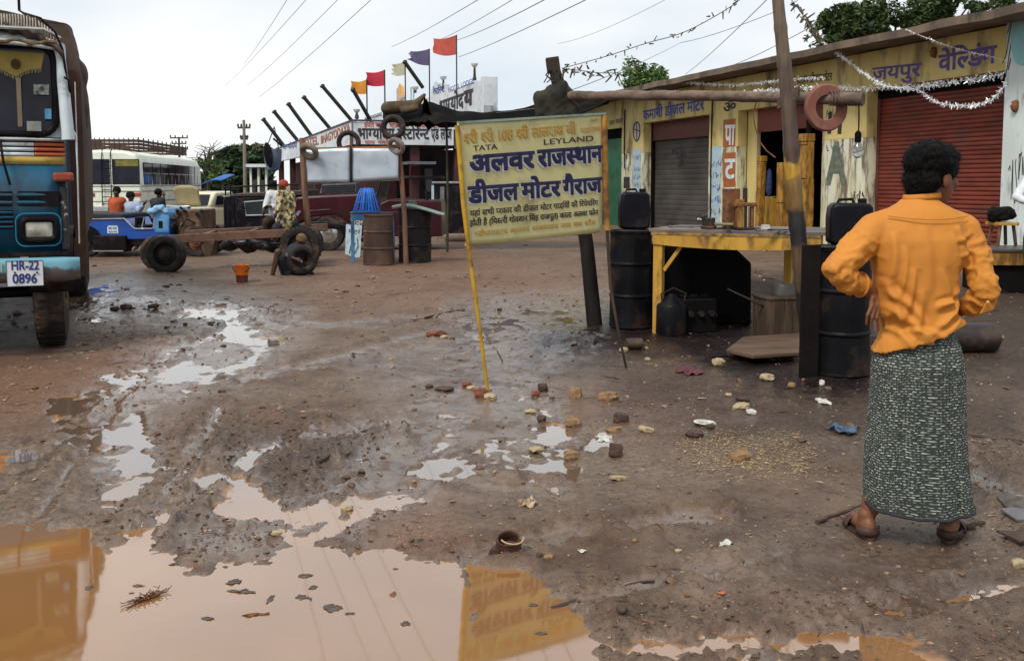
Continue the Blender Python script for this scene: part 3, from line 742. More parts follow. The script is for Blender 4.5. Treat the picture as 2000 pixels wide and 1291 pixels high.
for k, (px, y0, y1, wpx, c, lb) in enumerate([(1503, 382, 330, 12, (.06, .10, .26), 'dark blue cloth bundle hanging in the shop'), (1494, 440, 392, 9, (.03, .05, .13), 'navy sack standing behind the leaning carved post'), (1550, 440, 300, 12, (.07, .04, .02), 'brown plank standing upright in the shop')]):
 Yd = PL(px, 400, Q0 + IN_ * .8, IN_).y; a = P(px, y1, Yd); z0 = P(px, y0, Yd).z; wd = wpx * Yd / F
 mb = MB()
 if k == 2: z0 = 0; mb.box((0, 0, (a.z - z0) / 2), (wd, .05, a.z - z0))
 else: mb.lathe([(wd * .3, 0), (wd * .55, .1), (wd * .5, (a.z - z0) * .6), (wd * .38, (a.z - z0) * .9), (.02, a.z - z0)], seg=12)
 if k == 1: z0 = 0
 tag(mb.build(['hanging_cloth', 'sack', 'upright_plank'][k], pm('stock%d' % k, c, tuple(x * .5 for x in c), 9, .8, bump=.4), origin=V((0, 0, 0)), smooth=40), lb, ['cloth', 'sack', 'plank'][k]).location = (a.x, a.y, z0)
# ------------------------------------------------------------ restaurant / hotel behind
C0 = P(690, 360, 30.0); C0.z = 0
def HL(px, py): p = PL(px, py, C0, IN_); return (p - C0).dot(DB), p.z          # long side, recedes along DB
def HF(px, py): p = PL(px, py, C0, DB); return (p - C0).dot(IN_), p.z          # front, runs along IN_
def HW(t, s, z): return C0 + DB * t + IN_ * s + V((0, 0, z))
hotel = thing('restaurant_building', 'single storey white-fronted roadside restaurant with flags and roof sign lettering', 'building', C0, 0)
hw_m = pm('hotel_white', (.62, .66, .70), (.52, .56, .60), 2, .7, bump=.1, dirt=(.28, .27, .27), dscale=3, dmin=.55, dmax=.75)
maroon_wall = pm('maroon_wall', (.075, .022, .022), (.05, .016, .018), 2, .7, dirt=(.03, .02, .02))
grey_blue = pm('grey_blue_wall', (.085, .085, .11), (.05, .05, .07), 1.5, .8)
Lh = HL(528, 330)[0]; ztop = HF(690, 237)[1]; zbot = HF(690, 282)[1]; Wf = 5.6
mb = MB()
def hbox(mb, t0, t1, s0, s1, z0, z1): mb.prism([HW(t0, s0, z0), HW(t1, s0, z0), HW(t1, s1, z0), HW(t0, s1, z0)], (0, 0, z1 - z0)); return mb
print('hotel', Lh, ztop, zbot)
# dining veranda: posts, back walls
hbox(mb, .9, Lh, 1.2, 1.5, 0, zbot); mb.build('side_wall', maroon_wall, hotel, world=True)
mb = MB(); hbox(mb, 4.0, 4.3, 1.504, Wf, 0, zbot); mb.build('front_wall', grey_blue, hotel, world=True)
mb = MB(); hbox(mb, .14, Lh, .14, Wf, zbot + .35, zbot + .5); mb.build('roof', slab_m, hotel, world=True)
for s_ in (.05, 1.7, 3.1, Wf - .4):
 mb = MB(); hbox(mb, .15, .42, s_ + .1, s_ + .38, 0, zbot + .349); mb.build('pillar', grey_blue if s_ > 4 else maroon_wall, hotel, world=True, bevel=.02)
for t_ in (3, 6.5, 10.5, 15, 20, 26):
 if t_ < Lh: mb = MB(); hbox(mb, t_, t_ + .3, .15, .42, 0, zbot + .349); mb.build('pillar', maroon_wall, hotel, world=True)
# fascia boards
mb = MB(); hbox(mb, 0, Lh, 0, .13, zbot, ztop); f1 = mb.build('long_fascia', hw_m, hotel, world=True)
mb = MB(); hbox(mb, 0, .13, .134, HF(886, 260)[0], zbot, ztop - .02); f2 = mb.build('front_fascia', hw_m, hotel, world=True)
mb = MB(); hbox(mb, -.02, .13, HF(888, 260)[0], Wf, zbot - .1, ztop - .25); mb.build('fascia_return', grey_blue, hotel, world=True)
for (t0, t1, s0, s1, za) in ((0, Lh, -.03, .135, ztop), (-.03, .13, -.03, HF(886, 260)[0], ztop)):
 mb = MB(); hbox(mb, t0 - .001, t1, s0, s1, za + .002, za + .05); mb.build('fascia_trim', grey_blue, hotel, world=True)
mb = MB(); hbox(mb, -.03, -.004, -.03, -.004, zbot, ztop); mb.build('corner_trim', grey_blue, hotel, world=True)
def hfw(txt, ax, ay, bx_, by_, h, mat, n=None, pl='F', bold=.03, par=None):
 nn = DB if pl == 'F' else IN_; p0 = C0
 A = PL(ax, ay, p0, nn); B = PL(bx_, by_, p0, nn)
 return write(txt, A, B, h * (A.y + B.y) / 2 / F, -nn, mat, par or hotel, bold=bold, off=.01)
hfw('भाग्योदय रेस्टोरेन्ट', 698, 272, 838, 273, 21, black_ink, bold=.05)
hfw('एंड लॉज', 842, 273, 882, 273, 21, black_ink, bold=.05)
hfw('हमारे यहां', 711, 249, 748, 249, 9, red_ink, bold=.04); hfw('भोजन की', 760, 250, 798, 250, 9, red_ink, bold=.04); hfw('सुविधा', 812, 250, 840, 250, 9, red_ink, bold=.04); hfw('उपलब्ध', 848, 251, 876, 251, 9, red_ink, bold=.04)
hfw('चाय', 712, 282, 732, 282, 7, red_ink, bold=.04); hfw('नाश्ता', 738, 282, 762, 282, 7, red_ink, bold=.04)
hfw('HOTEL', 588, 289, 622, 283, 15, brown_ink, pl='L', bold=.05); hfw('BHAGYODAYA', 627, 282, 684, 260, 16, brown_ink, pl='L', bold=.05)
hfw('भाग्योदय', 552, 293, 580, 289, 10, blue_ink, pl='L', bold=.04)
# window, notices, counters inside
for (a, b_, y0, y1, c, nm) in [(789, 812, 338, 380, (.14, .045, .025), 'notice_board'), (790, 808, 384, 398, (.35, .30, .25), 'notice'), (830, 845, 330, 375, (.35, .38, .42), 'window')]:
 mb = MB(); A = PL(a, y1, C0 + DB * 3.9, DB); B = PL(b_, y0, C0 + DB * 3.9, DB); sA = (A - C0).dot(IN_); sB = (B - C0).dot(IN_)
 hbox(mb, 3.92, 3.995, sA, sB, A.z, B.z); mb.build(nm, pm(nm, c, None, 4, .6), hotel, world=True)
mb = MB(); A = PL(786, 322, C0, DB); B = PL(838, 310, C0, DB); hbox(mb, -.9, .1, (A - C0).dot(IN_), (B - C0).dot(IN_), A.z, A.z + .08); mb.build('awning', pm('awn', (.13, .14, .16), None, 4, .6), hotel, world=True)
# roof billboard with big letters (its plane runs with the long side)
BQ = P(940, 360, 33.0); BQ.z = 0
def BL(px, py): p = PL(px, py, BQ, IN_); return (p - BQ).dot(DB), p.z
def BW(t, z, i=0.0): return BQ + DB * t + IN_ * i + V((0, 0, z))
tb = BL(700, 230)[0]
mb = MB()
prof = []
for px, py in [(933, 158), (872, 180), (872, 165), (850, 160), (842, 176), (842, 190), (772, 214), (700, 237)]: prof.append(BL(px, py))
pts = [BW(0, 2.8), *[BW(t, z) for t, z in prof], BW(tb, 2.8)]
mb.prism(pts, IN_ * .12); bb = mb.build('roof_billboard', hw_m, hotel, world=True, label='white stepped roof billboard with large black lettering')
mb = MB(); mb.prism([BW(-.002, 2.8, -.02), BW(-.002, BL(933, 153)[1], -.02), BW(-.30, BL(933, 153)[1], -.02), BW(-.30, 2.8, -.02)], IN_ * .5); mb.build('billboard_pillar', hw_m, hotel, world=True, bevel=.02)
g_ = MB(); e0 = BW(-.302, 0, .0)
cg = [(0, 2.8), (0, 4.05), (.35, 4.05), (.5, 4.0), (.55, 3.85), (1.2, 3.75), (1.7, 3.45), (2.4, 3.1), (2.8, 2.8)]
g_.prism([e0 + IN_ * s_ * .9 + V((0, 0, z)) for s_, z in cg], DB * .2); g_.build('stepped_gable', pm('gable', (.42, .47, .52), (.30, .34, .38), 2, .8, dirt=(.12, .12, .13), dscale=4), hotel, world=True)
def bwr(txt, ax, ay, bx_, by_, h, mat, bold=.04):
 A = PL(ax, ay, BQ, IN_); B = PL(bx_, by_, BQ, IN_); return write(txt, A, B, h * (A.y + B.y) / 2 / F, OUT, mat, hotel, bold=bold, off=.01)
bwr('भाग्योद', 858, 224, 905, 210, 26, black_ink, .07); bwr('य', 906, 210, 922, 206, 30, black_ink, .09)
bwr('रेस्टोरेन्ट', 846, 186, 868, 180, 12, blue_ink, .04); bwr('HOTEL LODGE', 876, 181, 926, 163, 9, blue_ink, .04)
bwr('भोजनालय', 712, 238, 746, 228, 8, black_ink)
sgn = MB(); A = PL(786, 205, BQ, IN_); 
arch = [(0, 0), (0, .4), (.15, .85), (.45, 1.1), (.8, .9), (.9, .45), (.9, 0)]
sgn.prism([A + DB * (.9 - x) * 1.4 + V((0, 0, z * .9)) for x, z in arch], IN_ * .1); sgn.build('arched_sign', pm('arch_or', (.60, .30, .05), (.66, .42, .18), 9, .6, dirt=(.5, .1, .08), dscale=9), hotel, world=True, label='small orange arched sign on the roof')
for px in (803, 808, 776):
 p0 = PL(px, 215, BQ, IN_); mb = MB(); mb.tube([p0, p0 + V((0, 0, .95))], .035, 6); mb.build('finial', sky_ink, hotel, world=True)
# slanting beams thrusting out over the roof edge
beam_m = pm('beam_dark', (.05, .05, .035), (.025, .025, .02), 5, .8)
for k, (x0, y0, x1, y1) in enumerate([(514, 233, 548, 277), (535, 218, 574, 266), (563, 203, 602, 257), (593, 190, 639, 245), (629, 168, 680, 228), (689, 175, 718, 226), (790, 121, 826, 172), (535, 272, 548, 284)]):
 Yb = PL(x1, min(y1 + 8, 300), C0, IN_).y if x1 < 690 else (30.5 if k == 5 else 34)
 a = P(x0, y0, Yb - .6); b = P(x1, y1, Yb + .1); d = (b - a).normalized()
 if k != 6: b = b + d * .25
 r = 2.6 * Yb / F * (1 if k < 7 else .5)
 mb = MB(); mb.bar(a, b, r * 2, r * 2); mb.bar(a - d * .02, a + d * r * 1.2, r * 2.6, r * 2.6); mb.build('slanting_beam', beam_m, hotel, world=True)
# lamps on the roof
for k, (px, y0, y1) in enumerate([(697, 214, 230), (785, 190, 205), (811, 170, 180), (866, 150, 172), (927, 125, 155)]):
 Yb = 30.3 if k == 0 else PL(px, 200, BQ, IN_).y
 lm = ['lamp with a white bowl above the fascia corner of the restaurant', 'lamp with a white bowl beside the small orange arched sign', 'pale bowl lamp behind the peak of the black tarpaulin', 'bowl lamp above the stepped part of the roof billboard', 'tallest bowl lamp, on the pillar end of the roof billboard'][k]
 a = P(px, y0, Yb); b = P(px, y1, Yb); t = thing('roof_lamp', lm, 'lamp', b, 0, group='bowl lamps on the restaurant roof'); h = (a - b).z; r = 7 * Yb / F
 mb = MB(); mb.tube([(0, 0, -.05), (0, 0, h - r * 1.1)], [.05, .035], 8); mb.lathe([(.07, -.02), (.05, .08), (.03, .1)], seg=10); mb.build('stem', beam_m, t)
 mb = MB(); mb.lathe([(r * .25, h - r * 1.1), (r * .8, h - r * .6), (r, h), (r * .9, h), (r * .1, h - r * .9)], seg=16); mb.build('bowl', pm('lamp_bowl', (.75, .76, .74), (.65, .66, .65), 5, .3), t, smooth=50)
# flags
for k, (px, y0, y1, ytop, ybot, L_, c, lb) in enumerate([(717, 156, 214, 156, 183, 30, (.62, .24, .03), 'orange flag on a thin pole at the restaurant fascia corner'), (752, 137, 215, 137, 167, 36, (.50, .03, .06), 'crimson flag flying beside the orange one'),
  (792, 120, 205, 120, 146, 25, (.55, .54, .40), 'pale cream tattered flag crossed by a slanting beam'), (839, 96, 175, 96, 128, 38, (.12, .10, .20), 'violet-grey flag with a ragged fly edge'), (892, 69, 160, 70, 107, 44, (.52, .10, .07), 'largest and highest flag, faded brick red')]):
 Yb = 30.6 + (k > 1) * 3; b = P(px, y1, Yb); a = P(px, y0, Yb)
 t = thing('flag', lb, 'flag', b, 0, group='flags flying over the restaurant'); h = (a - b).z; s_ = Yb / F
 mb = MB(); mb.tube([(0, 0, -.6), (0, 0, h)], .022, 6); mb.build('flagpole', beam_m, t)
 m_ = pm('flag%d' % k, c, tuple(q * .8 for q in c), 3, .75, sheen=1)
 hz_ = (ybot - ytop) * s_
 def fl_(u, v, L_=L_, h=h, hz_=hz_, s_=s_, k=k):
  x = -u * L_ * s_; top_ = h - u * (.10 + .05 * (k % 3)) * hz_ - .1 * hz_ * math.sin(u * 3.0); ht = hz_ * (1 - u * .22 * (1 + (k == 3)))
  e = (mn.noise(V((v * 6, k, 0))) * .35 * hz_ if k in (2, 3) else mn.noise(V((v * 2, k, 0))) * .1 * hz_) * max(0, u - .7) / .3
  return V((x + e, math.sin(u * 5 + v * 2 + k) * .09 * u, top_ - v * ht))
 mb = MB(); mb.grid(fl_, 20, 12); mb.build('cloth', m_, t, smooth=180)
# ------------------------------------------------------------ black tarpaulin shelter on poles
tar_m = pm('black_tarp', (.006, .0055, .005), (.004, .004, .004), 3, .8, spec=.04, bump=.5, bscale=9, dirt=(.022, .018, .012), dscale=1.4, dmin=.55, dmax=.72)
YT = 22.0
tp = thing('tarpaulin_shelter', 'black sagging tarpaulin roof strung between poles in front of the restaurant', 'shelter', (P(930, 360, YT).x, YT, 0), 0)
top_px = [(748, 206), (760, 206), (790, 206), (815, 205), (828, 196), (840, 196), (860, 203), (900, 215), (950, 218), (1000, 219), (1050, 205), (1112, 190), (1190, 186)]
bot_px = [(748, 226), (760, 236), (790, 238), (815, 239), (828, 239), (840, 240), (860, 241), (900, 242), (950, 242), (1000, 240), (1050, 238), (1112, 230), (1190, 196)]
fr = [P(x, y, YT - .9 + 1.2 * abs(i - 5) / 9) for i, (x, y) in enumerate(bot_px)]; mid = [P(x, y, YT + .9) for x, y in top_px]
def interp(a, u):
 f = u * (len(a) - 1); i = min(int(f), len(a) - 2); return a[i].lerp(a[i + 1], f - i)
def tf(u, v):
 A = interp(fr, u); B = interp(mid, u); C = A.lerp(B, 2.0); C.z = A.z + .1
 p = (A.lerp(B, v * 2) if v < .5 else B.lerp(C, v * 2 - 1)); p.z += -.1 * math.sin(math.pi * ((v * 2) % 1)) + mn.noise(V((u * 14, v * 5, 1))) * .08
 return p
mb = MB(); mb.grid(tf, 110, 30); mb.build('tarpaulin', tar_m, tp, world=True, smooth=180, solid=.02)
mb = MB(); mb.cap_(P(757, 212, YT), P(812, 206, YT + .1), .15, .12); mb.cap_(P(812, 204, YT), P(829, 186, YT), .10, .04); mb.cap_(P(790, 216, YT - .1), P(812, 212, YT - .1), .09, .08)
link_mesh('bundled_tarp', organic(mb, .02, 4), pm('tarp_brown', (.10, .065, .035), (.05, .035, .02), 6, .8, bump=.5), tp, True)
for k, (x, y0, yb) in enumerate([(829, 186, 240), (833, 192, 240)]):
 mb = MB(); a = P(x, y0, YT + .1); mb.prism([a, a + V((.18, 0, -.55)), a + V((-.10, 0, -.58))], (0, .05, 0)); mb.build('tarp_peak', tar_m, tp, world=True)
for k, (x, y0, Y) in enumerate([(872, 240, YT - .2), (1005, 238, YT + 1.2), (770, 236, YT + 1.2)]):
 a = P(x, y0, Y); mb = MB(); mb.tube([(a.x, a.y, gh(a.x, a.y) - .05), (a.x + .02, a.y, 1.2), a], [.03, .028, .025], 8); mb.build('support_pole', beam_m, tp, world=True, smooth=60) if k == 0 else None
# leaning stump pole wrapped in rags
wood_dk = pm('wood_dark', (.085, .055, .032), (.035, .022, .015), 5, .8, bump=.9, bscale=18, streak=(2, 2, .4), dirt=(.02, .015, .012), dscale=3)
bark_m = pm('pole_wood', (.13, .082, .055), (.06, .038, .028), 4, .8, bump=.9, bscale=14, streak=(2.5, 2.5, .35), dirt=(.03, .02, .018), dscale=2.5)
sb = GP(1163, 632); Yp = sb.y
lp = thing('leaning_post', 'thick dark leaning post behind the yellow signboard, its sawn top wrapped in rags', 'post', sb, 0)
mb = MB(); pts = [sb + V((0, 0, -.1)), P(1146, 480, Yp), P(1122, 330, Yp), P(1106, 220, Yp), P(1092, 170, Yp), P(1084, 140, Yp)]
mb.tube(pts, [.085, .075, .075, .08, .075, .06], 14); mb.build('trunk', pm('post_oily', (.022, .016, .014), (.010, .008, .007), 4, .7, bump=.8, spec=.15, streak=(2, 2, .4)), lp, world=True, smooth=60)
mb = MB(); c = P(1080, 128, Yp); mb.box(c, (.14, .12, .16), (0, R(-8), 0)); mb.build('sawn_top', wood_dk, lp, world=True, bevel=.01)
mb = MB(); rd = random.Random(3)
for k in range(7): a = P(1062 + k * 9, 205 + rd.uniform(-15, 15), Yp - .05); mb.cap_(a, a + V((rd.uniform(-.1, .1), 0, -.22)), .10, .07)
mb.cap_(P(1092, 185, Yp - .05), P(1085, 240, Yp), .15, .13)
rg = organic(mb, .02, 3, lambda co, no: co + no * (fbm(co[:, 0] * 9, co[:, 2] * 7, 4, 3) * .05)[:, None])
link_mesh('rag_bundle', rg, pm('rags', (.035, .032, .022), (.015, .014, .012), 5, .9, bump=.8), lp, True)
mb = MB()
for k in range(26):
 a = P(1048 + k * 3.2, 200 + rd.uniform(-10, 10) + abs(k - 13) * 1.5, Yp - .12); pts = [a]
 for q in range(5): a = a + V((rd.uniform(-.05, .05), rd.uniform(-.02, .02), -.08 - rd.uniform(0, .05))); pts.append(a)
 mb.tube(pts, .006, 4)
for k in range(12):
 a = P(1070 + k * 2, 136, Yp - .07); mb.tube([a, a + V((rd.uniform(-.06, .06), 0, -.06)), a + V((rd.uniform(-.06, .1), 0, -.14))], .006, 4)
mb.build('strings', beam_m, lp, world=True)
# ------------------------------------------------------------ yellow signboard on two legs
A0 = GP(952, 772); B0 = GP(1225, 718)
SN = V((B0 - A0)); SN.z = 0; SE = SN.normalized(); SN = V((SE.y, -SE.x, 0)).normalized()
if SN.y > 0: SN = -SN
SPT = A0.copy()
def S(px, py, o=0.0): return PL(px, py, SPT + SN * o, SN)
sign = thing('signboard', 'hand-painted yellow signboard of a diesel motor garage on two thin crooked legs', 'sign', A0, 0)
board_m = pm('board_yellow', (.58, .53, .26), (.49, .45, .22), 1.5, .6, bump=.15, dirt=(.26, .20, .09), dscale=3.0, dmin=.52, dmax=.72, streak=(1, 1, .8))
yellow_m = pm('sign_yellow', (.50, .30, .02), (.40, .22, .02), 6, .6, dirt=(.10, .05, .02), dscale=5, bump=.3)
c4 = [S(894, 242), S(1180, 224), S(1172, 452), S(914, 478)]
mb = MB()
def bf(u, v):
 a = c4[0].lerp(c4[1], u); b = c4[3].lerp(c4[2], u); p = a.lerp(b, v); bul = 1 - (2 * u - 1) ** 2
 return p + V((0, 0, -.012 * bul * (v > .9))) + SN * (.006 * mn.noise(V((u * 4, v * 4, 0))))
mb.grid(bf, 30, 24); mb.build('board', board_m, sign, world=True, smooth=180, solid=.012)
mb = MB(); mb.bar(c4[0] + SN * .004 + V((0, 0, .006)), c4[1] + SN * .004 + V((0, 0, .006)), .03, .016); mb.build('top_rail', pm('rail_grn', (.30, .42, .36), (.22, .30, .26), 6, .6, dirt=(.1, .09, .06)), sign, world=True)
mb = MB(); mb.bar(c4[3] - SN * .02, c4[2] - SN * .02, .03, .022); mb.build('bottom_rail', yellow_m, sign, world=True)
mb = MB(); q = [S(893, 245, .016), S(905, 400, .016), S(916, 490, .016), S(934, 620, .016), A0 + SN * .016 + V((0, 0, -.03))]
mb.tube(q, [.017, .016, .015, .013, .012], 8); mb.build('leg', yellow_m, sign, world=True, smooth=60, label='yellow painted bent wooden leg')
mb = MB(); q = [S(1180, 226, .012), S(1182, 340, .012), S(1186, 450, .012), S(1192, 560, .012), S(1208, 650, .012), B0 + V((0, 0, -.04))]
mb.tube(q[:3], [.024, .026, .022], 8); mb.build('post', pm('rusty_post', (.40, .20, .03), (.14, .05, .02), 7, .8, dirt=(.06, .03, .02), dscale=6), sign, world=True, smooth=60, label='rust-stained upright at the board edge')
mb = MB(); mb.tube(q[2:], [.014, .012, .011, .010], 8); mb.build('leg', wood_dk, sign, world=True, smooth=60, label='thin bare wooden leg')
navy = pm('navy_paint', (.008, .008, .045), (.018, .018, .075), 14, .55)
shade_w = pm('letter_white', (.55, .56, .55), (.48, .49, .48), 8, .6)
faded_or = pm('faded_orange', (.50, .26, .04), (.46, .34, .12), 14, .7)
def sw(txt, ax, ay, bx_, by_, h, mat, bold=.03, off=.010):
 A = S(ax, ay); B = S(bx_, by_); return write(txt, A, B, h * (A.y + B.y) / 2 / F, SN, mat, sign, bold=bold, off=off)
sw('श्री श्री 108 श्री लालदास जी', 905, 283, 1124, 262, 20, faded_or, .05); sw('महाराज', 1132, 261, 1172, 257, 10, faded_or, .04)
sw('जय', 1152, 240, 1166, 238, 6, faded_or, .03)
sw('TATA', 922, 296, 970, 292, 10, black_ink, .02); sw('LEYLAND', 1059, 284, 1157, 276, 10.5, black_ink, .02)
for dx, dy, mt, o_ in ((-2.6, 2.8, shade_w, .010), (0, 0, navy, .013)):
 sw('अलवर', 914 + dx, 340 + dy, 1040 + dx, 329 + dy, 34, mt, .075, o_); sw('राजस्थान', 1048 + dx, 328 + dy, 1173 + min(dx, 0), 317 + dy, 33, mt, .075, o_)
 sw('डीजल', 912 + dx, 399 + dy, 1009 + dx, 391 + dy, 33, mt, .075, o_); sw('मोटर', 1016 + dx, 390 + dy, 1091 + dx, 384 + dy, 31, mt, .075, o_); sw('गैराज', 1097 + dx, 383 + dy, 1172 + min(dx, 0), 376 + dy, 30, mt, .075, o_)
sw('यहां सभी प्रकार की डीजल मोटर गाड़ियों की रिपेयरिंग', 916, 423, 1166, 401, 11, black_ink, .03)
sw('होती है (मिस्त्री गोवर्धन सिंह राजपूत) काला अलवर फोन', 916, 442, 1166, 420, 11, black_ink, .03)
sw('प्रोपराइटर अलवर राजस्थान नया बस स्टैंड', 926, 462, 1162, 438, 9, faded_or, .03)

# ------------------------------------------------------------ bamboo uprights and cross pole
pb = GP(1583, 722); Yq = pb.y
up = thing('bamboo_upright', 'tall dark bamboo upright with a worn yellow band beside the yellow table', 'pole', pb, 0)
mb = MB(); pts = [pb + V((0, 0, -.1))]; rs = [.078]
path = [(1576, 640, 15), (1568, 560, 15.5), (1561, 480, 16), (1553, 400, 15.5), (1547, 330, 15), (1543, 250, 14.5), (1535, 160, 13.5), (1528, 90, 12.5), (1521, 20, 11.5), (1510, -110, 10.5)]
for x, y, r in path: pts.append(P(x, y, Yq)); rs.append(r * Yq / F)
pts2 = []; rs2 = []
for i in range(len(pts) - 1):
 for k in range(6):
  q = k / 6; pts2.append(pts[i].lerp(pts[i + 1], q)); rs2.append((rs[i] * (1 - q) + rs[i + 1] * q) * (1.10 if k == 3 else 1.0))
pts2.append(pts[-1]); rs2.append(rs[-1])
mb.tube(pts2, rs2, 16)
bam = bpy.data.materials.new('bamboo_painted'); bam.use_nodes = True; nt = bam.node_tree; N = nt.nodes; L = nt.links; b = N['Principled BSDF']
tc = N.new('ShaderNodeTexCoord'); sx = N.new('ShaderNodeSeparateXYZ'); L.new(tc.outputs['Object'], sx.inputs[0])
nz = N.new('ShaderNodeTexNoise'); nz.inputs['Scale'].default_value = 7; nz.inputs['Detail'].default_value = 6; L.new(tc.outputs['Object'], nz.inputs['Vector'])
ad = N.new('ShaderNodeMath'); ad.operation = 'MULTIPLY_ADD'; L.new(nz.outputs['Fac'], ad.inputs[0]); ad.inputs[1].default_value = .30; L.new(sx.outputs['Z'], ad.inputs[2])
rp = N.new('ShaderNodeValToRGB'); rp.color_ramp.interpolation = 'LINEAR'
zz = lambda y: (P(1550, y, Yq).z + .15) / 4.0
els = [(zz(700), (.008, .006, .006)), (zz(570), (.010, .008, .007)), (zz(565), (.07, .04, .02)), (zz(490), (.10, .055, .022)), (zz(478), (.012, .009, .011)), (zz(415), (.014, .011, .012)), (zz(405), (.14, .075, .02)), (zz(352), (.20, .11, .022)), (zz(346), (.42, .24, .02)), (zz(314), (.44, .25, .02)), (zz(306), (.07, .042, .03)), (zz(120), (.10, .065, .045)), (zz(0), (.13, .09, .06))]
while len(rp.color_ramp.elements) < len(els): rp.color_ramp.elements.new(.5)
for e, (p_, c) in zip(rp.color_ramp.elements, els): e.position = max(0, min(1, p_))
for e, (p_, c) in zip(rp.color_ramp.elements, els): e.color = (*c, 1)
dv = N.new('ShaderNodeMath'); dv.operation = 'DIVIDE'; L.new(ad.outputs[0], dv.inputs[0]); dv.inputs[1].default_value = 4.0
L.new(dv.outputs[0], rp.inputs[0])
mx = N.new('ShaderNodeMix'); mx.data_type = 'RGBA'; mx.blend_type = 'MULTIPLY'; mx.inputs[0].default_value = .6; n3 = N.new('ShaderNodeTexNoise'); n3.inputs['Scale'].default_value = 16; n3.inputs['Detail'].default_value = 5
mp = N.new('ShaderNodeMapping'); mp.inputs['Scale'].default_value = (2, 2, .3); L.new(tc.outputs['Object'], mp.inputs[0]); L.new(mp.outputs[0], n3.inputs['Vector'])
r3 = N.new('ShaderNodeValToRGB'); r3.color_ramp.elements[0].position = .35; r3.color_ramp.elements[1].position = .6; r3.color_ramp.elements[0].color = (.35, .32, .3, 1); r3.color_ramp.elements[1].color = (1.2, 1.2, 1.2, 1); L.new(n3.outputs['Fac'], r3.inputs[0])
L.new(rp.outputs[0], mx.inputs[6]); L.new(r3.outputs[0], mx.inputs[7]); L.new(mx.outputs[2], b.inputs['Base Color']); b.inputs['Roughness'].default_value = .55
bp = N.new('ShaderNodeBump'); bp.inputs['Distance'].default_value = .01; bp.inputs['Strength'].default_value = .6; L.new(n3.outputs['Fac'], bp.inputs['Height']); L.new(bp.outputs[0], b.inputs['Normal'])
mb.build('shaft', bam, up, world=True, smooth=60)
dk = MB(); a = GP(1578, 735); dk.box(P(1582, 608, a.y + .12), (.14, .03, 1.02), (0, R(1), 0)); 
cp = thing('cross_pole', 'long horizontal grey-brown pole lashed between the leaning post and the bamboo upright', 'pole', P(1400, 190, 9.3), 0)
mb = MB(); q = [P(1108, 188, Yp - .1), P(1200, 187, 10.1), P(1300, 187, 9.7), P(1400, 188, 9.3), P(1500, 190, 8.9), P(1600, 192, Yq + .12), P(1686, 194, Yq - .1)]
q2 = []; r2 = []
for i in range(len(q) - 1):
 for k in range(8): q2.append(q[i].lerp(q[i + 1], k / 8) + V((0, 0, mn.noise(V((i * 3 + k * .3, 0, 0))) * .012))); r2.append(.047 + (k == 4) * .004)
q2.append(q[-1]); r2.append(.052)
mb.tube(q2, r2, 14); mb.build('shaft', pm('pole_grey', (.17, .12, .09), (.09, .06, .045), 6, .75, bump=.7, streak=(.3, 2, 2)), cp, world=True, smooth=60)
mb = MB()
for k in range(11): c = P(1622 + k * 6.2, 193, Yq + .02); mb.tube([c + V((0, math.cos(a) * .055, math.sin(a) * .055)) for a in np.linspace(0, 2 * math.pi, 13)[:-1]], .008, 5, closed=True)
mb.build('rope_lashing', pm('rope', (.15, .10, .075), (.08, .05, .04), 30, .9), cp, world=True, smooth=60)
mb = MB()
for k in range(7): c = P(1540, 190, Yq + .03); mb.tube([c + V((math.cos(a) * .085, math.sin(a) * .075 + .0, -.04 + k * .013 + math.cos(a) * .05)) for a in np.linspace(0, 2 * math.pi, 15)[:-1]], .006, 5, closed=True)
mb.build('rope_knot', pm('rope', (.15, .10, .075)), cp, world=True, smooth=60)
# hanging reddish rubber ring
rc = P(1613, 211, Yq + .05); s_ = Yq / F
hr = thing('hanging_ring', 'flat reddish-brown rubber ring slung over the end of the cross pole', 'ring', rc, R(14))
mb = MB(); Ro, Ri = 46 * s_, 25 * s_
mb.lathe([(Ri, -.02), (Ro - .012, -.024), (Ro, -.01), (Ro, .01), (Ro - .012, .024), (Ri, .02), (Ri - .006, 0), (Ri, -.02)], axis='y', seg=48)
mb.build('rubber_ring', pm('ring_red', (.25, .095, .07), (.17, .065, .05), 5, .7, bump=.4, dirt=(.09, .05, .04), dscale=6), hr, smooth=50)

def bulb(px, y0, y1, Y, lb, grp):
 a = P(px, y0, Y); b = P(px, y1, Y); h = (a - b).z; t = thing('hanging_bulb', lb, 'light bulb', b, 0)
 mb = MB(); mb.tube([(0, 0, .12), (.004, 0, h * .5), (0, 0, h)], .006, 6); mb.build('cord', dark_m, t)
 mb = MB(); mb.lathe([(.022, .045), (.026, .06), (.026, .12), (.012, .14)], seg=12); mb.build('socket', dark_m, t, smooth=40)
 mb = MB(); mb.lathe([(0, -.075), (.02, -.07), (.042, -.045), (.048, -.015), (.04, .015), (.024, .04), (.02, .06)], seg=20); mb.build('glass', pm('bulb_glass', (.55, .56, .54), (.45, .46, .45), 5, .05, spec=.8, trans=.8), t, smooth=60)
bulb(1675, 205, 291, Yq - .05, 'bare glass bulb hanging from the end of the cross pole', None)
cw = MB(); q = [P(1471, 220, 9.2), P(1474, 245, 9.2), P(1482, 275, 9.2), P(1497, 295, 9.2), P(1514, 308, 9.2)]; cw.tube([P(1478, 197, 9.1)] + q, .006, 6)
tag(cw.build('dangling_cable', pm('copper', (.35, .14, .07), (.2, .08, .05), 9, .6), origin=q[0]), 'thin coppery cable dangling from the cross pole before the shop doorway', 'cable')

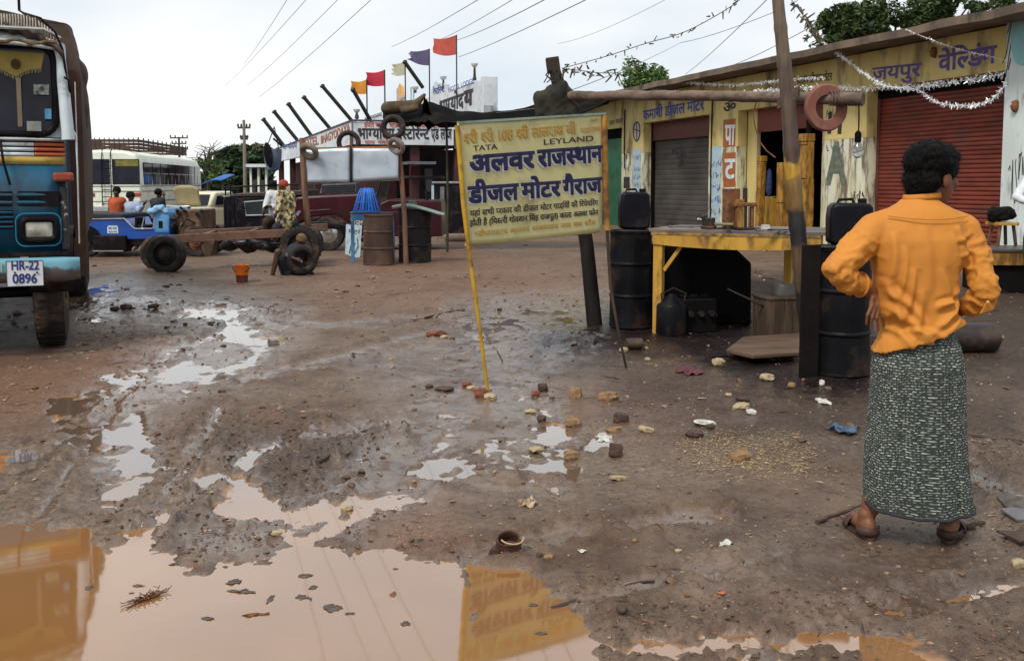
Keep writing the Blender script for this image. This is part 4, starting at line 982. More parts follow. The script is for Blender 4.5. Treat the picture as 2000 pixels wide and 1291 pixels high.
# ------------------------------------------------------------ oil drums
drum_m = pm('drum_black', (.007, .0065, .009), (.004, .004, .005), 3, .42, bump=.3, bscale=8, dirt=(.045, .026, .018), dscale=3.5, r2=.6, spec=.12)
def drum(label, base, r, h, mat, rim=None, group=None, name='oil_drum', lid=True, rz=0.0):
 t = thing(name, label, 'drum', base, rz, group)
 pr = [(r * .96, 0), (r * 1.0, .012), (r * .985, .03)]
 for k in range(3):
  z0 = h * (k + 1) / 3
  if k < 2: pr += [(r * .975, z0 - .02), (r * 1.02, z0 - .006), (r * 1.02, z0 + .006), (r * .975, z0 + .02)]
 pr += [(r * .975, h - .03), (r * 1.0, h - .02), (r * 1.01, h - .005), (r * .98, h)]
 mb = MB(); mb.lathe(pr, seg=36)
 me = mb.mesh('d')
 for v in me.vertices:
  a = math.atan2(v.co.y, v.co.x); d = mn.noise(V((math.cos(a) * 1.2 + base[0], math.sin(a) * 1.2, v.co.z * 2.2))) * .022 * r / .29; v.co.x += math.cos(a) * d; v.co.y += math.sin(a) * d
 me.shade_smooth(); me.set_sharp_from_angle(angle=R(10)); link_mesh('shell', me, mat, t)
 mb = MB(); mb.lathe([(r * .99, h - .004), (r * 1.015, h + .004), (r * .985, h + .012), (r * .95, h + .002), (r * .94, h - .016), (0, h - .016)], seg=36); mb.build('top_rim', rim or mat, t, smooth=40)
 return t
g = GP(1236, 645); z = P(1236, 449, g.y + .2).z
d1 = drum('tall black oil drum with a jerrycan on top, at the left leg of the table'.replace('left leg', 'far leg'), (g.x, g.y + .21, gh(g.x, g.y + .2)), .225, z - .02, drum_m, group='black oil drums at the table ends')
g = GP(1652, 740); z2_ = P(1652, 481, g.y + .2).z
d2 = drum('tall black oil drum behind the man in the orange shirt', (g.x + .02, g.y + .23, gh(g.x, g.y + .2)), .235, z2_ - .02, drum_m, group='black oil drums at the table ends')
def jerry(label, c, w_, h_, dp, rz):
 t = thing('jerrycan', label, 'jerrycan', c, rz, 'black plastic jerrycans on the drums')
 mb = MB(); mb.cap_((-w_ / 2 + .07, 0, .07), (w_ / 2 - .07, 0, .07), .07, .07, flat=dp / .14); n_ = 8
 prof = [(-w_ / 2 + .02, 0), (-w_ / 2, .03), (-w_ / 2 - .005, h_ * .6), (-w_ / 2 + .004, h_ - .04), (-w_ / 2 + .03, h_), (w_ / 2 - .03, h_ - .005), (w_ / 2 - .004, h_ - .04), (w_ / 2 + .005, h_ * .5), (w_ / 2, .03), (w_ / 2 - .02, 0)]
 mb = MB(); mb.prism([V((x, -dp / 2, z)) for x, z in prof], (0, dp, 0)); mb.build('can', pm('jerry_black', (.008, .0075, .012), (.005, .0045, .007), 3, .4, bump=.3, bscale=7, dirt=(.03, .022, .022), dscale=3, spec=.12), t, bevel=.025, smooth=40)
 mb = MB(); mb.tube([(-w_ * .3, 0, h_ - .01), (-w_ * .26, 0, h_ + .022), (w_ * .05, 0, h_ + .026), (w_ * .1, 0, h_ - .01)], .012, 8); mb.build('handle', drum_m, t, smooth=60)
 mb = MB(); mb.lathe([(.035, h_ - .01), (.035, h_ + .025), (.028, h_ + .032), (0, h_ + .032)], (w_ * .28, 0, 0), seg=14); mb.build('cap', drum_m, t, smooth=40)
 return t
p1 = d1.location; zt = z + .004; s_ = (p1.y - .1) / F
jerry('upright black jerrycan on the drum beside the signboard', (P(1238, 400, p1.y).x, p1.y - .02, P(1238, 449, p1.y - .2).z), 58 * s_, 73 * s_, .19, R(4))
p2 = d2.location; s_ = p2.y / F
jerry('wide black jerrycan on the drum behind the orange-shirted man', (P(1660, 400, p2.y).x, p2.y, P(1652, 481, p2.y - .2).z), 82 * s_, 82 * s_, .2, R(-6))
# dark plank between upright and drum
pk = MB(); a = GP(1580, 738); b = P(1583, 478, a.y + .05); pk.box((a + b) / 2, (36 * a.y / F, .035, (b - a).z)); tag(pk.build('oily_plank', pm('oily_wood', (.010, .007, .006), (.006, .004, .004), 4, .6, spec=.1, bump=.5), origin=a, bevel=.005), 'oil-blackened upright plank between the bamboo upright and the drum', 'plank')

# ------------------------------------------------------------ yellow work table
TZ = 1.06
def TP(px, py): return G(px, py, TZ)
fl_, fr_ = P(1276, 447, 9.95), P(1604, 453, 9.2)
fl_.z = fr_.z = TZ
ex = (fr_ - fl_).normalized(); ey = V((-ex.y, ex.x, 0)); Lt = (fr_ - fl_).length; Dt = 1.05
tb_ = thing('work_table', 'long scuffed yellow wooden workbench covered with tools', 'table', fl_ * V((1, 1, 0)) if False else V((fl_.x, fl_.y, 0)), math.atan2(ex.y, ex.x))
def tl(x, y, z): return V((x, y, z))
mb = MB()
for k in range(6): y0 = k * Dt / 6 + .004; mb.b2((-.05, y0, TZ - .035), (Lt + .12, y0 + Dt / 6 - .008, TZ + random.uniform(-.004, .004)))
mb.build('top_boards', pm('bench_top', (.16, .125, .11), (.08, .06, .055), 4, .55, bump=.6, bscale=16, streak=(.4, 2, 2), dirt=(.30, .26, .24), dscale=5, dmin=.55, dmax=.7), tb_, bevel=.004)
def apron(u, v):
 x = u * Lt; bow = 4 * u * (1 - u) * .035
 return V((x, .002 * v, TZ - .04 - v * (.115 + bow)))
mb = MB(); mb.grid(apron, 24, 3); mb.build('apron', yel_m, tb_, solid=.03)
mb = MB(); mb.b2((-.02, -.018, TZ - .066), (Lt, -.001, TZ - .036)); mb.build('edge_strip', pm('strip', (.33, .21, .06), (.10, .06, .03), 12, .7, bump=.8), tb_, bevel=.003)
gz = -.03
for (x, y, w_, d_) in [(.045, .05, .095, .09), (Lt - .04, .05, .085, .09), (.06, Dt - .06, .09, .09), (Lt - .5, Dt - .06, .08, .08)]:
 mb = MB(); mb.b2((x - w_ / 2, y - d_ / 2, gz), (x + w_ / 2, y + d_ / 2, TZ - .037)); mb.build('leg', yel_m, tb_, bevel=.008)
for (x0, x1) in ((.10, .30), (Lt - .09, Lt - .28)):
 mb = MB(); mb.bar((x0, .05, TZ - .42), (x1, .05, TZ - .14), .03, .035); mb.build('brace', yel_m, tb_)
for x_ in (): 
 if x_ < Lt - .3: mb = MB(); mb.b2((x_ + .35, Dt - .1, TZ - .5), (x_ + .42, Dt - .03, TZ - .037)); mb.build('rear_strut', yel_m, tb_)
# things on the table
iron = pm('iron_dark', (.045, .038, .036), (.025, .022, .022), 6, .45, metal=.5, bump=.4, dirt=(.12, .05, .025), dscale=7)
steel = pm('steel_worn', (.30, .30, .31), (.16, .15, .15), 8, .35, metal=.9)
rust = pm('rust', (.24, .10, .035), (.10, .04, .02), 7, .7, bump=.6, dirt=(.04, .025, .02), dscale=6)
Ttop = tb_.location
def onT(px, py): 
 p = G(px, py, TZ + .004); return p
p = onT(1384, 447); t = thing('bench_vice', 'small black bench vice with a bright spindle on the yellow table', 'vice', p, math.atan2(ex.y, ex.x))
mb = MB(); mb.b2((-.07, -.05, 0), (.07, .05, .03)); mb.b2((-.055, -.045, .03), (.055, .045, .11)); mb.b2((-.062, -.05, .085), (-.02, .05, .135)); mb.build('body', iron, t, bevel=.008)
mb = MB(); mb.lathe([(.016, 0), (.016, .13), (.024, .131), (.024, .15)], (-.04, 0, .085), axis='x', rot=None, seg=14); mb.build('spindle', steel, t, smooth=40).rotation_euler = (0, 0, math.pi)
mb = MB(); mb.tube([(.04, 0, .05), (.24, .02, .045)], .014, 8); mb.build('bar', pm('olive', (.20, .19, .08)), t, smooth=40)
for k, (px, w_, h_, m_, lb, pl_) in enumerate([(1427, 26, 78, rust, 'short rusty square post standing on the yellow table', 1), (1444, 14, 58, wood_gold, 'small golden wooden block beside the steel rod press', 0)]):
 p = onT(px, 447 if k == 0 else 448); s_ = p.y / F; t = thing(['rusty_post', 'wooden_block'][k], lb, ['post', 'block'][k], p, .2)
 mb = MB(); mb.b2((-w_ * s_ / 2, -w_ * s_ / 2, .012 if k == 0 else 0), (w_ * s_ / 2, w_ * s_ / 2, h_ * s_)); mb.build('block', m_, t, bevel=.006)
 if k == 0: mb = MB(); mb.box((0, 0, .006), (.2, .16, .012)); mb.build('base_plate', iron, t)
p = onT(1454, 448); s_ = p.y / F; t = thing('hand_press', 'rusty iron hand press with two upright steel rods', 'press', p, .2)
mb = MB(); mb.b2((-.11, -.09, 0), (.11, .09, .02)); mb.build('base', iron, t, bevel=.004)
for dx in (-.075, .075): mb = MB(); mb.b2((dx - .018, -.018, .021), (dx + .018, .018, 44 * s_)); mb.build('column', rust, t, bevel=.004)
mb = MB(); mb.b2((-.115, -.03, 44 * s_ + .001), (.115, .03, 52 * s_)); mb.build('crosshead', rust, t, bevel=.008)
mb = MB(); mb.lathe([(.022, 0.02), (.022, 80 * s_), (.012, 81 * s_)], seg=14); mb.build('ram', iron, t, smooth=40)
for dx in (-.035, .035): mb = MB(); mb.tube([(dx, -.02, .02), (dx, -.02, 43 * s_)], .008, 6); mb.build('rod', steel, t)
rd = random.Random(5)
for k, (px, py) in enumerate([(1340, 444), (1402, 449), (1495, 449), (1508, 451), (1535, 451), (1425, 442)]):
 p = onT(px, py); mb = MB(); rz = rd.uniform(-.4, .4)
 nm_, lb = [('steel_strip', 'bright steel strip lying near the vice'), ('spanner', 'black spanner lying beside the vice'), ('socket_box', 'small pale carton on the yellow table edge'), ('steel_bar', 'long steel bar lying by the bamboo upright'), ('flat_file', 'dark flat file at the far end of the yellow table'), ('engine_bracket', 'dark iron bracket behind the rusty post')][k]
 if k == 1: mb.bar((-.09, 0, .008), (.09, 0, .008), .018, .012); mb.lathe([(.014, -.006), (.026, -.006), (.026, .006), (.014, .006), (.014, -.006)], (.1, 0, .008), seg=12); mb.lathe([(.012, -.006), (.022, -.006), (.022, .006), (.012, .006), (.012, -.006)], (-.1, 0, .008), seg=12)
 elif k == 2: mb.box((0, 0, .02), (.07, .05, .04)); mb.box((0, 0, .043), (.074, .054, .006))
 elif k == 5: mb.box((0, 0, .03), (.08, .06, .06)); mb.box((.05, 0, .015), (.1, .04, .03)); mb.lathe([(.02, 0), (.02, .05)], (-.02, 0, .06), seg=12)
 else: mb.bar((-.14, 0, .008), (.16, 0, .008), .02, .012); mb.bar((-.14, 0, .010), (-.18, 0, .010), .03, .018)
 o = mb.build(nm_, [steel, iron, shade_w, steel, iron, iron][k], origin=V((0, 0, 0)), bevel=.003, smooth=40); o.location = p; o.rotation_euler = (0, 0, rz); tag(o, lb, ['metal strip', 'spanner', 'carton', 'bar', 'file', 'bracket'][k])
# ------------------------------------------------------------ beneath and around the table
black_m = pm('sooty', (.006, .005, .005), (.004, .0035, .0035), 3, .6, bump=.5, bscale=10, r2=.8, spec=.1)
g = GP(1456, 640); t = thing('sooty_cabinet', 'soot-black metal cabinet with a slanting top under the yellow table', 'cabinet', (g.x - .12, g.y + .45, gh(g.x, g.y + .4)), R(-8)); s_ = (g.y + .45) / F
mb = MB(); mb.prism([V((-.82, -.2, 0)), V((.26, -.2, 0)), V((.25, -.2, .66)), V((.10, -.2, .80)), V((-.82, -.2, .86))], (0, .42, 0)); mb.build('body', black_m, t, bevel=.02)
mb = MB(); mb.b2((-.36, -.216, .08), (.06, -.203, .70)); mb.build('door', black_m, t, bevel=.006)
g = GP(1355, 655); t = thing('engine_block', 'greasy black engine block lying under the yellow table', 'engine', (g.x, g.y + .3, gh(g.x, g.y + .3)), R(12))
mb = MB(); mb.b2((-.24, -.16, 0), (.24, .16, .34)); 
for q in range(4): mb.lathe([(.045, .34), (.045, .37), (.03, .375)], (-.17 + q * .113, 0, 0), seg=14)
mb.b2((-.28, -.1, .05), (-.241, .1, .25)); mb.build('block', black_m, t, bevel=.012)
for q in range(4): mb = MB(); mb.lathe([(.03, 0), (.03, .05), (.022, .055)], (-.17 + q * .113, -.161, .2), axis='y', rot=(0, 0, math.pi) if False else None, seg=10); mb.build('exhaust_port', iron, t).location = (0, -.05, 0)
mb = MB(); mb.lathe([(.085, 0), (.09, .02), (.05, .03), (.03, .06)], (.241, 0, .15), axis='x', seg=20); mb.build('flywheel', iron, t, smooth=40)
g = GP(1310, 660); t = thing('oil_can', 'black dented oil can standing at the foot of the table leg', 'can', (g.x + .05, g.y + .3, gh(g.x, g.y + .3)), .3)
mb = MB(); mb.lathe([(.15, 0), (.155, .02), (.15, .28), (.14, .30), (.06, .36), (.03, .40)], seg=24); mb.build('can_body', drum_m, t, smooth=40); mb = MB(); mb.tube([(.13, 0, .3), (.16, 0, .4), (.02, 0, .46), (-.12, 0, .4), (-.1, 0, .33)], .008, 6); mb.build('handle', iron, t)
g = GP(1352, 640); mb = MB(); mb.cap_((-.3, .7, .12), (.25, .75, .12), .12, .15); mb.cap_((.1, .7, .15), (.35, .8, .3), .12, .1); mb.cap_((-.35, .7, .3), (0, .75, .35), .18, .2); mb.cap_((-.3, .8, .5), (.2, .85, .55), .14, .12)
o = link_mesh('oily_tarp_heap', organic(mb, .025, 4, lambda co, no: co + no * (fbm(co[:, 0] * 6, co[:, 2] * 6, 4, 9, z=co[:, 1] * 6) * .06)[:, None]), black_m); o.location = (g.x, g.y, -.05); tag(o, 'black heap of oily tarpaulin piled behind the engine block', 'tarpaulin')
# wooden crate with an upturned basin, lever leaning on it
g = GP(1525, 668); s_ = g.y / F; t = thing('wooden_crate', 'dark rough wooden crate beside the bamboo upright', 'crate', (g.x, g.y + .18, gh(g.x, g.y + .2)), R(10)); W_, H_ = 74 * s_, 84 * s_
for k in range(4):
 mb = MB(); x0 = -W_ / 2 + k * W_ / 4; mb.b2((x0 + .002, -.17, 0), (x0 + W_ / 4 - .002, -.15, H_)); mb.build('front_board', wood_dk, t, bevel=.003)
mb = MB(); mb.b2((-W_ / 2 + .012, -.149, 0), (-W_ / 2 + .03, .17, H_ - .003)); mb.b2((W_ / 2 - .03, -.149, 0), (W_ / 2 - .012, .17, H_ - .003)); mb.b2((-W_ / 2 + .031, .15, 0), (W_ / 2 - .031, .169, H_ - .006)); mb.build('side_boards', wood_dk, t)
mb = MB(); mb.b2((-W_ / 2, -.18, H_ + .001), (W_ / 2, .18, H_ + .022)); mb.build('lid', wood_dk, t, bevel=.004)
c = t.location; mb = MB(); r_ = 24 * s_; mb.lathe([(r_ * 1.0, 0), (r_ * 1.02, .012), (r_ * .96, .03), (r_ * .92, .09), (r_ * .8, .115), (r_ * .3, .12), (0, .12)], seg=28)
o = mb.build('basin', pm('basin_grey', (.06, .055, .05), (.035, .032, .03), 5, .5, bump=.3), smooth=45); o.location = c + V((.06, 0, H_ + .024)); tag(o, 'upturned grey metal basin resting on the wooden crate', 'basin')
mb = MB(); a = P(1432, 570, c.y - .05); b = P(1492, 598, c.y - .1); mb.tube([a + (a - b) * .2, a, b], [.010, .009, .012], 8); tag(mb.build('iron_lever', iron, origin=a, smooth=60), 'grey iron lever leaning against the wooden crate', 'lever')
# big plank lying
a = GP(1418, 702); b = GP(1562, 668); c = GP(1560, 708); d = GP(1470, 714); e = GP(1450, 676)
mb = MB(); z_ = .055; mb.prism([V((p.x, p.y, gh(p.x, p.y) + z_)) for p in (a, d, c, b, e)], (0, 0, .035)); tag(mb.build('lying_plank', pm('plank_brown', (.12, .075, .05), (.06, .038, .026), 3, .7, bump=.7, streak=(.5, 2, 2)), origin=a, bevel=.008), 'broad dark plank lying on the oily ground by the crate', 'plank')
# small cylinder can at sign foot
g = GP(1238, 682); mb = MB(); mb.lathe([(.045, -.075), (.05, -.07), (.05, .07), (.045, .075), (.0, .07)], axis='x', seg=22); mb.lathe([(.052, -.02), (.052, -.012)], axis='x', seg=22)
o = mb.build('tin_can', pm('tin_brown', (.11, .075, .05), (.05, .035, .025), 8, .45, metal=.4), smooth=40); o.location = g + V((0, 0, .05)); o.rotation_euler = (0, 0, R(12)); tag(o, 'brown rusty tin can lying on its side at the foot of the black drum', 'tin can')
# lying barrel behind the man
g = GP(1918, 692); t = thing('lying_gas_cylinder', 'large sooty gas cylinder lying on the ground behind the man', 'gas cylinder', (g.x, g.y + .13, gh(g.x, g.y) + .13), R(-6))
mb = MB(); mb.lathe([(.02, -.62), (.09, -.60), (.13, -.52), (.135, -.2), (.135, .12), (.12, .17), (.06, .205), (.035, .21)], axis='x', seg=28); mb.build('cylinder', pm('cyl', (.035, .024, .022), (.02, .015, .014), 5, .4, bump=.4, dirt=(.07, .045, .035), dscale=5), t, smooth=50)
mb = MB(); mb.lathe([(.022, .205), (.022, .235), (.012, .24)], axis='x', seg=12); mb.build('valve', pm('brass', (.25, .17, .08), None, 8, .5, metal=.5), t, smooth=40)
# ------------------------------------------------------------ shared wheel maker
rubber = pm('rubber', (.022, .018, .018), (.012, .010, .010), 6, .75, bump=.4, bscale=20, dirt=(.11, .07, .045), dscale=4, dmin=.5, dmax=.7, spec=.3)
hubm = pm('hub_dark', (.045, .04, .04), (.03, .027, .026), 6, .5, metal=.3, dirt=(.10, .06, .04), dscale=6)
glass_m = pm('glass_dark', (.016, .017, .030), (.010, .010, .018), 2, .08, spec=.22)
chrome = pm('chrome', (.6, .6, .6), (.45, .45, .45), 8, .2, metal=.9)
def wheel(parent, c, r, w_, axis='x', rim_m=None, face=1, lug=True):
 """c in the parent's frame; axle along axis; tyre > rim as part with sub-part"""
 mb = MB(); hw = w_ / 2
 pr = [(r * .62, -hw * .8), (r * .80, -hw), (r * .95, -hw * .9), (r, -hw * .6), (r, hw * .6), (r * .95, hw * .9), (r * .80, hw), (r * .62, hw * .8), (r * .60, 0), (r * .62, -hw * .8)]
 mb.lathe(pr, c, axis=axis, seg=32)
 if lug:
  for k in range(28):
   a = 2 * math.pi * k / 28
   for s_ in (-1, 1):
    u, v = math.cos(a) * r, math.sin(a) * r
    p = {'x': V((s_ * hw * .42, u, v)), 'y': V((u, s_ * hw * .42, v))}[axis]
    sz = {'x': (hw * .8, r * .07, r * .13), 'y': (r * .13, hw * .8, r * .07)}[axis]
    rt = {'x': (a + math.pi / 2 + R(0), 0, 0), 'y': (0, -a, 0)}[axis]
    mb.box(V(c) + p, {'x': (hw * .8, r * .12, .014), 'y': (.014, hw * .8, r * .12)}[axis], rt)
 t = mb.build('tyre', rubber, parent, smooth=40)
 mb = MB(); f = hw * .7 * face
 mb.lathe([(r * .64, -f * .9), (r * .60, -f), (r * .58, f * .3), (r * .34, f * .55), (r * .32, f * 1.05), (r * .16, f * 1.15), (r * .15, f * 1.4), (0, f * 1.45)], c, axis=axis, seg=26)
 mb.build('rim', rim_m or hubm, t, smooth=35)
 return t
# ------------------------------------------------------------ lorry at the frame edge
AT = R(22); TR_ = V((math.cos(AT), math.sin(AT), 0)); TBK = V((-math.sin(AT), math.cos(AT), 0))
TC = P(157, 520, 8.85); TC.z = 0; TO = TC - TR_ * 1.22
truck = thing('parked_lorry', 'blue and white painted lorry with a tarpaulin-covered load and number plate', 'lorry', TO, AT)
def TF(px, py, back=0.0):
 p = PL(px, py, TO + TBK * back, TBK) - TO; return p.dot(TR_), p.z
blue_t = pm('truck_blue', (.012, .085, .155), (.008, .055, .105), 1.6, .35, dirt=(.022, .022, .03), dscale=1.8, dmin=.5, dmax=.72, coat=.2, bump=.05)
white_t = pm('truck_white', (.62, .70, .74), (.52, .60, .64), 3, .4, dirt=(.20, .17, .14), dscale=5, dmin=.56, dmax=.72)
yel_t = pm('truck_yellow', (.42, .30, .07), (.33, .23, .05), 3, .45, dirt=(.12, .09, .05), dscale=5)
or_t = pm('truck_orange', (.40, .085, .03), (.32, .07, .03), 3, .45, dirt=(.12, .06, .04), dscale=6)
black_t = pm('truck_black', (.007, .006, .008), (.005, .004, .005), 4, .5, spec=.1, dirt=(.03, .02, .016), dscale=3)
brown_tarp = pm('tarp_cover', (.095, .062, .050), (.045, .029, .024), 2.2, .85, bump=.9, bscale=9, dirt=(.04, .03, .026), dscale=2.5, streak=(1, 1, .6))
tx = lambda px, py=360, b=0.0: TF(px, py, b)[0]
tz = lambda py, px=90, b=0.0: TF(px, py, b)[1]
Wd = 1.12
zs = dict(bt=tz(500), ws0=tz(268), ws1=tz(92), roof=tz(62), st=tz(272), y0=tz(322), y1=tz(306), mid=tz(334), low=tz(492))
print('truck', zs, tx(137, 300), tx(103, 200), tx(157, 520))
def fx(f, x):     # slightly bowed front: y as a function of x
 return .10 * (abs(x) / Wd) ** 3
def front_panel(name, z0, z1, x0, x1, mat, y=0.0, th=.03, par=None, bevel=.0, label=None):
 mb = MB(); n = 14
 def f(u, v): x = x0 + (x1 - x0) * u; return V((x, y + fx(0, x), z0 + (z1 - z0) * v))
 mb.grid(f, n, 2); o = mb.build(name, mat, par or truck, smooth=60, solid=th, label=label); return o
# cab body: sides, back, roof shell behind the front skin
mb = MB(); n = 16; zc0, zc1 = zs['low'], zs['ws0'] + .02
cab = [(-Wd, .14), (-Wd, 1.55), (Wd, 1.55), (Wd, .14)]
mb.prism([V((x, y, zc0)) for x, y in [(Wd - .02, .13), (Wd, .2), (Wd, 1.55), (-Wd, 1.55), (-Wd, .2), (-Wd + .02, .13)]], (0, 0, zc1 - zc0)); mb.build('cab_body', blue_t, truck, bevel=.03)
front_panel('front_panel', zs['low'], zs['y0'], -Wd, Wd, blue_t)
front_panel('yellow_band', zs['y0'] + .002, zs['y1'], -Wd, Wd, yel_t, y=-.004)
hh_ = zs['ws0'] - .04 - zs['y1']
for k in range(3):
 za = zs['y1'] + .004 + hh_ * k / 3; zb = za + hh_ / 3 - .014
 front_panel('white_band', za, zb, -Wd, Wd - .24, white_t, y=-.006); front_panel('orange_band', za, zb, Wd - .236, Wd + .01, or_t, y=-.006)
 front_panel('black_groove', zb + .002, zb + .012, -Wd, Wd, black_t, y=.004)
front_panel('sill_strip', zs['ws0'] - .036, zs['ws0'] - .006, -Wd + .01, Wd - .01, chrome, y=-.02, th=.03)
# windscreen: frame with rounded glass
def rrect(x0, x1, z0, z1, r, y, n=6):
 pts = []
 for cx, cz, a0 in ((x1 - r, z1 - r, 0), (x0 + r, z1 - r, 90), (x0 + r, z0 + r, 180), (x1 - r, z0 + r, 270)):
  for k in range(n + 1): a = R(a0 + 90 * k / n); x = cx + math.cos(a) * r; pts.append(V((x, y + fx(0, x) * .8, cz + math.sin(a) * r)))
 return pts
gx = tx(105, 200); xin = tx(128, 120)
wz0, wz1 = zs['ws0'] + .035, zs['ws1']
lean = lambda z: .0
for side in (-1, 1):
 x0, x1 = (0.03, gx) if side > 0 else (-gx, -0.03)
 x0 = -gx if side < 0 else 0.02
 if side < 0: x1 = -0.02
o_ = rrect(-gx + .0, gx, wz0, wz1, .12, -.022)
mb = MB(); mb.prism(rrect(-xin, xin, zs['ws0'], tz(80), .03, .02, 3), (0, .04, 0)); mb.build('windscreen_surround', white_t, truck)
mb = MB(); mb.tube(rrect(-gx - .01, gx + .01, wz0 - .01, wz1 + .01, .13, -.006), .03, 8, closed=True); mb.build('windscreen_seal', black_t, truck, smooth=60)
mb = MB(); mb.prism(rrect(-gx, gx, wz0, wz1, .12, -.002), (0, .014, 0)); gl = mb.build('windscreen', glass_m, truck)
mb = MB(); zc_ = tz(120); vx = [tx(-160, 120), tx(-100, 100), tx(0, 100), tx(86, 100), tx(80, 140), tx(60, 143), tx(45, 148), tx(32, 154), tx(18, 148), tx(-6, 138), tx(-60, 130), tx(-160, 130)]
vz = [tz(105), tz(103), tz(103), tz(104), tz(135), tz(137), tz(143), tz(152), tz(146), tz(136), tz(130), tz(130)]
mb.prism([V((x, -.008 + fx(0, x) * .8, z)) for x, z in zip(vx, vz)], (0, .004, 0)); mb.build('yellow_pelmet', pm('pelmet', (.30, .22, .05), (.22, .16, .035), 6, .7), truck, label='yellow fringed cloth pelmet behind the windscreen')
mb = MB(); rd = random.Random(9)
for k in range(40):
 x = vx[4] + (vx[9] - vx[4]) * k / 39; z = np.interp(x, [vx[9], vx[8], vx[7], vx[6], vx[5], vx[4]], [vz[9], vz[8], vz[7], vz[6], vz[5], vz[4]])
 mb.tube([(x, -.012 + fx(0, x) * .8, z + .01), (x + rd.uniform(-.008, .008), -.012 + fx(0, x) * .8, z - .03)], .0018, 4)
mb.build('tassels', pm('tassel', (.36, .30, .14)), truck)
cx_, cz_ = tx(31, 128), tz(128); mb = MB()
for rr_ in (.040, .026, .012): mb.tube([V((cx_ + math.cos(a) * rr_ * .85, -.016 + fx(0, cx_) * .8, cz_ + math.sin(a) * rr_)) for a in np.linspace(0, 2 * math.pi, 22)[:-1]], .0035, 5, closed=True)
mb.build('pelmet_emblem', black_t, truck, smooth=60)
mb = MB(); x = tx(38, 200); mb.b2((x - .018, -.010, wz0 + .05), (x + .018, -.006, tz(155))); mb.build('hanging_strap', pm('strap', (.17, .13, .09), None, 6, .7), truck)
mb = MB(); mb.b2((tx(88, 230), -.012, tz(233)), (tx(101, 230), -.006, tz(213))); mb.build('blue_sticker', pm('stick_b', (.02, .16, .35), (.1, .25, .4), 20, .5), truck)
mb = MB(); mb.b2((tx(53, 250), -.012, tz(257)), (tx(81, 250), -.006, tz(238))); mb.build('paper_sticker', pm('stick_w', (.26, .27, .25), (.16, .17, .16), 20, .6), truck)
mb = MB(); mb.b2((tx(66, 170), -.011, tz(186)), (tx(96, 170), -.007, tz(166))); mb.build('lace_sticker', pm('stick_l', (.22, .26, .22), (.02, .02, .03), 24, .6), truck)
mb = MB(); mb.tube([(tx(2, 285), -.03, tz(278)), (tx(8, 320), -.05, tz(318)), (tx(21, 360), -.045, tz(362))], .011, 6); mb.build('wiper_arm', black_t, truck, smooth=60)
# cab pillar and cowl
mb = MB(); mb.tube([(tx(133, 275), .06, zs['ws0'] - .02), (tx(124, 180), .07, tz(180)), (tx(113, 95), .10, tz(92))], [.055, .052, .05], 10, flat=1.2); mb.build('corner_pillar', white_t, truck, smooth=60)
mb = MB(); mb.tube([(-tx(133, 275), .06, zs['ws0'] - .02), (-tx(124, 180), .07, tz(180)), (-tx(113, 95), .10, tz(92))], [.055, .052, .05], 10, flat=1.2); mb.build('corner_pillar', white_t, truck, smooth=60)
xr = tx(112, 80)
for s_ in (-1, 1):
 mb = MB(); mb.prism([V((s_ * (Wd - .01), .12, zs['ws0'])), V((s_ * (Wd - .01), 1.5, zs['ws0'])), V((s_ * (xr + .02), 1.5, tz(80))), V((s_ * (xr + .02), .16, tz(80)))], (-s_ * .04, 0, 0)); mb.build('side_window', glass_m, truck)
mb = MB(); mb.b2((-Wd, 1.45, zs['ws0']), (Wd, 1.55, tz(62))); mb.build('cab_back', blue_t, truck)
z0, z1 = tz(92), tz(60)
def vis(u, v):
 x = -xr - .02 + (2 * xr + .04) * u; e = (abs(x) / xr) ** 6
 return V((x, -.10 + .20 * v + .12 * e, z0 + .0 + (z1 - z0) * v - .06 * e * v - .02 * e))
mb = MB(); mb.grid(vis, 30, 5); mb.build('sun_visor', pm('visor_w', (.50, .55, .56), (.34, .37, .36), 5, .5, dirt=(.12, .10, .08), dscale=6, dmin=.52, dmax=.64), truck, smooth=60, solid=.02)
mb = MB(); pts = []
for k in range(60):
 x = -xr + 2 * xr * k / 59; pts.append((x, -.115, z0 + .022 + .012 * math.sin(k * .9) + rd.uniform(-.004, .004)))
mb.tube(pts, .014, 6); mb.build('tinsel_edge', pm('tins', (.22, .13, .04), (.06, .05, .03), 25, .7, bump=1), truck, smooth=60)
mb = MB(); mb.tube([(-xr - .02, -.06, z1 - .0), (xr - .1, -.06, z1 - .0), (xr + .02, .08, z1 - .05)], .015, 8); mb.build('visor_rail', chrome, truck, smooth=60)
# grille, louvres, headlights, indicator
def louvres(x0, x1, z0, z1, n):
 for k in range(n):
  z = z0 + (z1 - z0) * (k + .5) / n; mb = MB()
  def f(u, v): x = x0 + (x1 - x0) * u; return V((x, -.03 + fx(0, x) - .02 * math.sin(v * math.pi), z - (z1 - z0) / n * .3 + v * (z1 - z0) / n * .6))
  mb.grid(f, 10, 5); mb.build('grille_bar', blue_t, truck, smooth=60)
def mirror_x(a, b): return (-b, -a)
gz1, gz0 = tz(366), tz(398)
for (a, b, c, d, n_) in [(tx(33, 380), tx(114, 380), tz(403), tz(374), 2), (tx(-60, 380), tx(24, 380), tz(403), tz(374), 2), (tx(-75, 430), tx(26, 430), tz(447), tz(410), 4)]:
 pn = MB(); pn.b2((a, -.028 + fx(0, b) * .5, c), (b, -.008 + fx(0, b), d)); pn.build('grille_recess', black_t, truck); louvres(a, b, c, d, n_)
hx0, hx1, hz0, hz1 = tx(49, 440), tx(104, 440), tz(464), tz(433)
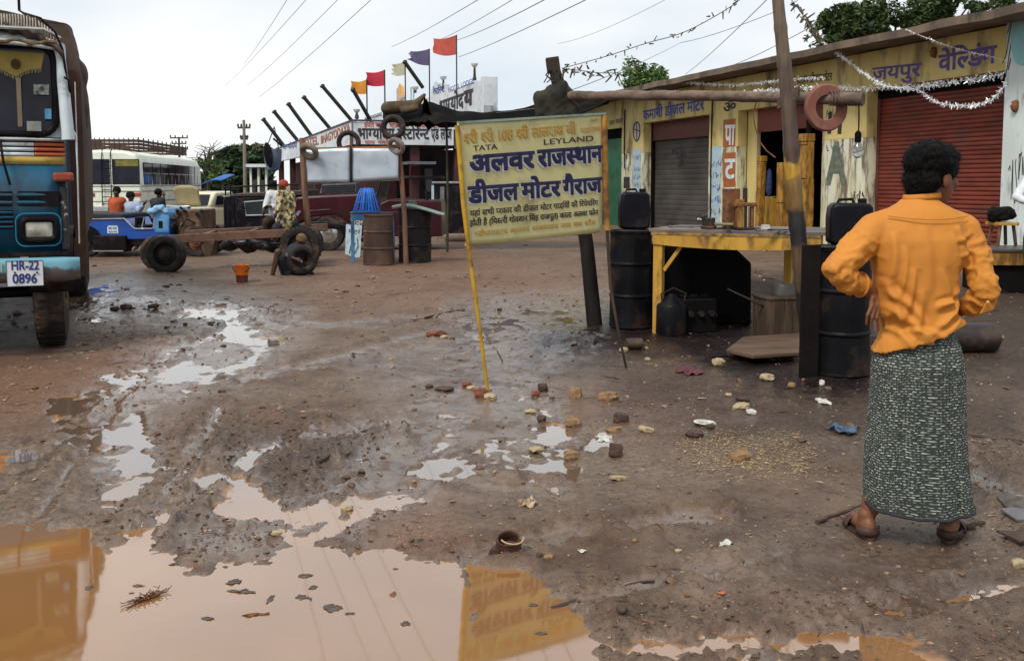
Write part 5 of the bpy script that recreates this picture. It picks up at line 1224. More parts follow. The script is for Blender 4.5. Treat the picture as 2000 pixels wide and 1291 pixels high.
for s_ in (1, -1):
 f_ = lambda pts: [V((p.x * s_, p.y, p.z)) for p in pts]
 mb = MB(); mb.tube(f_(rrect(hx0 - .07, hx1 + .06, hz0 - .075, hz1 + .07, .07, -.034)), .008, 6, closed=True); mb.build('headlight_recess_edge', pm('blue_edge', (.03, .17, .28), None, 3, .3), truck, smooth=60)
 mb = MB(); mb.tube(f_(rrect(hx0 - .022, hx1 + .022, hz0 - .022, hz1 + .022, .05, -.045)), .028, 8, closed=True); mb.build('headlight_bezel', black_t, truck, smooth=60)
 hl = MB()
 def hf(u, v, s_=s_): x = hx0 + (hx1 - hx0) * u; return V((x * s_, -.052 + fx(0, x) - .018 * math.sin(u * math.pi) * math.sin(v * math.pi), hz0 + (hz1 - hz0) * v))
 hl.grid(hf, 14, 10); h_ = hl.build('headlight', pm('lamp_glass', (.50, .50, .42), (.22, .21, .17), 7, .12, spec=.9, detail=3), truck, smooth=60, solid=.01)
 mb = MB(); mb.lathe([(0, 0), (.028, .004), (.032, .012)], (s_ * (hx0 + hx1) / 2, -.078 + fx(0, hx1), (hz0 + hz1) / 2), axis='y', seg=16); mb.build('bulb', chrome, h_, smooth=50)
 mb = MB(); lx0, lx1 = tx(104, 345), tx(143, 345); mb.b2((s_ * lx0, -.06 + .03, tz(355)), (s_ * lx1, .12, tz(337))); mb.build('indicator', pm('ind', (.30, .055, .025), (.20, .04, .02), 7, .3), truck, bevel=.02)
 # cowl strip with peeling silver
 mb = MB(); mb.b2((s_ * tx(118, 430), -.018 + .07, zs['low']), (s_ * (Wd + .015), .13, tz(362))); mb.build('corner_cowl', pm('peel', (.035, .03, .035), (.025, .02, .022), 5, .35, dirt=(.35, .36, .36), dscale=16, dmin=.58, dmax=.62), truck, bevel=.02)
mb = MB(); mb.b2((-Wd, -.012, zs['low'] - .04), (Wd, .14, zs['low'])); mb.build('valance', black_t, truck)
# bumper and plates
bz0, bz1 = tz(546, 120), tz(499, 120)
mb = MB(); bw = 1.22
def bump_(u, v):
 x = -bw + 2 * bw * u; a = v * 2 * math.pi; e = max(0, (abs(x) - bw + .10) / .10)
 return V((x, -.20 + .10 * e * e + .06 * math.cos(a), (bz0 + bz1) / 2 + (bz1 - bz0) / 2 * (abs(math.sin(a)) ** .6) * (1 if math.sin(a) > 0 else -1) * (1 - .12 * e)))
mb.grid(bump_, 40, 17)
bmat = bpy.data.materials.new('bumper'); bmat.use_nodes = True; nt = bmat.node_tree; b = nt.nodes['Principled BSDF']; tcn = nt.nodes.new('ShaderNodeTexCoord'); sx = nt.nodes.new('ShaderNodeSeparateXYZ'); nt.links.new(tcn.outputs['Object'], sx.inputs[0])
nz = nt.nodes.new('ShaderNodeTexNoise'); nz.inputs['Scale'].default_value = 7; nz.inputs['Detail'].default_value = 6; nt.links.new(tcn.outputs['Object'], nz.inputs['Vector'])
ma = nt.nodes.new('ShaderNodeMath'); ma.operation = 'MULTIPLY_ADD'; nt.links.new(nz.outputs['Fac'], ma.inputs[0]); ma.inputs[1].default_value = .14; nt.links.new(sx.outputs['Z'], ma.inputs[2])
mr = nt.nodes.new('ShaderNodeMapRange'); zm = (bz0 + bz1) / 2; mr.inputs[1].default_value = zm + .065 ; mr.inputs[2].default_value = zm + .085; nt.links.new(ma.outputs[0], mr.inputs[0])
mxx = nt.nodes.new('ShaderNodeMix'); mxx.data_type = 'RGBA'; mxx.inputs[6].default_value = (.075, .06, .06, 1); mxx.inputs[7].default_value = (.12, .30, .38, 1); nt.links.new(mr.outputs[0], mxx.inputs[0]); nt.links.new(mxx.outputs[2], b.inputs['Base Color']); b.inputs['Roughness'].default_value = .35
bo = mb.build('bumper', bmat, truck, smooth=70)
plm = pm('plate_white', (.60, .62, .66), (.52, .54, .58), 5, .5, dirt=(.25, .22, .2), dscale=8, dmin=.58, dmax=.72)
x0, x1, z0, z1 = tx(19, 530), tx(89, 530), tz(553, 50), tz(505, 50); mb = MB(); mb.b2((x0, -.292, z0), (x1, -.28, z1)); np_ = mb.build('number_plate', plm, truck, bevel=.004)
mb = MB()
for a, b in (((x0, z0), (x1, z0)), ((x1, z0), (x1, z1)), ((x1, z1), (x0, z1)), ((x0, z1), (x0, z0))): mb.bar((a[0], -.294, a[1]), (b[0], -.294, b[1]), .004, .004)
mb.build('plate_border', black_ink, truck)
pl_ink = pm('plate_ink', (.02, .03, .14), (.04, .05, .18), 20, .6)
def twr(txt, ax, ay, bx_, by_, h, mat, y=-.292, bold=.05):
 A = TO + TR_ * tx(ax, ay) + TBK * y + V((0, 0, tz(ay, ax))); B = TO + TR_ * tx(bx_, by_) + TBK * y + V((0, 0, tz(by_, bx_)))
 return write(txt, A, B, h, -TBK, mat, truck, bold=bold, off=.003)
lh = (z1 - z0) * .36
twr('HR-22', 27, 523, 80, 522, lh, pl_ink); twr('0896', 30, 548, 76, 547, lh, pl_ink)
for px in (35, 77): mb = MB(); mb.lathe([(.008, 0), (.008, .008), (0, .01)], (tx(px, 527), -.302, tz(527, px)), axis='y', seg=8); mb.build('plate_bolt', black_t, truck)
twr('हॉर्न दो', -60, 530, 12, 527, .075, pm('mint', (.30, .45, .45), None, 9, .6), y=-.265, bold=.05)
# wheels, axle, chassis
for s_ in (-1, 1): wheel(truck, (s_ * (tx(100, 600, .5)), .62, .50 + .0), .50, .27, 'x', face=s_)
mb = MB(); mb.tube([(-1, .62, .50), (1, .62, .50)], .05, 10); mb.lathe([(.09, -.1), (.13, 0), (.09, .1)], (0, .62, .5), axis='x', seg=16); mb.build('axle', black_t, truck, smooth=50)
for s_ in (-.42, .42): mb = MB(); mb.b2((s_ - .04, -.1, .62), (s_ + .04, 7.0, .78)); mb.build('chassis_rail', black_t, truck)
for y_ in (4.9, 6.0):
 for s_ in (-1, 1): wheel(truck, (s_ * .95, y_, .5), .5, .45, 'x', face=s_, lug=False)
mb = MB(); mb.b2((-.35, .35, .55), (.35, 1.3, 1.0)); mb.build('engine_sump', black_t, truck, bevel=.03)
for s_ in (-1, 1):
 mb = MB(); mb.grid(lambda u, v: V((s_ * (.80 + .36 * v), .62 + math.cos(math.pi * u) * .62, .55 + math.sin(math.pi * u) * .56)), 16, 2); mb.build('wheel_arch', black_t, truck, smooth=60, solid=.02)
# load body with tarpaulin
mb = MB(); mb.b2((-1.18, 1.7, .80), (1.18, 7.2, 2.2)); mb.build('load_body', pm('body_br', (.11, .06, .035), (.07, .04, .03), 3, .7, bump=.3, streak=(1, .3, 3)), truck, bevel=.02)
lp_ = [(x, z) for x, z in [(tx(166, 300, 1.75), 1.0), (tx(168, 240, 1.75), 1.9), (tx(164, 190, 1.75), tz(190, 165, 1.75)), (tx(160, 150, 1.75), tz(150, 160, 1.75)), (tx(152, 100, 1.75), tz(100, 150, 1.75)), (tx(146, 70, 1.75), tz(72, 146, 1.75)), (tx(138, 56, 1.75), tz(54, 136, 1.75)), (tx(124, 49, 1.75), tz(47, 122, 1.75)), (.5, tz(40, 90, 1.75) + .05)]]
half = lp_; full = half + [(-x, z) for x, z in reversed(half)]
def tarp(u, v):
 f = u * (len(full) - 1); i = min(int(f), len(full) - 2); q = f - i
 x = full[i][0] * (1 - q) + full[i + 1][0] * q; z = full[i][1] * (1 - q) + full[i + 1][1] * q
 yy = 1.62 + v * 5.7; d = mn.noise(V((u * 9, yy * 1.3, 0))) * .09 + abs(mn.noise(V((u * 22, yy * .8, 3)))) * .05
 sag = 1 - .03 * (1 - math.cos(yy * 3)) 
 return V((x * (sag + d * .12), yy + d * .3, z + d * .5))
mb = MB(); mb.grid(tarp, 90, 40); c_ = len(mb.v); mb.f.append(tuple(range(90))); mb.f.append(tuple(39 * 90 + k for k in range(89, -1, -1)))
mb.build('load_cover', brown_tarp, truck, smooth=50)
mb = MB()
bulge = [(168, 150), (166, 185), (170, 215), (168, 240)]
for (px, py) in bulge: c = V((tx(px - 16, py, 2.2), 2.1, tz(py, px, 2.2))); mb.ell(c, (.11, .25, .17))
link_mesh('tarp_bulge', organic(mb, .03, 4), brown_tarp, truck)
# gathered roll of tarpaulin over the cab roof
def roll(u, v):
 x = -1.15 + 2.3 * u; a = v * 2 * math.pi; e = (abs(x) / 1.05) ** 4
 fold = .022 * math.sin(x * 46 + math.sin(a) * 2) + .02 * mn.noise(V((x * 9, a, 0)))
 ry, rz_ = .34, (tz(26, 60) - tz(64, 60)) / 2
 zc2 = (tz(26, 60) + tz(62, 60)) / 2 - .18 * min(e, 1.6)
 return V((x, .30 + math.cos(a) * (ry + fold), zc2 + math.sin(a) * (rz_ * (1 - .25 * min(e, 1.5)) + fold)))
mb = MB(); mb.grid(roll, 150, 20); mb.build('gathered_tarpaulin', brown_tarp, truck, smooth=180)
mb = MB(); mb.grid(lambda u, v: V((-1.2 + 2.28 * u, .35 + v * 1.5, tz(64, 60) + .22 * math.sin(v * 3) - .22 * abs(-1 + 2 * u) ** 4 + mn.noise(V((u * 9, v * 5, 0))) * .05)), 40, 12); mb.build('cab_roof_cover', brown_tarp, truck, smooth=180, solid=.02)
mb = MB(); rd = random.Random(4)
for k in range(26):
 x = tx(-30 + k * 5.5, 50); z_ = tz(30 + max(0, k - 17) * 3.5, 50); mb.tube([(x, .02 + .1 * (k > 18), z_), (x + .008, -.05 + .1 * (k > 18), z_ - .05), (x + .004, -.04 + .1 * (k > 18), z_ - .10 - rd.uniform(0, .03))], .006, 5)
mb.build('lashing_loops', pm('loop', (.42, .38, .32), (.25, .22, .18), 20, .8), truck, smooth=60)
mb = MB(); mb.tube([(tx(48, 27), -.0, tz(27, 48)), (tx(80, 40), -.05, tz(38, 80)), (tx(108, 65), -.02, tz(64, 108)), (tx(122, 95), .02, tz(96, 122)), (tx(130, 150), .05, tz(150, 130)), (tx(137, 260), .06, tz(262, 137))], .010, 6); mb.tube([(tx(126, 152), -.02, tz(152, 126)), (tx(134, 156), .0, tz(157, 134)), (tx(137, 180), .05, tz(180, 137))], .012, 6); mb.build('lashing_rope', black_t, truck, smooth=60)
# blue-grey bundle and rail on top
def heap(u, v):
 x = -1.2 + 1.85 * u; z_ = tz(24, 20) + .05 + (1 - u) * .9 * math.sin(v * math.pi) + math.sin(u * 60) * .012
 return V((x, .35 + v * 1.1, z_ - .05))
mb = MB(); mb.grid(heap, 70, 14); mb.build('roof_bundle', pm('bundle', (.16, .19, .26), (.09, .11, .16), 4, .85, bump=.4), truck, smooth=180)
mb = MB(); mb.tube([(tx(33, 0), .2, tz(-60, 33)), (tx(34, 10), .2, tz(14, 34)), (tx(44, 20), .2, tz(20, 44)), (tx(45, 26), .2, tz(34, 45))], .012, 6); mb.build('roof_rail', black_t, truck, smooth=60)
# exhaust / handrail pipes beside the cab
mb = MB(); mb.tube([(tx(138, 240), .35, tz(250, 138)), (tx(146, 262), .35, tz(262, 146)), (tx(149, 330), .35, tz(330, 149)), (tx(153, 480), .35, tz(480, 153))], .012, 6); mb.tube([(tx(146, 160, .9), .95, tz(160, 146, .9)), (tx(151, 300, .9), .95, tz(300, 151, .9)), (tx(155, 440, .9), .95, tz(440, 155, .9))], .01, 6); mb.build('grab_rail', chrome, truck, smooth=60)
mb = MB(); mb.b2((Wd + .02, 1.0, .6), (Wd + .14, 1.12, 2.6)); mb.build('side_post', pm('side_br', (.10, .05, .035), (.07, .04, .03), 5, .8), truck)

# ------------------------------------------------------------ white bus
AB = R(6.3); cB = P(275, 360, 36.0); cB.z = 0; rB = V((math.cos(AB), math.sin(AB), 0)); bB = V((-math.sin(AB), math.cos(AB), 0)); bo_ = cB - rB * 1.25
bus = thing('white_bus', 'cream-white bus seen from behind with dark windows and a wooden roof rack', 'bus', bo_, AB)
def BZ(px, py): p = PL(px, py, bo_, bB) - bo_; return p.dot(rB), p.z
cream = pm('bus_cream', (.74, .78, .68), (.66, .70, .60), 1.5, .45, dirt=(.34, .33, .27), dscale=2.5, dmin=.56, dmax=.75)
bz = lambda py: BZ(240, py)[1]; bx = lambda px: BZ(px, 340)[0]
LB = 11.0; W2 = 1.25; zr = bz(294)
def bsec(u, v):
 a = u; pr = [(-W2, .45), (-W2 - .01, 1.4), (-W2 + .03, zr - .45), (-W2 + .18, zr - .14), (-W2 + .5, zr - .02), (0, zr + .03), (W2 - .5, zr - .02), (W2 - .18, zr - .14), (W2 - .03, zr - .45), (W2 + .01, 1.4), (W2, .45)]
 i = int(round(u * 10)); x, z = pr[i]; e = .12 if v in (0, 1) else 0; s_ = .97 if v in (0, 1) else 1
 yy = [0, .12, LB - .12, LB][int(round(v * 3))]
 return V((x * s_, yy, .45 + (z - .45) * s_))
mb = MB(); mb.grid(bsec, 11, 4); mb.f.append(tuple(range(11))); mb.f.append(tuple(33 + k for k in range(10, -1, -1))); mb.build('body', cream, bus, smooth=35, bevel=.03)
for x0, x1 in ((160, 215), (219, 273)):
 mb = MB(); mb.b2((bx(x0), -.012, bz(361)), (bx(x1), .03, bz(311))); w_ = mb.build('rear_window', glass_m, bus, bevel=.02)
mb = MB(); mb.b2((bx(226), -.016, bz(325)), (bx(271), -.0125, bz(313))); mb.build('curtain', pm('curt', (.22, .19, .04), (.12, .11, .03), 6, .8), bus)
for k in range(8):
 y0 = .45 + k * 1.28; mb = MB(); mb.b2((W2 - .02, y0, bz(361)), (W2 + .022, y0 + 1.14, bz(318) + .02)); w_ = mb.build('side_window', glass_m, bus)
 mb = MB(); mb.b2((W2 + .0225, y0, bz(339)), (W2 + .03, y0 + 1.14, bz(337))); mb.b2((W2 + .0225, y0 + .55, bz(338) - .4), (W2 + .032, y0 + .58, bz(338))); mb.build('sash', chrome, w_)
for zz_ in (bz(364), bz(394), bz(374)):
 mb = MB(); mb.b2((-W2 + .02, -.018, zz_ - .012), (W2 - .02, .0, zz_ + .012)); mb.b2((W2, .1, zz_ - .012), (W2 + .018, LB, zz_ + .012)); mb.build('trim_strip', pm('bus_trim', (.13, .13, .12), None, 5, .5), bus)
for x in (175, 266): mb = MB(); mb.b2((bx(x - 11), -.03, bz(384)), (bx(x + 9), 0, bz(377))); mb.build('tail_lamp', pm('tail', (.30, .06, .03), None, 5, .4), bus, bevel=.01)
mb = MB(); xL = bx(209); 
for dx in (-.16, .16): mb.tube([(xL + dx, -.09, .7), (xL + dx, -.09, 2.2), (xL + dx * .9, -.03, bz(300)), (xL + dx, .1, bz(294) + .05)], .018, 6)
for q in range(7): mb.tube([(xL - .16, -.09, .8 + q * .25), (xL + .16, -.09, .8 + q * .25)], .014, 6)
mb.build('ladder', black_t, bus, smooth=60)
mb = MB(); mb.b2((bx(160), -.05, bz(414)), (bx(272), -.01, bz(396))); mb.build('lower_panel', cream, bus, bevel=.01)
mb = MB(); zk = zr + .04
for (a, b) in (((-.95, .5), (W2 - .15, .5)), ((W2 - .15, .5), (W2 - .15, 8.6)), ((-.95, .5), (-.95, 8.6)), ((-.95, 8.6), (W2 - .15, 8.6))):
 for q in range(3): mb.bar((a[0], a[1], zk + .08 + q * .12), (b[0], b[1], zk + .08 + q * .12), .02, .10)
for q in range(12):
 mb.bar((W2 - .16, .5 + q * .73, zk - .03), (W2 - .16, .5 + q * .73, zk + .45), .04, .04); mb.bar((-.95 + q * .17, .49, zk - .03), (-.95 + q * .17, .49, zk + .42), .03, .03)
mb.build('roof_rack', pm('rack_br', (.085, .05, .035), (.05, .03, .022), 5, .8), bus)
for y_ in (2.0, 8.8):
 for s_ in (-1, 1): wheel(bus, (s_ * 1.08, y_, .47), .47, .26, 'x', face=s_, lug=False)
mb = MB(); mb.b2((-W2 + .02, -.14, .52), (W2 - .02, -.02, .72)); mb.build('bumper', chrome, bus, bevel=.02)

# ------------------------------------------------------------ blue open jeep, side on
gj = G(250, 503); sj = gj.y / F; blue_j = pm('jeep_blue', (.012, .075, .36), (.010, .055, .27), 2, .35, dirt=(.03, .06, .16), dscale=3, coat=.2)
jeep = thing('blue_jeep', 'bright blue open jeep body with its engine exposed, parked side-on before the white bus', 'jeep', V((gj.x, gj.y + .1, 0)), 0)
JY = gj.y + .1; jx = lambda px: P(px, 450, JY).x - gj.x; jz = lambda py: P(250, py, JY).z
prof = [(120, 470), (120, 430), (245, 427), (256, 440), (262, 446), (302, 448), (304, 423), (330, 420), (332, 467)]
mb = MB(); mb.prism([V((jx(a), 0, jz(b))) for a, b in prof], (0, 1.35, 0)); mb.build('tub', blue_j, jeep, bevel=.02)
mb = MB(); mb.b2((jx(120), .002, jz(428)), (jx(243), 1.348, jz(418))); mb.build('folded_hood', pm('canvas_b', (.02, .025, .04), (.015, .017, .025), 5, .8), jeep, bevel=.03)
mb = MB(); mb.tube([(jx(x), -.01, jz(y)) for x, y in ((122, 429), (244, 427), (257, 441), (264, 447), (298, 447), (302, 440), (303, 424))], .018, 6); mb.build('edge_trim', chrome, jeep, smooth=60)
mb = MB(); mb.prism([V((jx(a), -.02, jz(b))) for a, b in ((303, 456), (303, 424), (305, 416), (312, 407), (324, 407), (330, 416), (332, 426), (331, 456))], (0, 1.4, 0)); mb.build('scuttle', pm('light_blue', (.11, .30, .55), (.05, .18, .42), 3, .5), jeep, bevel=.03, label='paler blue scuttle hoop')
mb = MB(); mb.cap_((jx(296), -.04, jz(412)), (jx(318), -.03, jz(405)), .06, .065); mb.cap_((jx(296), .0, jz(412)), (jx(300), .0, jz(424)), .06, .04); mb.cap_((jx(318), 0, jz(405)), (jx(326), 0, jz(414)), .06, .05)
link_mesh('draped_cloth', organic(mb, .02, 4, lambda co, no: co + no * (fbm(co[:, 0] * 12, co[:, 2] * 12, 3, 5) * .03)[:, None]), pm('cloth_lb', (.28, .48, .70), (.20, .38, .60), 6, .85), jeep)
mb = MB(); mb.b2((jx(311), -.024, jz(446)), (jx(319), -.018, jz(432))); mb.build('air_vent', black_t, jeep)
mb = MB(); mb.b2((jx(183), -.06, jz(492)), (jx(248), .25, jz(460))); mb.build('side_box', black_t, jeep, bevel=.02)
mb = MB(); mb.b2((jx(183), -.064, jz(491)), (jx(242), -.061, jz(489))); mb.build('box_trim', chrome, jeep)
mb = MB(); mb.prism([V((jx(210), -.002, jz(456))), V((jx(231), -.002, jz(456))), V((jx(231), -.002, jz(445))), V((jx(229), -.002, jz(441))), V((jx(212), -.002, jz(441))), V((jx(210), -.002, jz(445)))], (0, -.005, 0)); mb.build('painted_badge', white_t, jeep)
A = V((gj.x + jx(212), JY, jz(449))); B = V((gj.x + jx(229), JY, jz(449))); write('जय माता', A, B, .06, V((0, -1, 0)), blue_ink, jeep, off=.009, bold=.04); A.z = B.z = jz(455); write('राज', A, B, .04, V((0, -1, 0)), blue_ink, jeep, off=.009, bold=.04)
mb = MB(); mb.tube([(jx(286) + math.cos(a) * .05, .5 + math.cos(a) * .12, jz(420) + math.sin(a) * .20) for a in np.linspace(0, 2 * math.pi, 20)[:-1]], .014, 6, closed=True); mb.tube([(jx(288), .5, jz(420)), (jx(302), .5, jz(437))], .014, 6); mb.build('steering_wheel', black_t, jeep, smooth=60)
mb = MB(); mb.b2((jx(262), .15, jz(447)), (jx(280), .6, jz(440))); mb.b2((jx(258), .15, jz(446)), (jx(264), .6, jz(425))); mb.build('seat', black_t, jeep, bevel=.02)
mb = MB(); mb.tube([(jx(276), .02, jz(447)), (jx(282), .02, jz(425))], .014, 6); mb.build('grab_bar', chrome, jeep)
for px in (166, 381):
 for y_ in (.1, 1.25): wheel(jeep, (jx(px), y_, (28 if px < 200 else 30) * sj), (28 if px < 200 else 30) * sj, .2, 'y', face=-1 if y_ < 1 else 1, rim_m=rust if px > 200 else None, lug=False)
mb = MB(); mb.lathe([(.32, -.03), (.36, 0), (.32, .03)], (jx(166), -.03, .34), axis='y', seg=24); 
arch = [(math.cos(a), math.sin(a)) for a in np.linspace(0, math.pi, 14)]
mb = MB(); mb.prism([V((jx(166) + c * .36, -.012, .30 + s_ * .36)) for c, s_ in arch], (0, .02, 0)); mb.build('rear_wheel_arch', black_t, jeep)
brn = pm('engine_brown', (.15, .085, .05), (.06, .035, .022), 5, .65, bump=.6, dirt=(.03, .02, .02), dscale=6)
mb = MB(); mb.b2((jx(345), .1, jz(466)), (jx(392), 1.1, jz(410))); mb.b2((jx(333), .3, jz(462)), (jx(347), .9, jz(416))); mb.build('radiator', brn, jeep, bevel=.03)
mb = MB(); rd = random.Random(8)
for q in range(14): x = jx(rd.uniform(335, 392)); z_ = jz(rd.uniform(404, 440)); mb.tube([(x, .0, z_), (x + rd.uniform(-.2, .2), rd.uniform(-.05, .2), z_ + rd.uniform(-.12, .12))], rd.uniform(.015, .035), 6)
mb.build('engine_pipes', iron, jeep, smooth=60)
mb = MB(); mb.b2((jx(250), .1, jz(480)), (jx(400), .2, jz(466))); mb.b2((jx(250), 1.1, jz(480)), (jx(400), 1.2, jz(466))); mb.b2((jx(300), .201, jz(479)), (jx(310), 1.099, jz(467))); mb.build('ladder_frame', iron, jeep)
mb = MB(); mb.prism([V((jx(x), .02, jz(y))) for x, y in ((352, 462), (352, 449), (372, 444), (395, 450), (416, 455), (412, 459), (394, 456), (372, 451))], (0, .3, 0)); mb.build('mudguard', brn, jeep, bevel=.02)
# ------------------------------------------------------------ cream saloon with raised bonnet
gc = G(380, 452); s_ = gc.y / F; car = thing('cream_saloon_car', 'rounded cream-white old saloon car with its bonnet propped open', 'car', V((G(350, 452).x, gc.y, 0)), R(-14))
CQ = MATX[car.name].inverted()
def cp_(px, py, Y): return CQ @ P(px, py, gc.y + Y)
w1 = (P(418, 400, gc.y).x - P(345, 400, gc.y).x) / 2; cream_c = pm('car_cream', (.62, .60, .44), (.55, .53, .38), 2, .35, coat=.3)
mb = MB(); zc = lambda py: P(380, py, gc.y + 1).z
body = [(-w1, 0), (-w1, 0.9), (-w1 * .95, 3.0), (-w1 * .8, 3.6), (w1 * .8, 3.6), (w1 * .95, 3.0), (w1, .9), (w1, 0)]
mb.prism([V((x, y, zc(446))) for x, y in body], (0, 0, zc(404) - zc(446))); mb.build('body', cream_c, car, bevel=.12)
mb = MB(); mb.prism([V((-w1 * .92, 1.0, zc(405))), V((-w1 * .84, 1.35, zc(376))), V((-w1 * .80, 2.4, zc(374))), V((-w1 * .9, 3.1, zc(405)))], (w1 * 1.75, 0, 0)); mb.build('cabin', cream_c, car, bevel=.08)
mb = MB(); mb.prism([V((-w1 * .72, 1.03, zc(401))), V((w1 * .70, 1.03, zc(401))), V((w1 * .63, 1.30, zc(381))), V((-w1 * .65, 1.30, zc(381)))], (0, -.03, .012)); mb.build('windscreen', glass_m, car)
for y0, y1 in ((1.35, 1.95), (2.02, 2.6)): mb = MB(); mb.prism([V((w1 * .86, y0, zc(401))), V((w1 * .90, y1, zc(401))), V((w1 * .85, y1 - .08, zc(382))), V((w1 * .84, y0 + .1, zc(382)))], (.03, 0, 0)); mb.build('side_window', glass_m, car)
bm_ = pm('bonnet_under', (.38, .32, .19), (.30, .25, .14), 2, .7)
def bon(u, v):
 x = (-1 + 2 * u) * w1 * .78; return V((x * (.86 + .14 * v) - .12, .85 - .25 * v, zc(401) + v * (zc(363) - zc(401)) * (1 - .18 * (2 * u - 1) ** 4) ))
mb = MB(); mb.grid(bon, 16, 8); o = mb.build('raised_bonnet', bm_, car, smooth=60, solid=.04); 
mb = MB(); mb.b2((-w1 * .7, .02, zc(409)), (w1 * .65, .5, zc(404))); mb.build('engine_bay', black_t, car)
mb = MB(); mb.tube([(-w1 * .7, -.02, zc(402)), (0, -.08, zc(403)), (w1 * .66, -.02, zc(402))], .04, 8); mb.build('grille_lip', chrome, car, smooth=60)
for s2 in (-1, 1): mb = MB(); mb.lathe([(.09, 0), (.10, -.05), (.06, -.08), (0, -.09)], (s2 * w1 * .82, .01, zc(418)), axis='y', seg=18); mb.build('headlight', chrome, car, smooth=50)
mb = MB(); mb.b2((-w1 * 1.0, -.12, zc(440)), (w1 * 1.0, -.04, zc(433))); mb.build('bumper', chrome, car, bevel=.02)
for y_ in (.65, 2.9):
 for s2 in (-1, 1): wheel(car, (s2 * (w1 - .06), y_, .29), .29, .16, 'x', face=s2, lug=False)
for s2 in (-1, 1):
 mb = MB(); mb.ell((s2 * w1 * .85, .55, zc(425)), (.16, .6, .22)); mb.build('front_wing', cream_c, car, smooth=180)
# ------------------------------------------------------------ black boxy jeep and maroon jeep
def side_thing(name, label, cat, px, py, rz=0.0, dy=0.0):
 g = G(px, py); t = thing(name, label, cat, V((g.x, g.y + dy, 0)), rz); Y = g.y + dy
 return t, (lambda q, y_=0.0: (P(q, 450, Y + y_).x - g.x)), (lambda q, y_=0.0: P(px, q, Y + y_).z), Y
bj_m = pm('jeep_black', (.007, .006, .009), (.005, .004, .006), 3, .35, spec=.2, dirt=(.05, .03, .03), dscale=4)
bj, bx_, bzz, YB = side_thing('black_jeep', 'glossy black hard-topped jeep with a white-edged side window', 'jeep', 500, 482)
mb = MB(); mb.prism([V((bx_(a), 0, bzz(b))) for a, b in ((437, 474), (437, 392), (441, 383), (450, 380), (462, 380), (466, 386), (560, 382), (600, 386), (600, 474))], (0, 1.5, 0)); mb.build('body', bj_m, bj, bevel=.03)
mb = MB(); mb.prism([V((bx_(464), -.03, bzz(385))), V((bx_(464), -.03, bzz(378))), V((bx_(600), -.03, bzz(371))), V((bx_(600), -.03, bzz(382)))], (0, 1.56, 0)); mb.build('roof', pm('roof_dk', (.05, .04, .032), None, 4, .4), bj, bevel=.02)
wn = [(479, 395), (530, 391), (530, 420), (482, 421)]
mb = MB(); mb.tube([(bx_(a), -.02, bzz(b)) for a, b in wn], .018, 6, closed=True); fr_b = mb.build('window_frame', pm('frame_w', (.42, .45, .45), None, 5, .4), bj)
mb = MB(); mb.prism([V((bx_(a), -.008, bzz(b))) for a, b in wn], (0, -.008, 0)); mb.build('pane', pm('pane_g', (.04, .05, .045), (.02, .025, .03), 3, .1), fr_b)
for (a, b, c, d) in [(466, 446, 518, 442), (437, 384, 452, 383)]: mb = MB(); mb.bar((bx_(a), -.02, bzz(b)), (bx_(c), -.02, bzz(d)), .03, .022); mb.build('trim_strip', chrome, bj)
for q in range(3): mb = MB(); mb.b2((bx_(439 + q * 9), -.02, bzz(472)), (bx_(441 + q * 9), -.001, bzz(392))); mb.build('corner_rib', bj_m, bj)
mb = MB()
for a, b in (((438, 366), (585, 360)), ((438, 372), (468, 371))): mb.tube([(bx_(a[0]), .1, bzz(a[1])), (bx_(b[0]), .1, bzz(b[1]))], .022, 6)
for q in (440, 450, 466, 500, 524, 548, 580): mb.tube([(bx_(q), .1, bzz(384)), (bx_(q), .1, bzz(362))], .018, 6)
mb.build('roof_rack', black_t, bj, smooth=60)
for px in (470, 560): wheel(bj, (bx_(px), .12, .30), .30, .2, 'y', face=-1, lug=False)
mr_m = pm('jeep_maroon', (.050, .009, .014), (.030, .006, .010), 2, .28, coat=.15, dirt=(.03, .015, .015), dscale=3)
mj, mx_, mz_, YM = side_thing('maroon_jeep', 'dark maroon long-bonneted jeep parked beneath the white tin panel', 'jeep', 640, 490)
mb = MB(); mb.prism([V((mx_(a), 0, mz_(b))) for a, b in ((576, 440), (576, 392), (582, 385), (640, 382), (736, 378), (742, 396), (748, 462), (700, 462), (690, 440), (655, 420), (610, 424))], (0, 1.4, 0)); mb.build('bonnet', mr_m, mj, bevel=.04)
mb = MB(); mb.prism([V((mx_(a), -.03, mz_(b))) for a, b in ((742, 462), (742, 398), (760, 390), (862, 392), (864, 462))], (0, 1.46, 0)); mb.build('body', mr_m, mj, bevel=.03)
mb = MB(); mb.prism([V((mx_(a), -.06, mz_(b))) for a, b in ((574, 440), (600, 432), (640, 432), (676, 438), (690, 462), (720, 468), (718, 474), (680, 470), (660, 448), (612, 442), (586, 448))], (0, .35, 0)); mb.build('front_mudguard', bj_m, mj, bevel=.03)
mb = MB(); mb.tube([(mx_(738), .0, mz_(384)), (mx_(746), .0, mz_(348)), (mx_(830), .0, mz_(348)), (mx_(834), .0, mz_(392))], .025, 8); mb.tube([(mx_(738), 1.35, mz_(384)), (mx_(746), 1.35, mz_(348)), (mx_(830), 1.35, mz_(348))], .025, 8); mb.build('windscreen_frame', bj_m, mj, smooth=60)
mb = MB(); mb.b2((mx_(746), 0, mz_(350)), (mx_(862), 1.36, mz_(344))); mb.build('hood_top', pm('hood_cv', (.03, .022, .028), None, 4, .8), mj, bevel=.02)
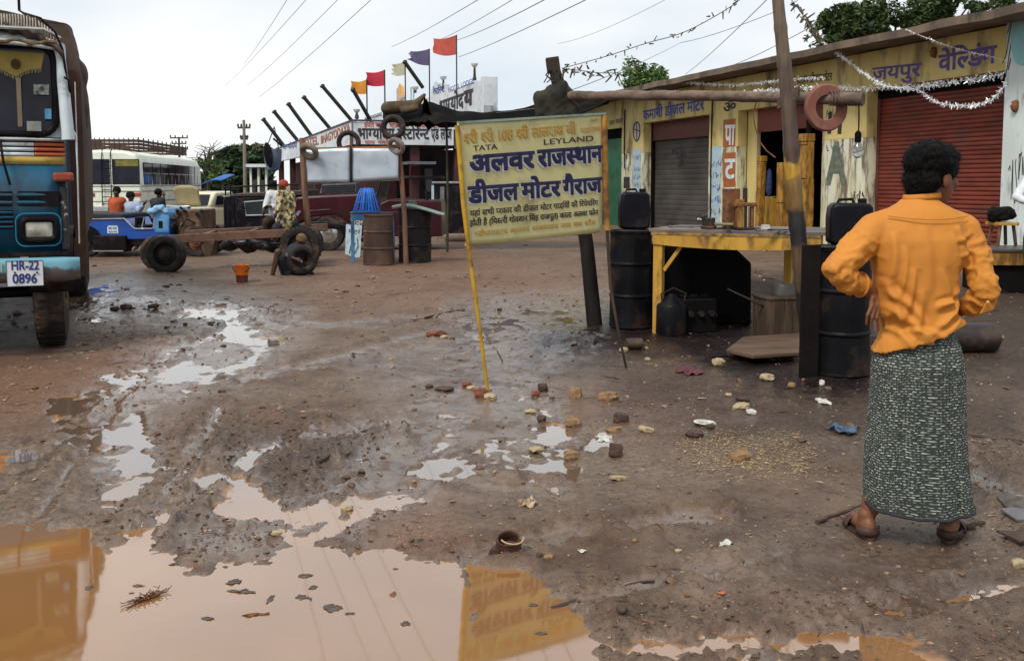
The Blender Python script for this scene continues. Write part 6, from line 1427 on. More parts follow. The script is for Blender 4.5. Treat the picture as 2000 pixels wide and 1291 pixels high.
mb = MB(); mb.prism([V((mx_(740), .03, mz_(384))), V((mx_(747), .03, mz_(352))), V((mx_(749), 1.3, mz_(352))), V((mx_(742), 1.3, mz_(384)))], (.01, 0, 0)); mb.build('windscreen', pm('pane_lt', (.16, .17, .18), (.10, .11, .12), 3, .1), mj)
for (a, b, c, d) in [(604, 412, 646, 409)]: mb = MB(); mb.bar((mx_(a), -.012, mz_(b)), (mx_(c), -.012, mz_(d)), .012, .02); mb.build('trim_strip', chrome, mj)
mb = MB(); mb.prism([V((mx_(a), -.01, mz_(b))) for a, b in ((577, 420), (584, 411), (590, 412), (583, 422))], (0, -.006, 0)); mb.build('badge', pm('badge', (.22, .20, .30), (.1, .09, .16), 20, .4), mj)
for px in (640, 810): wheel(mj, (mx_(px), .05, 33 * YM / F), 33 * YM / F, .22, 'y', face=-1, rim_m=chrome if px < 700 else None, lug=False)
mb = MB(); lv = [(617, 379), (622, 361), (690, 357), (690, 378)]; mb.prism([V((mx_(a), .5, mz_(b))) for a, b in lv], (0, .6, 0)); gq = mb.build('louvred_panel', pm('louvre', (.11, .12, .135), (.08, .09, .10), 5, .5), mj, bevel=.01)
mb = MB()
for q in range(4): mb.bar((mx_(621), .49, mz_(376 - q * 4)), (mx_(688), .49, mz_(374 - q * 4.2)), .02, .012)
mb.build('louvre_slats', black_t, mj)
# ------------------------------------------------------------ stripped chassis with wheels
gch = G(330, 534); ch = thing('stripped_chassis', 'stripped rusty vehicle chassis on bare wheels, lying across the muddy yard', 'chassis', V((gch.x, gch.y, 0)), 0)
def chp(px, py, Y): return P(px, py, Y) - V((gch.x, gch.y, 0))
YA = gch.y + .12; r1 = 37 * YA / F; a = chp(325, 497, YA); wheel(ch, (a.x, a.y, a.z), r1, .26, 'y', face=-1, lug=False)
a2 = chp(299, 496, YA + .55); wheel(ch, (a2.x, a2.y + .3, r1 - .04), r1 * .98, .26, 'y', face=-1, lug=False)
YC = G(588, 524).y + .1; c = chp(588, 482, YC); wheel(ch, (c.x, c.y, c.z), 40 * YC / F, .28, 'y', face=-1)
wheel(ch, (c.x - .2, c.y + 1.2, c.z), 40 * YC / F, .28, 'y', face=1, lug=False)
mb = MB(); mb.tube([a, a2 + V((0, .4, 0))], .07, 10); mb.build('axle_tube', brn, ch, smooth=60)
for (p0, p1, nm) in [((330, 468, YA + .3), (620, 452, YC + .3), 'near'), ((362, 458, YA + 1.4), (640, 444, YC + 1.5), 'far')]:
 mb = MB(); mb.bar(chp(*p0), chp(*p1), .07, .15); mb.build('chassis_rail', pm('rail_rust', (.21, .115, .075), (.12, .065, .045), 4, .7, bump=.4, dirt=(.05, .03, .025), dscale=4), ch, bevel=.01)
for q in (.2, .5, .8):
 p0 = chp(330, 468, YA + .3).lerp(chp(620, 452, YC + .3), q); p1 = chp(362, 458, YA + 1.4).lerp(chp(640, 444, YC + 1.5), q); mb = MB(); mb.bar(p0, p1, .08, .1); mb.build('cross_member', brn, ch)
mb = MB(); mb.prism([chp(x, y, YA + .5) for x, y in ((390, 470), (420, 468), (412, 500), (398, 498))], (0, .3, 0)); mb.build('bracket', brn, ch, bevel=.01)
mb = MB(); rd = random.Random(21)
for q in range(9): x = rd.uniform(420, 520); mb.cap_(chp(x, rd.uniform(474, 484), YA + 1.0), chp(x + 14, rd.uniform(474, 486), YA + 1.2), .08, .10)
link_mesh('gearbox', organic(mb, .03, 3), pm('gear_blk', (.035, .032, .036), (.018, .016, .017), 7, .35, metal=.3, bump=.5), ch)
# ------------------------------------------------------------ white tin panel on wooden poles with tyres
gp = G(612, 518); YPn = gp.y; pn = thing('tin_panel_stand', 'blank pale tin sheet panel slung between two wooden poles', 'panel', V((gp.x, gp.y, 0)), 0)
pp = lambda x, y, d=0.0: P(x, y, YPn + d) - V((gp.x, gp.y, 0))
tin = pm('tin_white', (.50, .57, .64), (.42, .48, .56), 2.5, .35, metal=.25, dirt=(.26, .26, .28), dscale=3, dmin=.56, dmax=.76)
for (x0, x1, ya0, ya1, yb0, yb1) in [(596, 684, 293, 289, 357, 357), (687, 778, 290, 290, 356, 349)]:
 mb = MB(); mb.grid(lambda u, v: pp(x0 + (x1 - x0) * u, (ya0 + (ya1 - ya0) * u) * (1 - v) + (yb0 + (yb1 - yb0) * u) * v) + V((0, .03 * mn.noise(V((u * 3 + x0, v * 2, 0))), 0)), 14, 10); mb.build('tin_sheet', tin, pn, smooth=180, solid=.01)
mb = MB(); mb.bar(pp(592, 291, .05), pp(782, 287, .05), .05, .035); mb.build('top_rail', brown_ink, pn); mb = MB(); mb.bar(pp(594, 359, .03), pp(780, 351, .03), .04, .03); mb.build('bottom_rail', pm('rail_gr', (.2, .19, .17), None, 6, .7), pn)
mb = MB(); mb.bar(pp(685, 286, -.02), pp(686, 357, -.02), .02, .05); mb.build('joint_strip', black_t, pn)
pole_red = pm('pole_red', (.20, .105, .065), (.10, .05, .035), 5, .8, bump=.7, streak=(2, 2, .3))
mb = MB(); mb.tube([pp(590, 270), pp(592, 320), pp(596, 380), pp(603, 450), V((pp(609, 518).x, 0, -.05))], [.05, .055, .055, .065, .075], 10); mb.build('pole', pole_red, pn, smooth=60)
mb = MB(); mb.tube([pp(776, 276, .1), pp(783, 330, .1), pp(790, 420, .1), V((pp(792, 500).x, .1, -.05))], [.045, .045, .045, .05], 10); mb.build('pole', pole_red, pn, smooth=60)
mb = MB(); mb.tube([pp(686, 262, .1), pp(686, 288, .1), pp(686, 352, .1)], [.03, .03, .03], 8); mb.build('rear_strut', pole_red, pn, smooth=60)
def tyre(name, label, c, R_, r_, nrm, mat=rubber, flat=1.0, grp='old tyres around the tin panel'):
 n_ = V(nrm).normalized(); u = n_.orthogonal().normalized(); w_ = n_.cross(u)
 mb = MB(); mb.tube([(u * math.cos(a) + w_ * math.sin(a) * flat) * (R_ - r_) for a in np.linspace(0, 2 * math.pi, 37)[:-1]], r_, 10, closed=True, flat=1.0)
 o = mb.build(name, mat, smooth=60); o.location = c; return tag(o, label, 'tyre', grp)
s_ = YPn / F
tyre('hung_tyre', 'black tyre standing upright on the middle of the tin panel', P(681, 279, YPn + .1), 24 * s_, 5 * s_, (0, 1, .1))
tyre('hung_tyre', 'tyre hanging below the black tarpaulin at the end of the tin panel', P(768, 249, YPn + .1), 25 * s_, 6 * s_, (.1, 1, 0))
tyre('hung_tyre', 'pale worn tyre hooked over the top of the reddish front pole', P(604, 296, YPn - .1), 20 * s_, 6 * s_, (.35, .9, .75), pm('tyre_pale', (.22, .18, .15), (.12, .09, .08), 6, .8), flat=1.0)
tyre('hung_tyre', 'pale squashed tyre drooping from the top of the rear pole', P(774, 286, YPn - .05), 19 * s_, 5 * s_, (.5, 1, .55), pm('tyre_pale', (.22, .18, .15)))
# ------------------------------------------------------------ drums, rack, stand, placard
g = G(736, 519); s_ = g.y / F; dbr = pm('drum_rust', (.085, .048, .034), (.05, .03, .024), 3, .6, bump=.4, dirt=(.13, .075, .04), dscale=3, dmin=.52, dmax=.7)
drum('rusty brown oil drum leaning slightly beside the pale blue placard', (g.x, g.y + .25, gh(g.x, g.y)), 30 * s_, 98 * s_, dbr, group='oil drums near the tin panel')
g = G(808, 514); s_ = g.y / F; drum('black oil drum capped by a bent pale green sheet', (g.x, g.y + .3, gh(g.x, g.y)), 33 * s_, 104 * s_, pm('drum_blk2', (.014, .010, .014), (.009, .007, .009), 3, .5, spec=.2, dirt=(.05, .035, .03), dscale=3), group='oil drums near the tin panel')
Yk = g.y + .3
def bent(u, v):
 a = [(766, 407), (785, 403), (806, 404), (830, 410), (856, 418), (868, 421)]; f = u * 5; i = min(int(f), 4); q = f - i
 x = a[i][0] * (1 - q) + a[i + 1][0] * q; y = a[i][1] * (1 - q) + a[i + 1][1] * q; return P(x, y, Yk - .35 + v * .6) + V((0, 0, -.07 * (2 * v - 1) ** 2 * 0 + .03 * math.sin(v * 3.1)))
mb = MB(); mb.grid(bent, 30, 8); tag(mb.build('bent_sheet', pm('sheet_green', (.24, .34, .30), (.16, .24, .22), 3, .4, dirt=(.4, .45, .42), dscale=5), origin=P(808, 405, Yk), smooth=180, solid=.04), 'bent pale green metal sheet balanced on the black drum', 'metal sheet')
mb = MB(); mb.b2((-.09, -.07, 0), (.09, .07, .05)); mb.b2((-.06, -.05, .05), (.07, .05, .10)); o = mb.build('small_tin', pm('tin_gr', (.13, .14, .12), None, 8, .4, metal=.4), bevel=.01); o.location = P(805, 402, Yk) + V((0, 0, .0)); tag(o, 'small dull metal box sitting on the bent green sheet', 'box')
st = thing('blue_stand', 'blue wooden stand between the two drums holding a blue wire rack', 'stand', P(745, 450, Yk + .2) * V((1, 1, 0)) if False else V((P(750, 450, Yk + .2).x, Yk + .2, 0)), 0); sk = (Yk + .2) / F; ztp = P(750, 415, Yk + .2).z
stb = pm('stand_blue', (.10, .30, .52), (.07, .22, .42), 5, .6, dirt=(.05, .08, .12), dscale=6)
mb = MB(); mb.b2((-64 * sk, -.25, ztp - .03), (24 * sk, .25, ztp)); mb.build('top', pm('stand_top', (.06, .06, .07), None, 5, .5), st, bevel=.005)
mb = MB(); mb.b2((-60 * sk, -.24, ztp - .15), (22 * sk, -.21, ztp - .032)); mb.build('apron', stb, st)
for x in (-58, 3, 20): mb = MB(); mb.b2((x * sk - .03, -.24, 0), (x * sk + .03, -.18, ztp - .155)); mb.build('leg', stb, st)
rk = thing('blue_wire_rack', 'bright blue tapering wire rack standing on the blue stand', 'rack', (P(717, 414, Yk + .2).x, Yk + .2, ztp + .002), 0); blue_w = pm('wire_blue', (.02, .16, .60), (.015, .11, .45), 8, .4)
mb = MB(); h = 46 * sk; wb, wt = 25 * sk, 14 * sk
for q in range(9):
 u = -1 + q / 4; mb.tube([(u * wb, -.12, 0), (u * wt, -.07, h * .85), (u * wt * .8, 0, h)], .012 + .012 * (q in (3, 5, 6)), 6); 
 if q % 2 == 0: mb.tube([(u * wb, .12, 0), (u * wt, .07, h * .85), (u * wt * .8, 0, h)], .012, 6)
for z_, w_, d_ in ((.01, wb, .12), (h * .42, (wb + wt) / 2, .095), (h * .85, wt, .07)): mb.tube([(-w_, -d_, z_), (w_, -d_, z_), (w_, d_, z_), (-w_, d_, z_)], .011, 6, closed=True)
mb.build('wire_frame', blue_w, rk, smooth=60); mb = MB(); mb.prism([V((-.05, -.03, .05)), V((.14, -.03, .05)), V((.10, -.03, h * .8)), V((-.03, -.03, h * .8))], (0, .02, 0)); mb.build('blue_panel', blue_w, rk)
g = G(690, 504); s_ = g.y / F; pl_ = thing('pale_placard', 'pale blue placard with scratched black writing leaning on the rusty drum', 'placard', V((g.x, g.y, 0)), 0)
mb = MB(); cs = [(676, 438), (707, 441), (703, 507), (674, 496)]; q4 = [P(x, y, g.y + (.12 if y < 450 else -.04)) for x, y in cs]; nn = (q4[1] - q4[0]).cross(q4[3] - q4[0]).normalized(); nn = -nn if nn.y > 0 else nn
mb.prism(q4, -nn * .02); mb.build('board', pm('plac', (.42, .54, .60), (.36, .46, .52), 4, .6, dirt=(.2, .22, .22), dscale=6), pl_, world=True)
w2 = lambda x, y: PL(x, y, q4[0], nn)
write('मोटर', w2(680, 456), w2(703, 458), .09, nn, black_ink, pl_); scribble(w2(680, 495), w2(702, 498), .34, nn, black_ink, pl_, 12, r=.008, k=4)
mb = MB(); q5 = [P(x, y, g.y + .3) for x, y in ((685, 414), (709, 414), (709, 440), (685, 440))]; mb.prism(q5, (0, .02, 0)); o = tag(mb.build('chequered_card', pm('card', (.5, .5, .42), (.06, .08, .06), 26, .6, detail=1), origin=q5[0]), 'small black and white speckled card hanging from the blue stand', 'card')
# dark cabinet by the restaurant
g = G(870, 458); cbn = thing('dark_cabinet', 'tall dark booth cabinet with a pale glass strip and a grey top', 'cabinet', V((g.x, g.y + .3, 0)), 0); Yc = g.y + .3; cx = lambda x: P(x, 400, Yc).x - g.x; cz = lambda y: P(870, y, Yc).z
mb = MB(); mb.b2((cx(846), 0, 0), (cx(912), .9, cz(360))); mb.build('carcass', bj_m, cbn, bevel=.02); mb = MB(); mb.b2((cx(844), -.05, cz(359)), (cx(914), .95, cz(355))); mb.build('top', chrome, cbn, bevel=.01)
for (a, b, y0, y1, m_) in [(843, 848, 448, 362, sky_ink), (860, 868, 405, 365, pm('pane_lt', (.16, .17, .18))), (841, 847, 402, 391, red_ink)]: mb = MB(); mb.b2((cx(a), -.04, max(0, cz(y0))), (cx(b), -.002, cz(y1))); mb.build('glass_strip', m_, cbn)
g = G(890, 472); mb = MB(); mb.cap_((-.0, 0, .1), (.9, .1, .1), .11, .12); mb.tube([(-.05, 0, .1), (-.25, 0, .12), (-.3, 0, .02)], .02, 6); o = mb.build('cloth_roll', pm('roll_br', (.24, .17, .13), (.18, .13, .10), 4, .8), smooth=60); o.location = V((g.x - .2, g.y, 0)); tag(o, 'brown cloth roll lying by the dark booth cabinet', 'roll')
# blue pail and black disc hanging at the restaurant corner
Yd = 24.0; s_ = Yd / F; t = thing('hanging_pail', 'blue hanging tub with a black oval disc at the far end of the restaurant', 'tub', P(533, 310, Yd), 0)
mb = MB(); mb.lathe([(.02, -.32), (.14, -.27), (.20, -.05), (.215, .22), (.19, .22), (.17, -.04), (.02, -.26)], seg=22); mb.build('tub', pm('tub_bl', (.13, .18, .26), (.08, .12, .19), 5, .5), t, smooth=40)
mb = MB(); mb.ell((-.05, -.24, .08), (.10, .03, .30), (0, R(-8), 0)); mb.build('disc', black_t, t, smooth=180); mb = MB(); mb.tube([(-.1, -.1, .3), (.05, 0, .75)], .012, 5); mb.tube([(.15, 0, .2), (.05, 0, .75)], .012, 5); mb.build('hanger', black_t, t)
# kiosk and blue awning far behind
Yk2 = 48.0; k_ = thing('small_kiosk', 'small cream kiosk with window openings beyond the black jeep', 'kiosk', V((P(505, 360, Yk2).x, Yk2, 0)), 0); kx = lambda x: P(x, 360, Yk2).x - k_.location.x; kz = lambda y: P(505, y, Yk2).z
for a, b in ((488, 492), (503, 507), (518, 522)): mb = MB(); mb.b2((kx(a), 0, 0), (kx(b), .2, kz(327))); mb.build('post', cream, k_)
mb = MB(); mb.b2((kx(484), -.3, kz(327)), (kx(526), 2.2, kz(321))); mb.build('roof', hw_m, k_); mb = MB(); mb.b2((kx(488), .02, 0), (kx(522), 2, kz(352))); mb.build('counter', pm('dk_cnt', (.05, .05, .05)), k_); mb = MB(); mb.b2((kx(492.2), .1, kz(350)), (kx(502.8), .14, kz(329))); mb.build('window', glass_m, k_)
Yk3 = 42.0; k_ = thing('blue_awning_stall', 'dark roadside stall under a bright blue awning behind the cream saloon', 'stall', V((P(420, 360, Yk3).x, Yk3, 0)), 0); kx = lambda x: P(x, 360, Yk3).x - k_.location.x; kz = lambda y: P(420, y, Yk3).z
mb = MB(); mb.grid(lambda u, v: V((kx(401) + (kx(440) - kx(401)) * u, -.5 + v * 2, kz(361) + (kz(352) - kz(361)) * math.sin(u * 2.2) + v * .25)), 14, 6); mb.build('awning', pm('awn_bl', (.03, .14, .42), (.02, .10, .32), 4, .7), k_, smooth=180, solid=.05)
mb = MB(); mb.b2((kx(408), .2, 0), (kx(440), 1.5, kz(368))); mb.build('stall_box', pm('stall_dk', (.02, .022, .02)), k_, bevel=.02)
for a in (404, 438): mb = MB(); mb.b2((kx(a), -.4, 0), (kx(a) + .08, -.32, kz(358))); mb.build('post', beam_m, k_)
# orange pail
g = G(473, 552); s_ = g.y / F; t = thing('orange_pail', 'orange and brown plastic pail standing on the mud beside the crouching person', 'pail', V((g.x, g.y, gh(g.x, g.y))), 0)
h = 34 * s_; r = 15 * s_
mb = MB(); mb.lathe([(r * .72, 0), (r * .80, h * .42)], seg=24); mb.build('lower_shell', pm('pail_br', (.11, .03, .025), (.07, .02, .02), 6, .4), t, smooth=50)
mb = MB(); mb.lathe([(r * .81, h * .42), (r * 1.0, h * .96), (r * 1.04, h), (r * .95, h), (r * .78, h * .46), (0, h * .45)], seg=24); mb.build('upper_shell', pm('pail_or', (.62, .15, .012), (.50, .11, .01), 6, .3), t, smooth=50)
mb = MB(); mb.tube([(math.cos(a) * r * 1.1, -.03 - math.sin(a) * .05, h * .9 - math.sin(a) * r * .8) for a in np.linspace(math.pi, 0, 12)], .006, 6); mb.build('handle', black_t, t, smooth=60)
# brick kerb pieces near the saloon etc. and counter, stool, bench at the end pier
gk = P(1960, 487, 13.6); ct = thing('yellow_counter', 'low dark counter with a yellow board edge before the red shutter', 'counter', V((gk.x, gk.y, 0)), R(-2)); z_ = gk.z
mb = MB(); mb.b2((-.32, 0, z_ - .04), (2.2, .9, z_)); mb.build('top', pm('cnt_top', (.10, .09, .09), (.06, .055, .055), 5, .4), ct, bevel=.01)
mb = MB(); mb.b2((-.26, .02, z_ - .22), (2.1, .05, z_ - .042)); mb.build('edge_board', wood_gold, ct); mb = MB(); mb.b2((-.22, .08, 0), (2.0, .8, z_ - .225)); mb.build('base', black_m, ct, bevel=.02)
sp = P(1966, 484, 14.3); t = thing('wooden_stool', 'small wooden stool standing on the dark counter with a black bundle on it', 'stool', V((sp.x, sp.y, z_ + .002)), .1); s_ = 14.3 / F
for dx in (-17, 17):
 for dy in (0, .25): mb = MB(); mb.bar((dx * s_ * 1.1, dy, 0), (dx * s_ * .8, dy * .8 + .02, 40 * s_), .035, .035); mb.build('leg', rust if dx < 0 else wood_dk, t)
mb = MB(); mb.b2((-20 * s_, -.05, 40 * s_), (20 * s_, .33, 46 * s_)); mb.build('seat', yel_m, t, bevel=.006)
mb = MB(); mb.cap_((-.12, 0, .10), (.1, .02, .12), .11, .1); mb.ell((-.05, 0, .04), (.14, .12, .06)); me = organic(mb, .015, 3, lambda co, no: co + no * (fbm(co[:, 0] * 12, co[:, 2] * 12, 3, 5) * .03)[:, None]); o = link_mesh('black_bundle', me, black_m); o.location = V((sp.x - .02, sp.y + .12, z_ + 46 * s_ + .01)); tag(o, 'black plastic-wrapped bundle sitting on the small wooden stool', 'bundle')
# ------------------------------------------------------------ people
skin_m = pm('skin_brown', (.19, .078, .038), (.14, .054, .027), 9, .5, bump=.15, bscale=60)
skin_dk = pm('skin_dark', (.075, .036, .022), (.055, .027, .017), 9, .5)
hair_m = pm('hair_black', (.0035, .003, .003), (.002, .002, .002), 60, .6, bump=.6, bscale=140, spec=.12)
def head(mb, c, fwd, up, s=1.0):
 """skull, jaw, nose, ears as overlapping solids; c = head centre, fwd = face direction"""
 f = V(fwd).normalized(); u = V(up).normalized(); r = f.cross(u).normalized(); u = r.cross(f)
 m = Matrix((r, f, u)).transposed()
 E_ = m.to_euler()
 q = lambda x, y, z: V(c) + m @ (V((x, y, z)) * s)
 mb.ell(q(0, -.010, .03), (.074 * s, .094 * s, .084 * s), E_)
 mb.ell(q(0, .03, -.035), (.060 * s, .062 * s, .075 * s), E_)
 mb.ell(q(0, .055, -.075), (.035 * s, .034 * s, .032 * s), E_)
 mb.cap_(q(0, .086, .012), q(0, .104, -.022), .010 * s, .016 * s, 8)
 mb.ell(q(0, .078, .032), (.05 * s, .016 * s, .012 * s), E_); mb.ell(q(0, .085, -.048), (.024 * s, .012 * s, .008 * s), E_); mb.ell(q(0, .082, -.060), (.020 * s, .012 * s, .009 * s), E_)
 for k in (-1, 1): mb.ell(q(k * .040, .068, -.012), (.022 * s, .018 * s, .020 * s), E_); mb.ell(q(k * .077, -.012, -.008), (.010 * s, .022 * s, .034 * s), E_)
 return q, m
def hair_cap(c, m, s=1.0, vol=1.0, seed=0):
 n1, n2_ = 44, 30; vs_ = []; rd = random.Random(seed)
 mb = MB()
 def f(u, v):
  th = u * 2 * math.pi; ph = v * math.pi * .70; y = math.cos(th); 
  cut = 1.0 + (.0 if y < 0 else -.34 * y)         # hairline: lower at the nape, higher at the forehead
  p_ = ph * cut; d = V((math.sin(p_) * math.sin(th), math.sin(p_) * math.cos(th), math.cos(p_)))
  k = 1 + .05 * mn.noise(V((d.x * 5, d.y * 5, d.z * 5 + seed))) + .03 * mn.noise(V((d.x * 18, d.y * 18, d.z * 18)))
  return V(c) + m @ (V((d.x * .092 * vol, -.012 + d.y * .112 * vol, .032 + d.z * .106 * vol)) * s * k)
 mb.grid(f, n1, n2_, wrap=True); 
 def g(u, v): p = f(u, 1.0); q = V(c) + m @ (V((0, -.01, .02)) * s); return p.lerp(q, v * .5)
 mb.grid(g, n1, 3, wrap=True)
 return mb
def body_mesh(J, hs, fwd, up=(0, 0, 1), build=1.0, vox=.012, hands=True):
 """one skin: J joint dict in world coordinates"""
 mb = MB(); b = build
 q, m = head(mb, J['head'], fwd, up, hs)
 mb.cap_(J['head'] + V((0, 0, -.06)) * hs, J['neck'], .052 * b * hs, .06 * b * hs, 12)
 ch = J['neck'].lerp(J['hip'], .3)
 sh = (J['shl'] + J['shr']) / 2
 mb.cap_(J['shl'].lerp(sh, .25), J['shr'].lerp(sh, .25), .075 * b, .075 * b); mb.cap_(ch, J['neck'].lerp(J['hip'], .62), .135 * b, .115 * b); mb.cap_(J['neck'].lerp(J['hip'], .6), J['hip'], .12 * b, .14 * b)
 for s_ in 'lr':
  mb.cap_(J['sh' + s_], J['el' + s_], .050 * b, .040 * b); mb.cap_(J['el' + s_], J['wr' + s_], .040 * b, .026 * b)
  if 'kn' + s_ in J:
   mb.cap_(J['hip'].lerp(J['kn' + s_], .08) + V((-.08 if s_ == 'l' else .08, 0, 0)) * b, J['kn' + s_], .085 * b, .056 * b); mb.cap_(J['kn' + s_], J['an' + s_], .055 * b, .036 * b)
   d = J.get('toe' + s_, J['an' + s_] + V((0, -.18, -.05))); mb.cap_(J['an' + s_] + V((0, 0, -.02)), d, .036 * b, .026 * b)
  if hands:
   w_ = J['wr' + s_]; d = J.get('hd' + s_, (w_ - J['el' + s_]).normalized()); d = V(d).normalized(); side = d.orthogonal().normalized()
   mb.ell(w_ + d * .045, (.036 * b, .036 * b, .040 * b)); 
   for k in range(4): p0 = w_ + d * .06 + side * (-.027 + .018 * k); mb.cap_(p0, p0 + d * (.065 + .01 * (k in (1, 2))) + V((0, 0, -.01)), .010, .008, 8)
   mb.cap_(w_ + d * .02 + side * .03, w_ + d * .06 + side * .055, .011, .009, 8)
 return organic(mb, vox, 3), q, m
def garment(shapes, vox, seed, wr=.012, fr=9, streak=(1, 1, 1)):
 mb = MB()
 for s_ in shapes: mb.cap_(*s_)
 def df(co, no):
  n_ = fbm(co[:, 0] * fr * streak[0], co[:, 2] * fr * streak[2], 4, seed, z=co[:, 1] * fr); r = 1 - np.abs(n_) * 2
  return co + no * (r * wr)[:, None]
 return organic(mb, vox, 4, df)

def small_person(label, J, hs, fwd, shirt, trousers=None, group=None, skin=None, seed=1, cap=None, up=(0, 0, 1), long_sleeve=False, skirt=None):
 base = J.get('base', V((J['hip'].x, J['hip'].y, 0)))
 t = thing('person', label, 'person', base, 0, group)
 me, q, m = body_mesh(J, hs, fwd, up, vox=.016)
 link_mesh('body', me, skin or skin_dk, t, True)
 hm = hair_cap(J['head'], m, hs, 1.0, seed)
 hm.build('hair' if cap is None else 'cap', hair_m if cap is None else cap, t, smooth=180, world=True)
 if shirt:
  k = .9 if long_sleeve else .45
  sh = (J['shl'] + J['shr']) / 2; ch = J['neck'].lerp(J['hip'], .25)
  S_ = [(J['shl'].lerp(sh, .1), J['shr'].lerp(sh, .1), .088, .088), (ch, J['neck'].lerp(J['hip'], .6), .155, .145), (J['neck'].lerp(J['hip'], .6), J['neck'].lerp(J['hip'], .98), .145, .16)]
  for s_ in 'lr':
   S_.append((J['sh' + s_], J['sh' + s_].lerp(J['el' + s_], k * 1.1 if k < .9 else 1), .066, .058))
   if long_sleeve: S_.append((J['el' + s_], J['el' + s_].lerp(J['wr' + s_], .7), .056, .045))
  link_mesh('shirt', garment(S_, .018, seed, .010), shirt, t, True)
 if trousers and 'knl' in J:
  S_ = [(J['hip'] + V((-.07, 0, 0)), J['hip'] + V((.07, 0, 0)), .125, .125)]
  for s_ in 'lr': h_ = J['hip'] + V((-.08 if s_ == 'l' else .08, 0, -.02)); S_ += [(h_, J['kn' + s_], .105, .078), (J['kn' + s_], J['kn' + s_].lerp(J['an' + s_], .92), .076, .060)]
  link_mesh('trousers', garment(S_, .02, seed + 3, .010), trousers, t, True)
 if skirt:
  S_ = skirt; link_mesh('wrap_cloth', garment(S_, .02, seed + 3, .012), trousers, t, True)
 return t
def J_at(Y, **k): return {n: P(x, y, Y + (d[0] if d else 0)) for n, (x, y, *d) in k.items()}
orange_c = pm('cloth_orange', (.42, .085, .03), (.32, .06, .022), 6, .85, bump=.3)
ltblue_c = pm('cloth_ltblue', (.34, .42, .55), (.22, .28, .38), 22, .85, streak=(3, 3, .4))
dark_c = pm('cloth_dark', (.025, .028, .04), (.018, .02, .03), 6, .85)
white_c = pm('cloth_white', (.62, .64, .66), (.48, .50, .53), 6, .85, bump=.3)
print_c = pm('cloth_print', (.55, .47, .25), (.045, .035, .02), 16, .85, detail=1, bump=.3)
brown_c = pm('cloth_brown', (.05, .03, .022), (.03, .02, .015), 6, .85)
Yn = 22.6
J = J_at(Yn, head=(228, 375), neck=(228, 389), shl=(218, 393), shr=(240, 393), ell=(214, 412), elr=(245, 410), wrl=(219, 425, -.15), wrr=(238, 424, -.15), hip=(229, 428), knl=(222, 455), knr=(236, 455), anl=(221, 482), anr=(237, 482))
small_person('person in an orange-red shirt standing behind the blue jeep', J, .95, (0, -1, -.1), orange_c, dark_c, 'people gathered by the vehicles', seed=1)
J = J_at(22.5, head=(255, 385), neck=(257, 398), shl=(250, 402), shr=(268, 400), ell=(250, 418), elr=(272, 412, -.1), wrl=(262, 424, -.2), wrr=(282, 398, -.25), hip=(262, 432), knl=(256, 455), knr=(268, 455), anl=(256, 482), anr=(268, 482))
small_person('person in a pale blue striped shirt leaning over the blue jeep', J, .95, (.8, -.4, -.3), ltblue_c, dark_c, 'people gathered by the vehicles', seed=2, long_sleeve=True)
J = J_at(25.5, head=(310, 378), neck=(309, 390), shl=(299, 394), shr=(317, 393), ell=(298, 410), elr=(322, 408), wrl=(304, 422), wrr=(320, 384), hip=(309, 425), knl=(303, 450), knr=(315, 450), anl=(303, 472), anr=(315, 472))
small_person('person in a navy shirt seen from behind raising a hand to the face', J, .95, (.5, .8, 0), dark_c, dark_c, 'people gathered by the vehicles', seed=3)
Yp_ = 18.6
J = J_at(Yp_, head=(532, 364), neck=(537, 375), shl=(527, 381, -.1), shr=(545, 383, .1), ell=(521, 397, -.15), elr=(548, 404), wrl=(517, 409, -.25), wrr=(526, 404, -.2), hip=(543, 430), knl=(522, 432, -.3), knr=(528, 436, .1), anl=(520, 455, -.25), anr=(530, 458, .1))
small_person('person in a white shirt sitting bent forward on the chassis', J, .8, (-.9, -.1, -.45), white_c, brown_c, 'people gathered by the vehicles', seed=4, long_sleeve=True)
J = J_at(Yp_ - .5, head=(553, 363), neck=(556, 374), shl=(548, 381, -.15), shr=(568, 383, .1), ell=(546, 402, -.2), elr=(572, 404), wrl=(540, 416, -.25), wrr=(552, 420, -.1), hip=(562, 437), knl=(540, 444, -.1), knr=(546, 448, .1), anl=(536, 462, -.1), anr=(545, 466, .1))
small_person('person in a cream patterned shirt and red cap sitting on the tyre', J, .8, (-.8, -.3, -.1), print_c, dark_c, 'people gathered by the vehicles', seed=5, cap=pm('cap_red', (.35, .05, .03), None, 6, .8), long_sleeve=True)
Yc2 = 16.35
J = J_at(Yc2, head=(588, 470), neck=(582, 482), shl=(572, 488, -.1), shr=(588, 492, .12), ell=(560, 500, -.25), elr=(600, 506, .1), wrl=(578, 506, -.3), wrr=(600, 488, 0), hip=(566, 528), knl=(543, 492, -.25), knr=(590, 500, .15), anl=(532, 538, -.25), anr=(602, 528, .1), toel=(516, 544, -.3), toer=(612, 534, .05))
J['base'] = V((J['hip'].x, J['hip'].y, 0))
small_person('person in dark clothes crouching by the tyre of the stripped chassis', J, .85, (.7, -.2, -.6), dark_c, None, 'people gathered by the vehicles', seed=6, cap=pm('scarf', (.20, .08, .035), (.05, .06, .03), 18, .8), skirt=[(J['hip'] + V((-.05, 0, 0)), J['knl'].lerp(J['hip'], .35), .14, .09), (J['hip'], J['knr'].lerp(J['hip'], .2), .14, .10), (J['hip'] + V((0, 0, -.02)), J['hip'] + V((.1, -.05, -.06)), .13, .12)] if False else None)
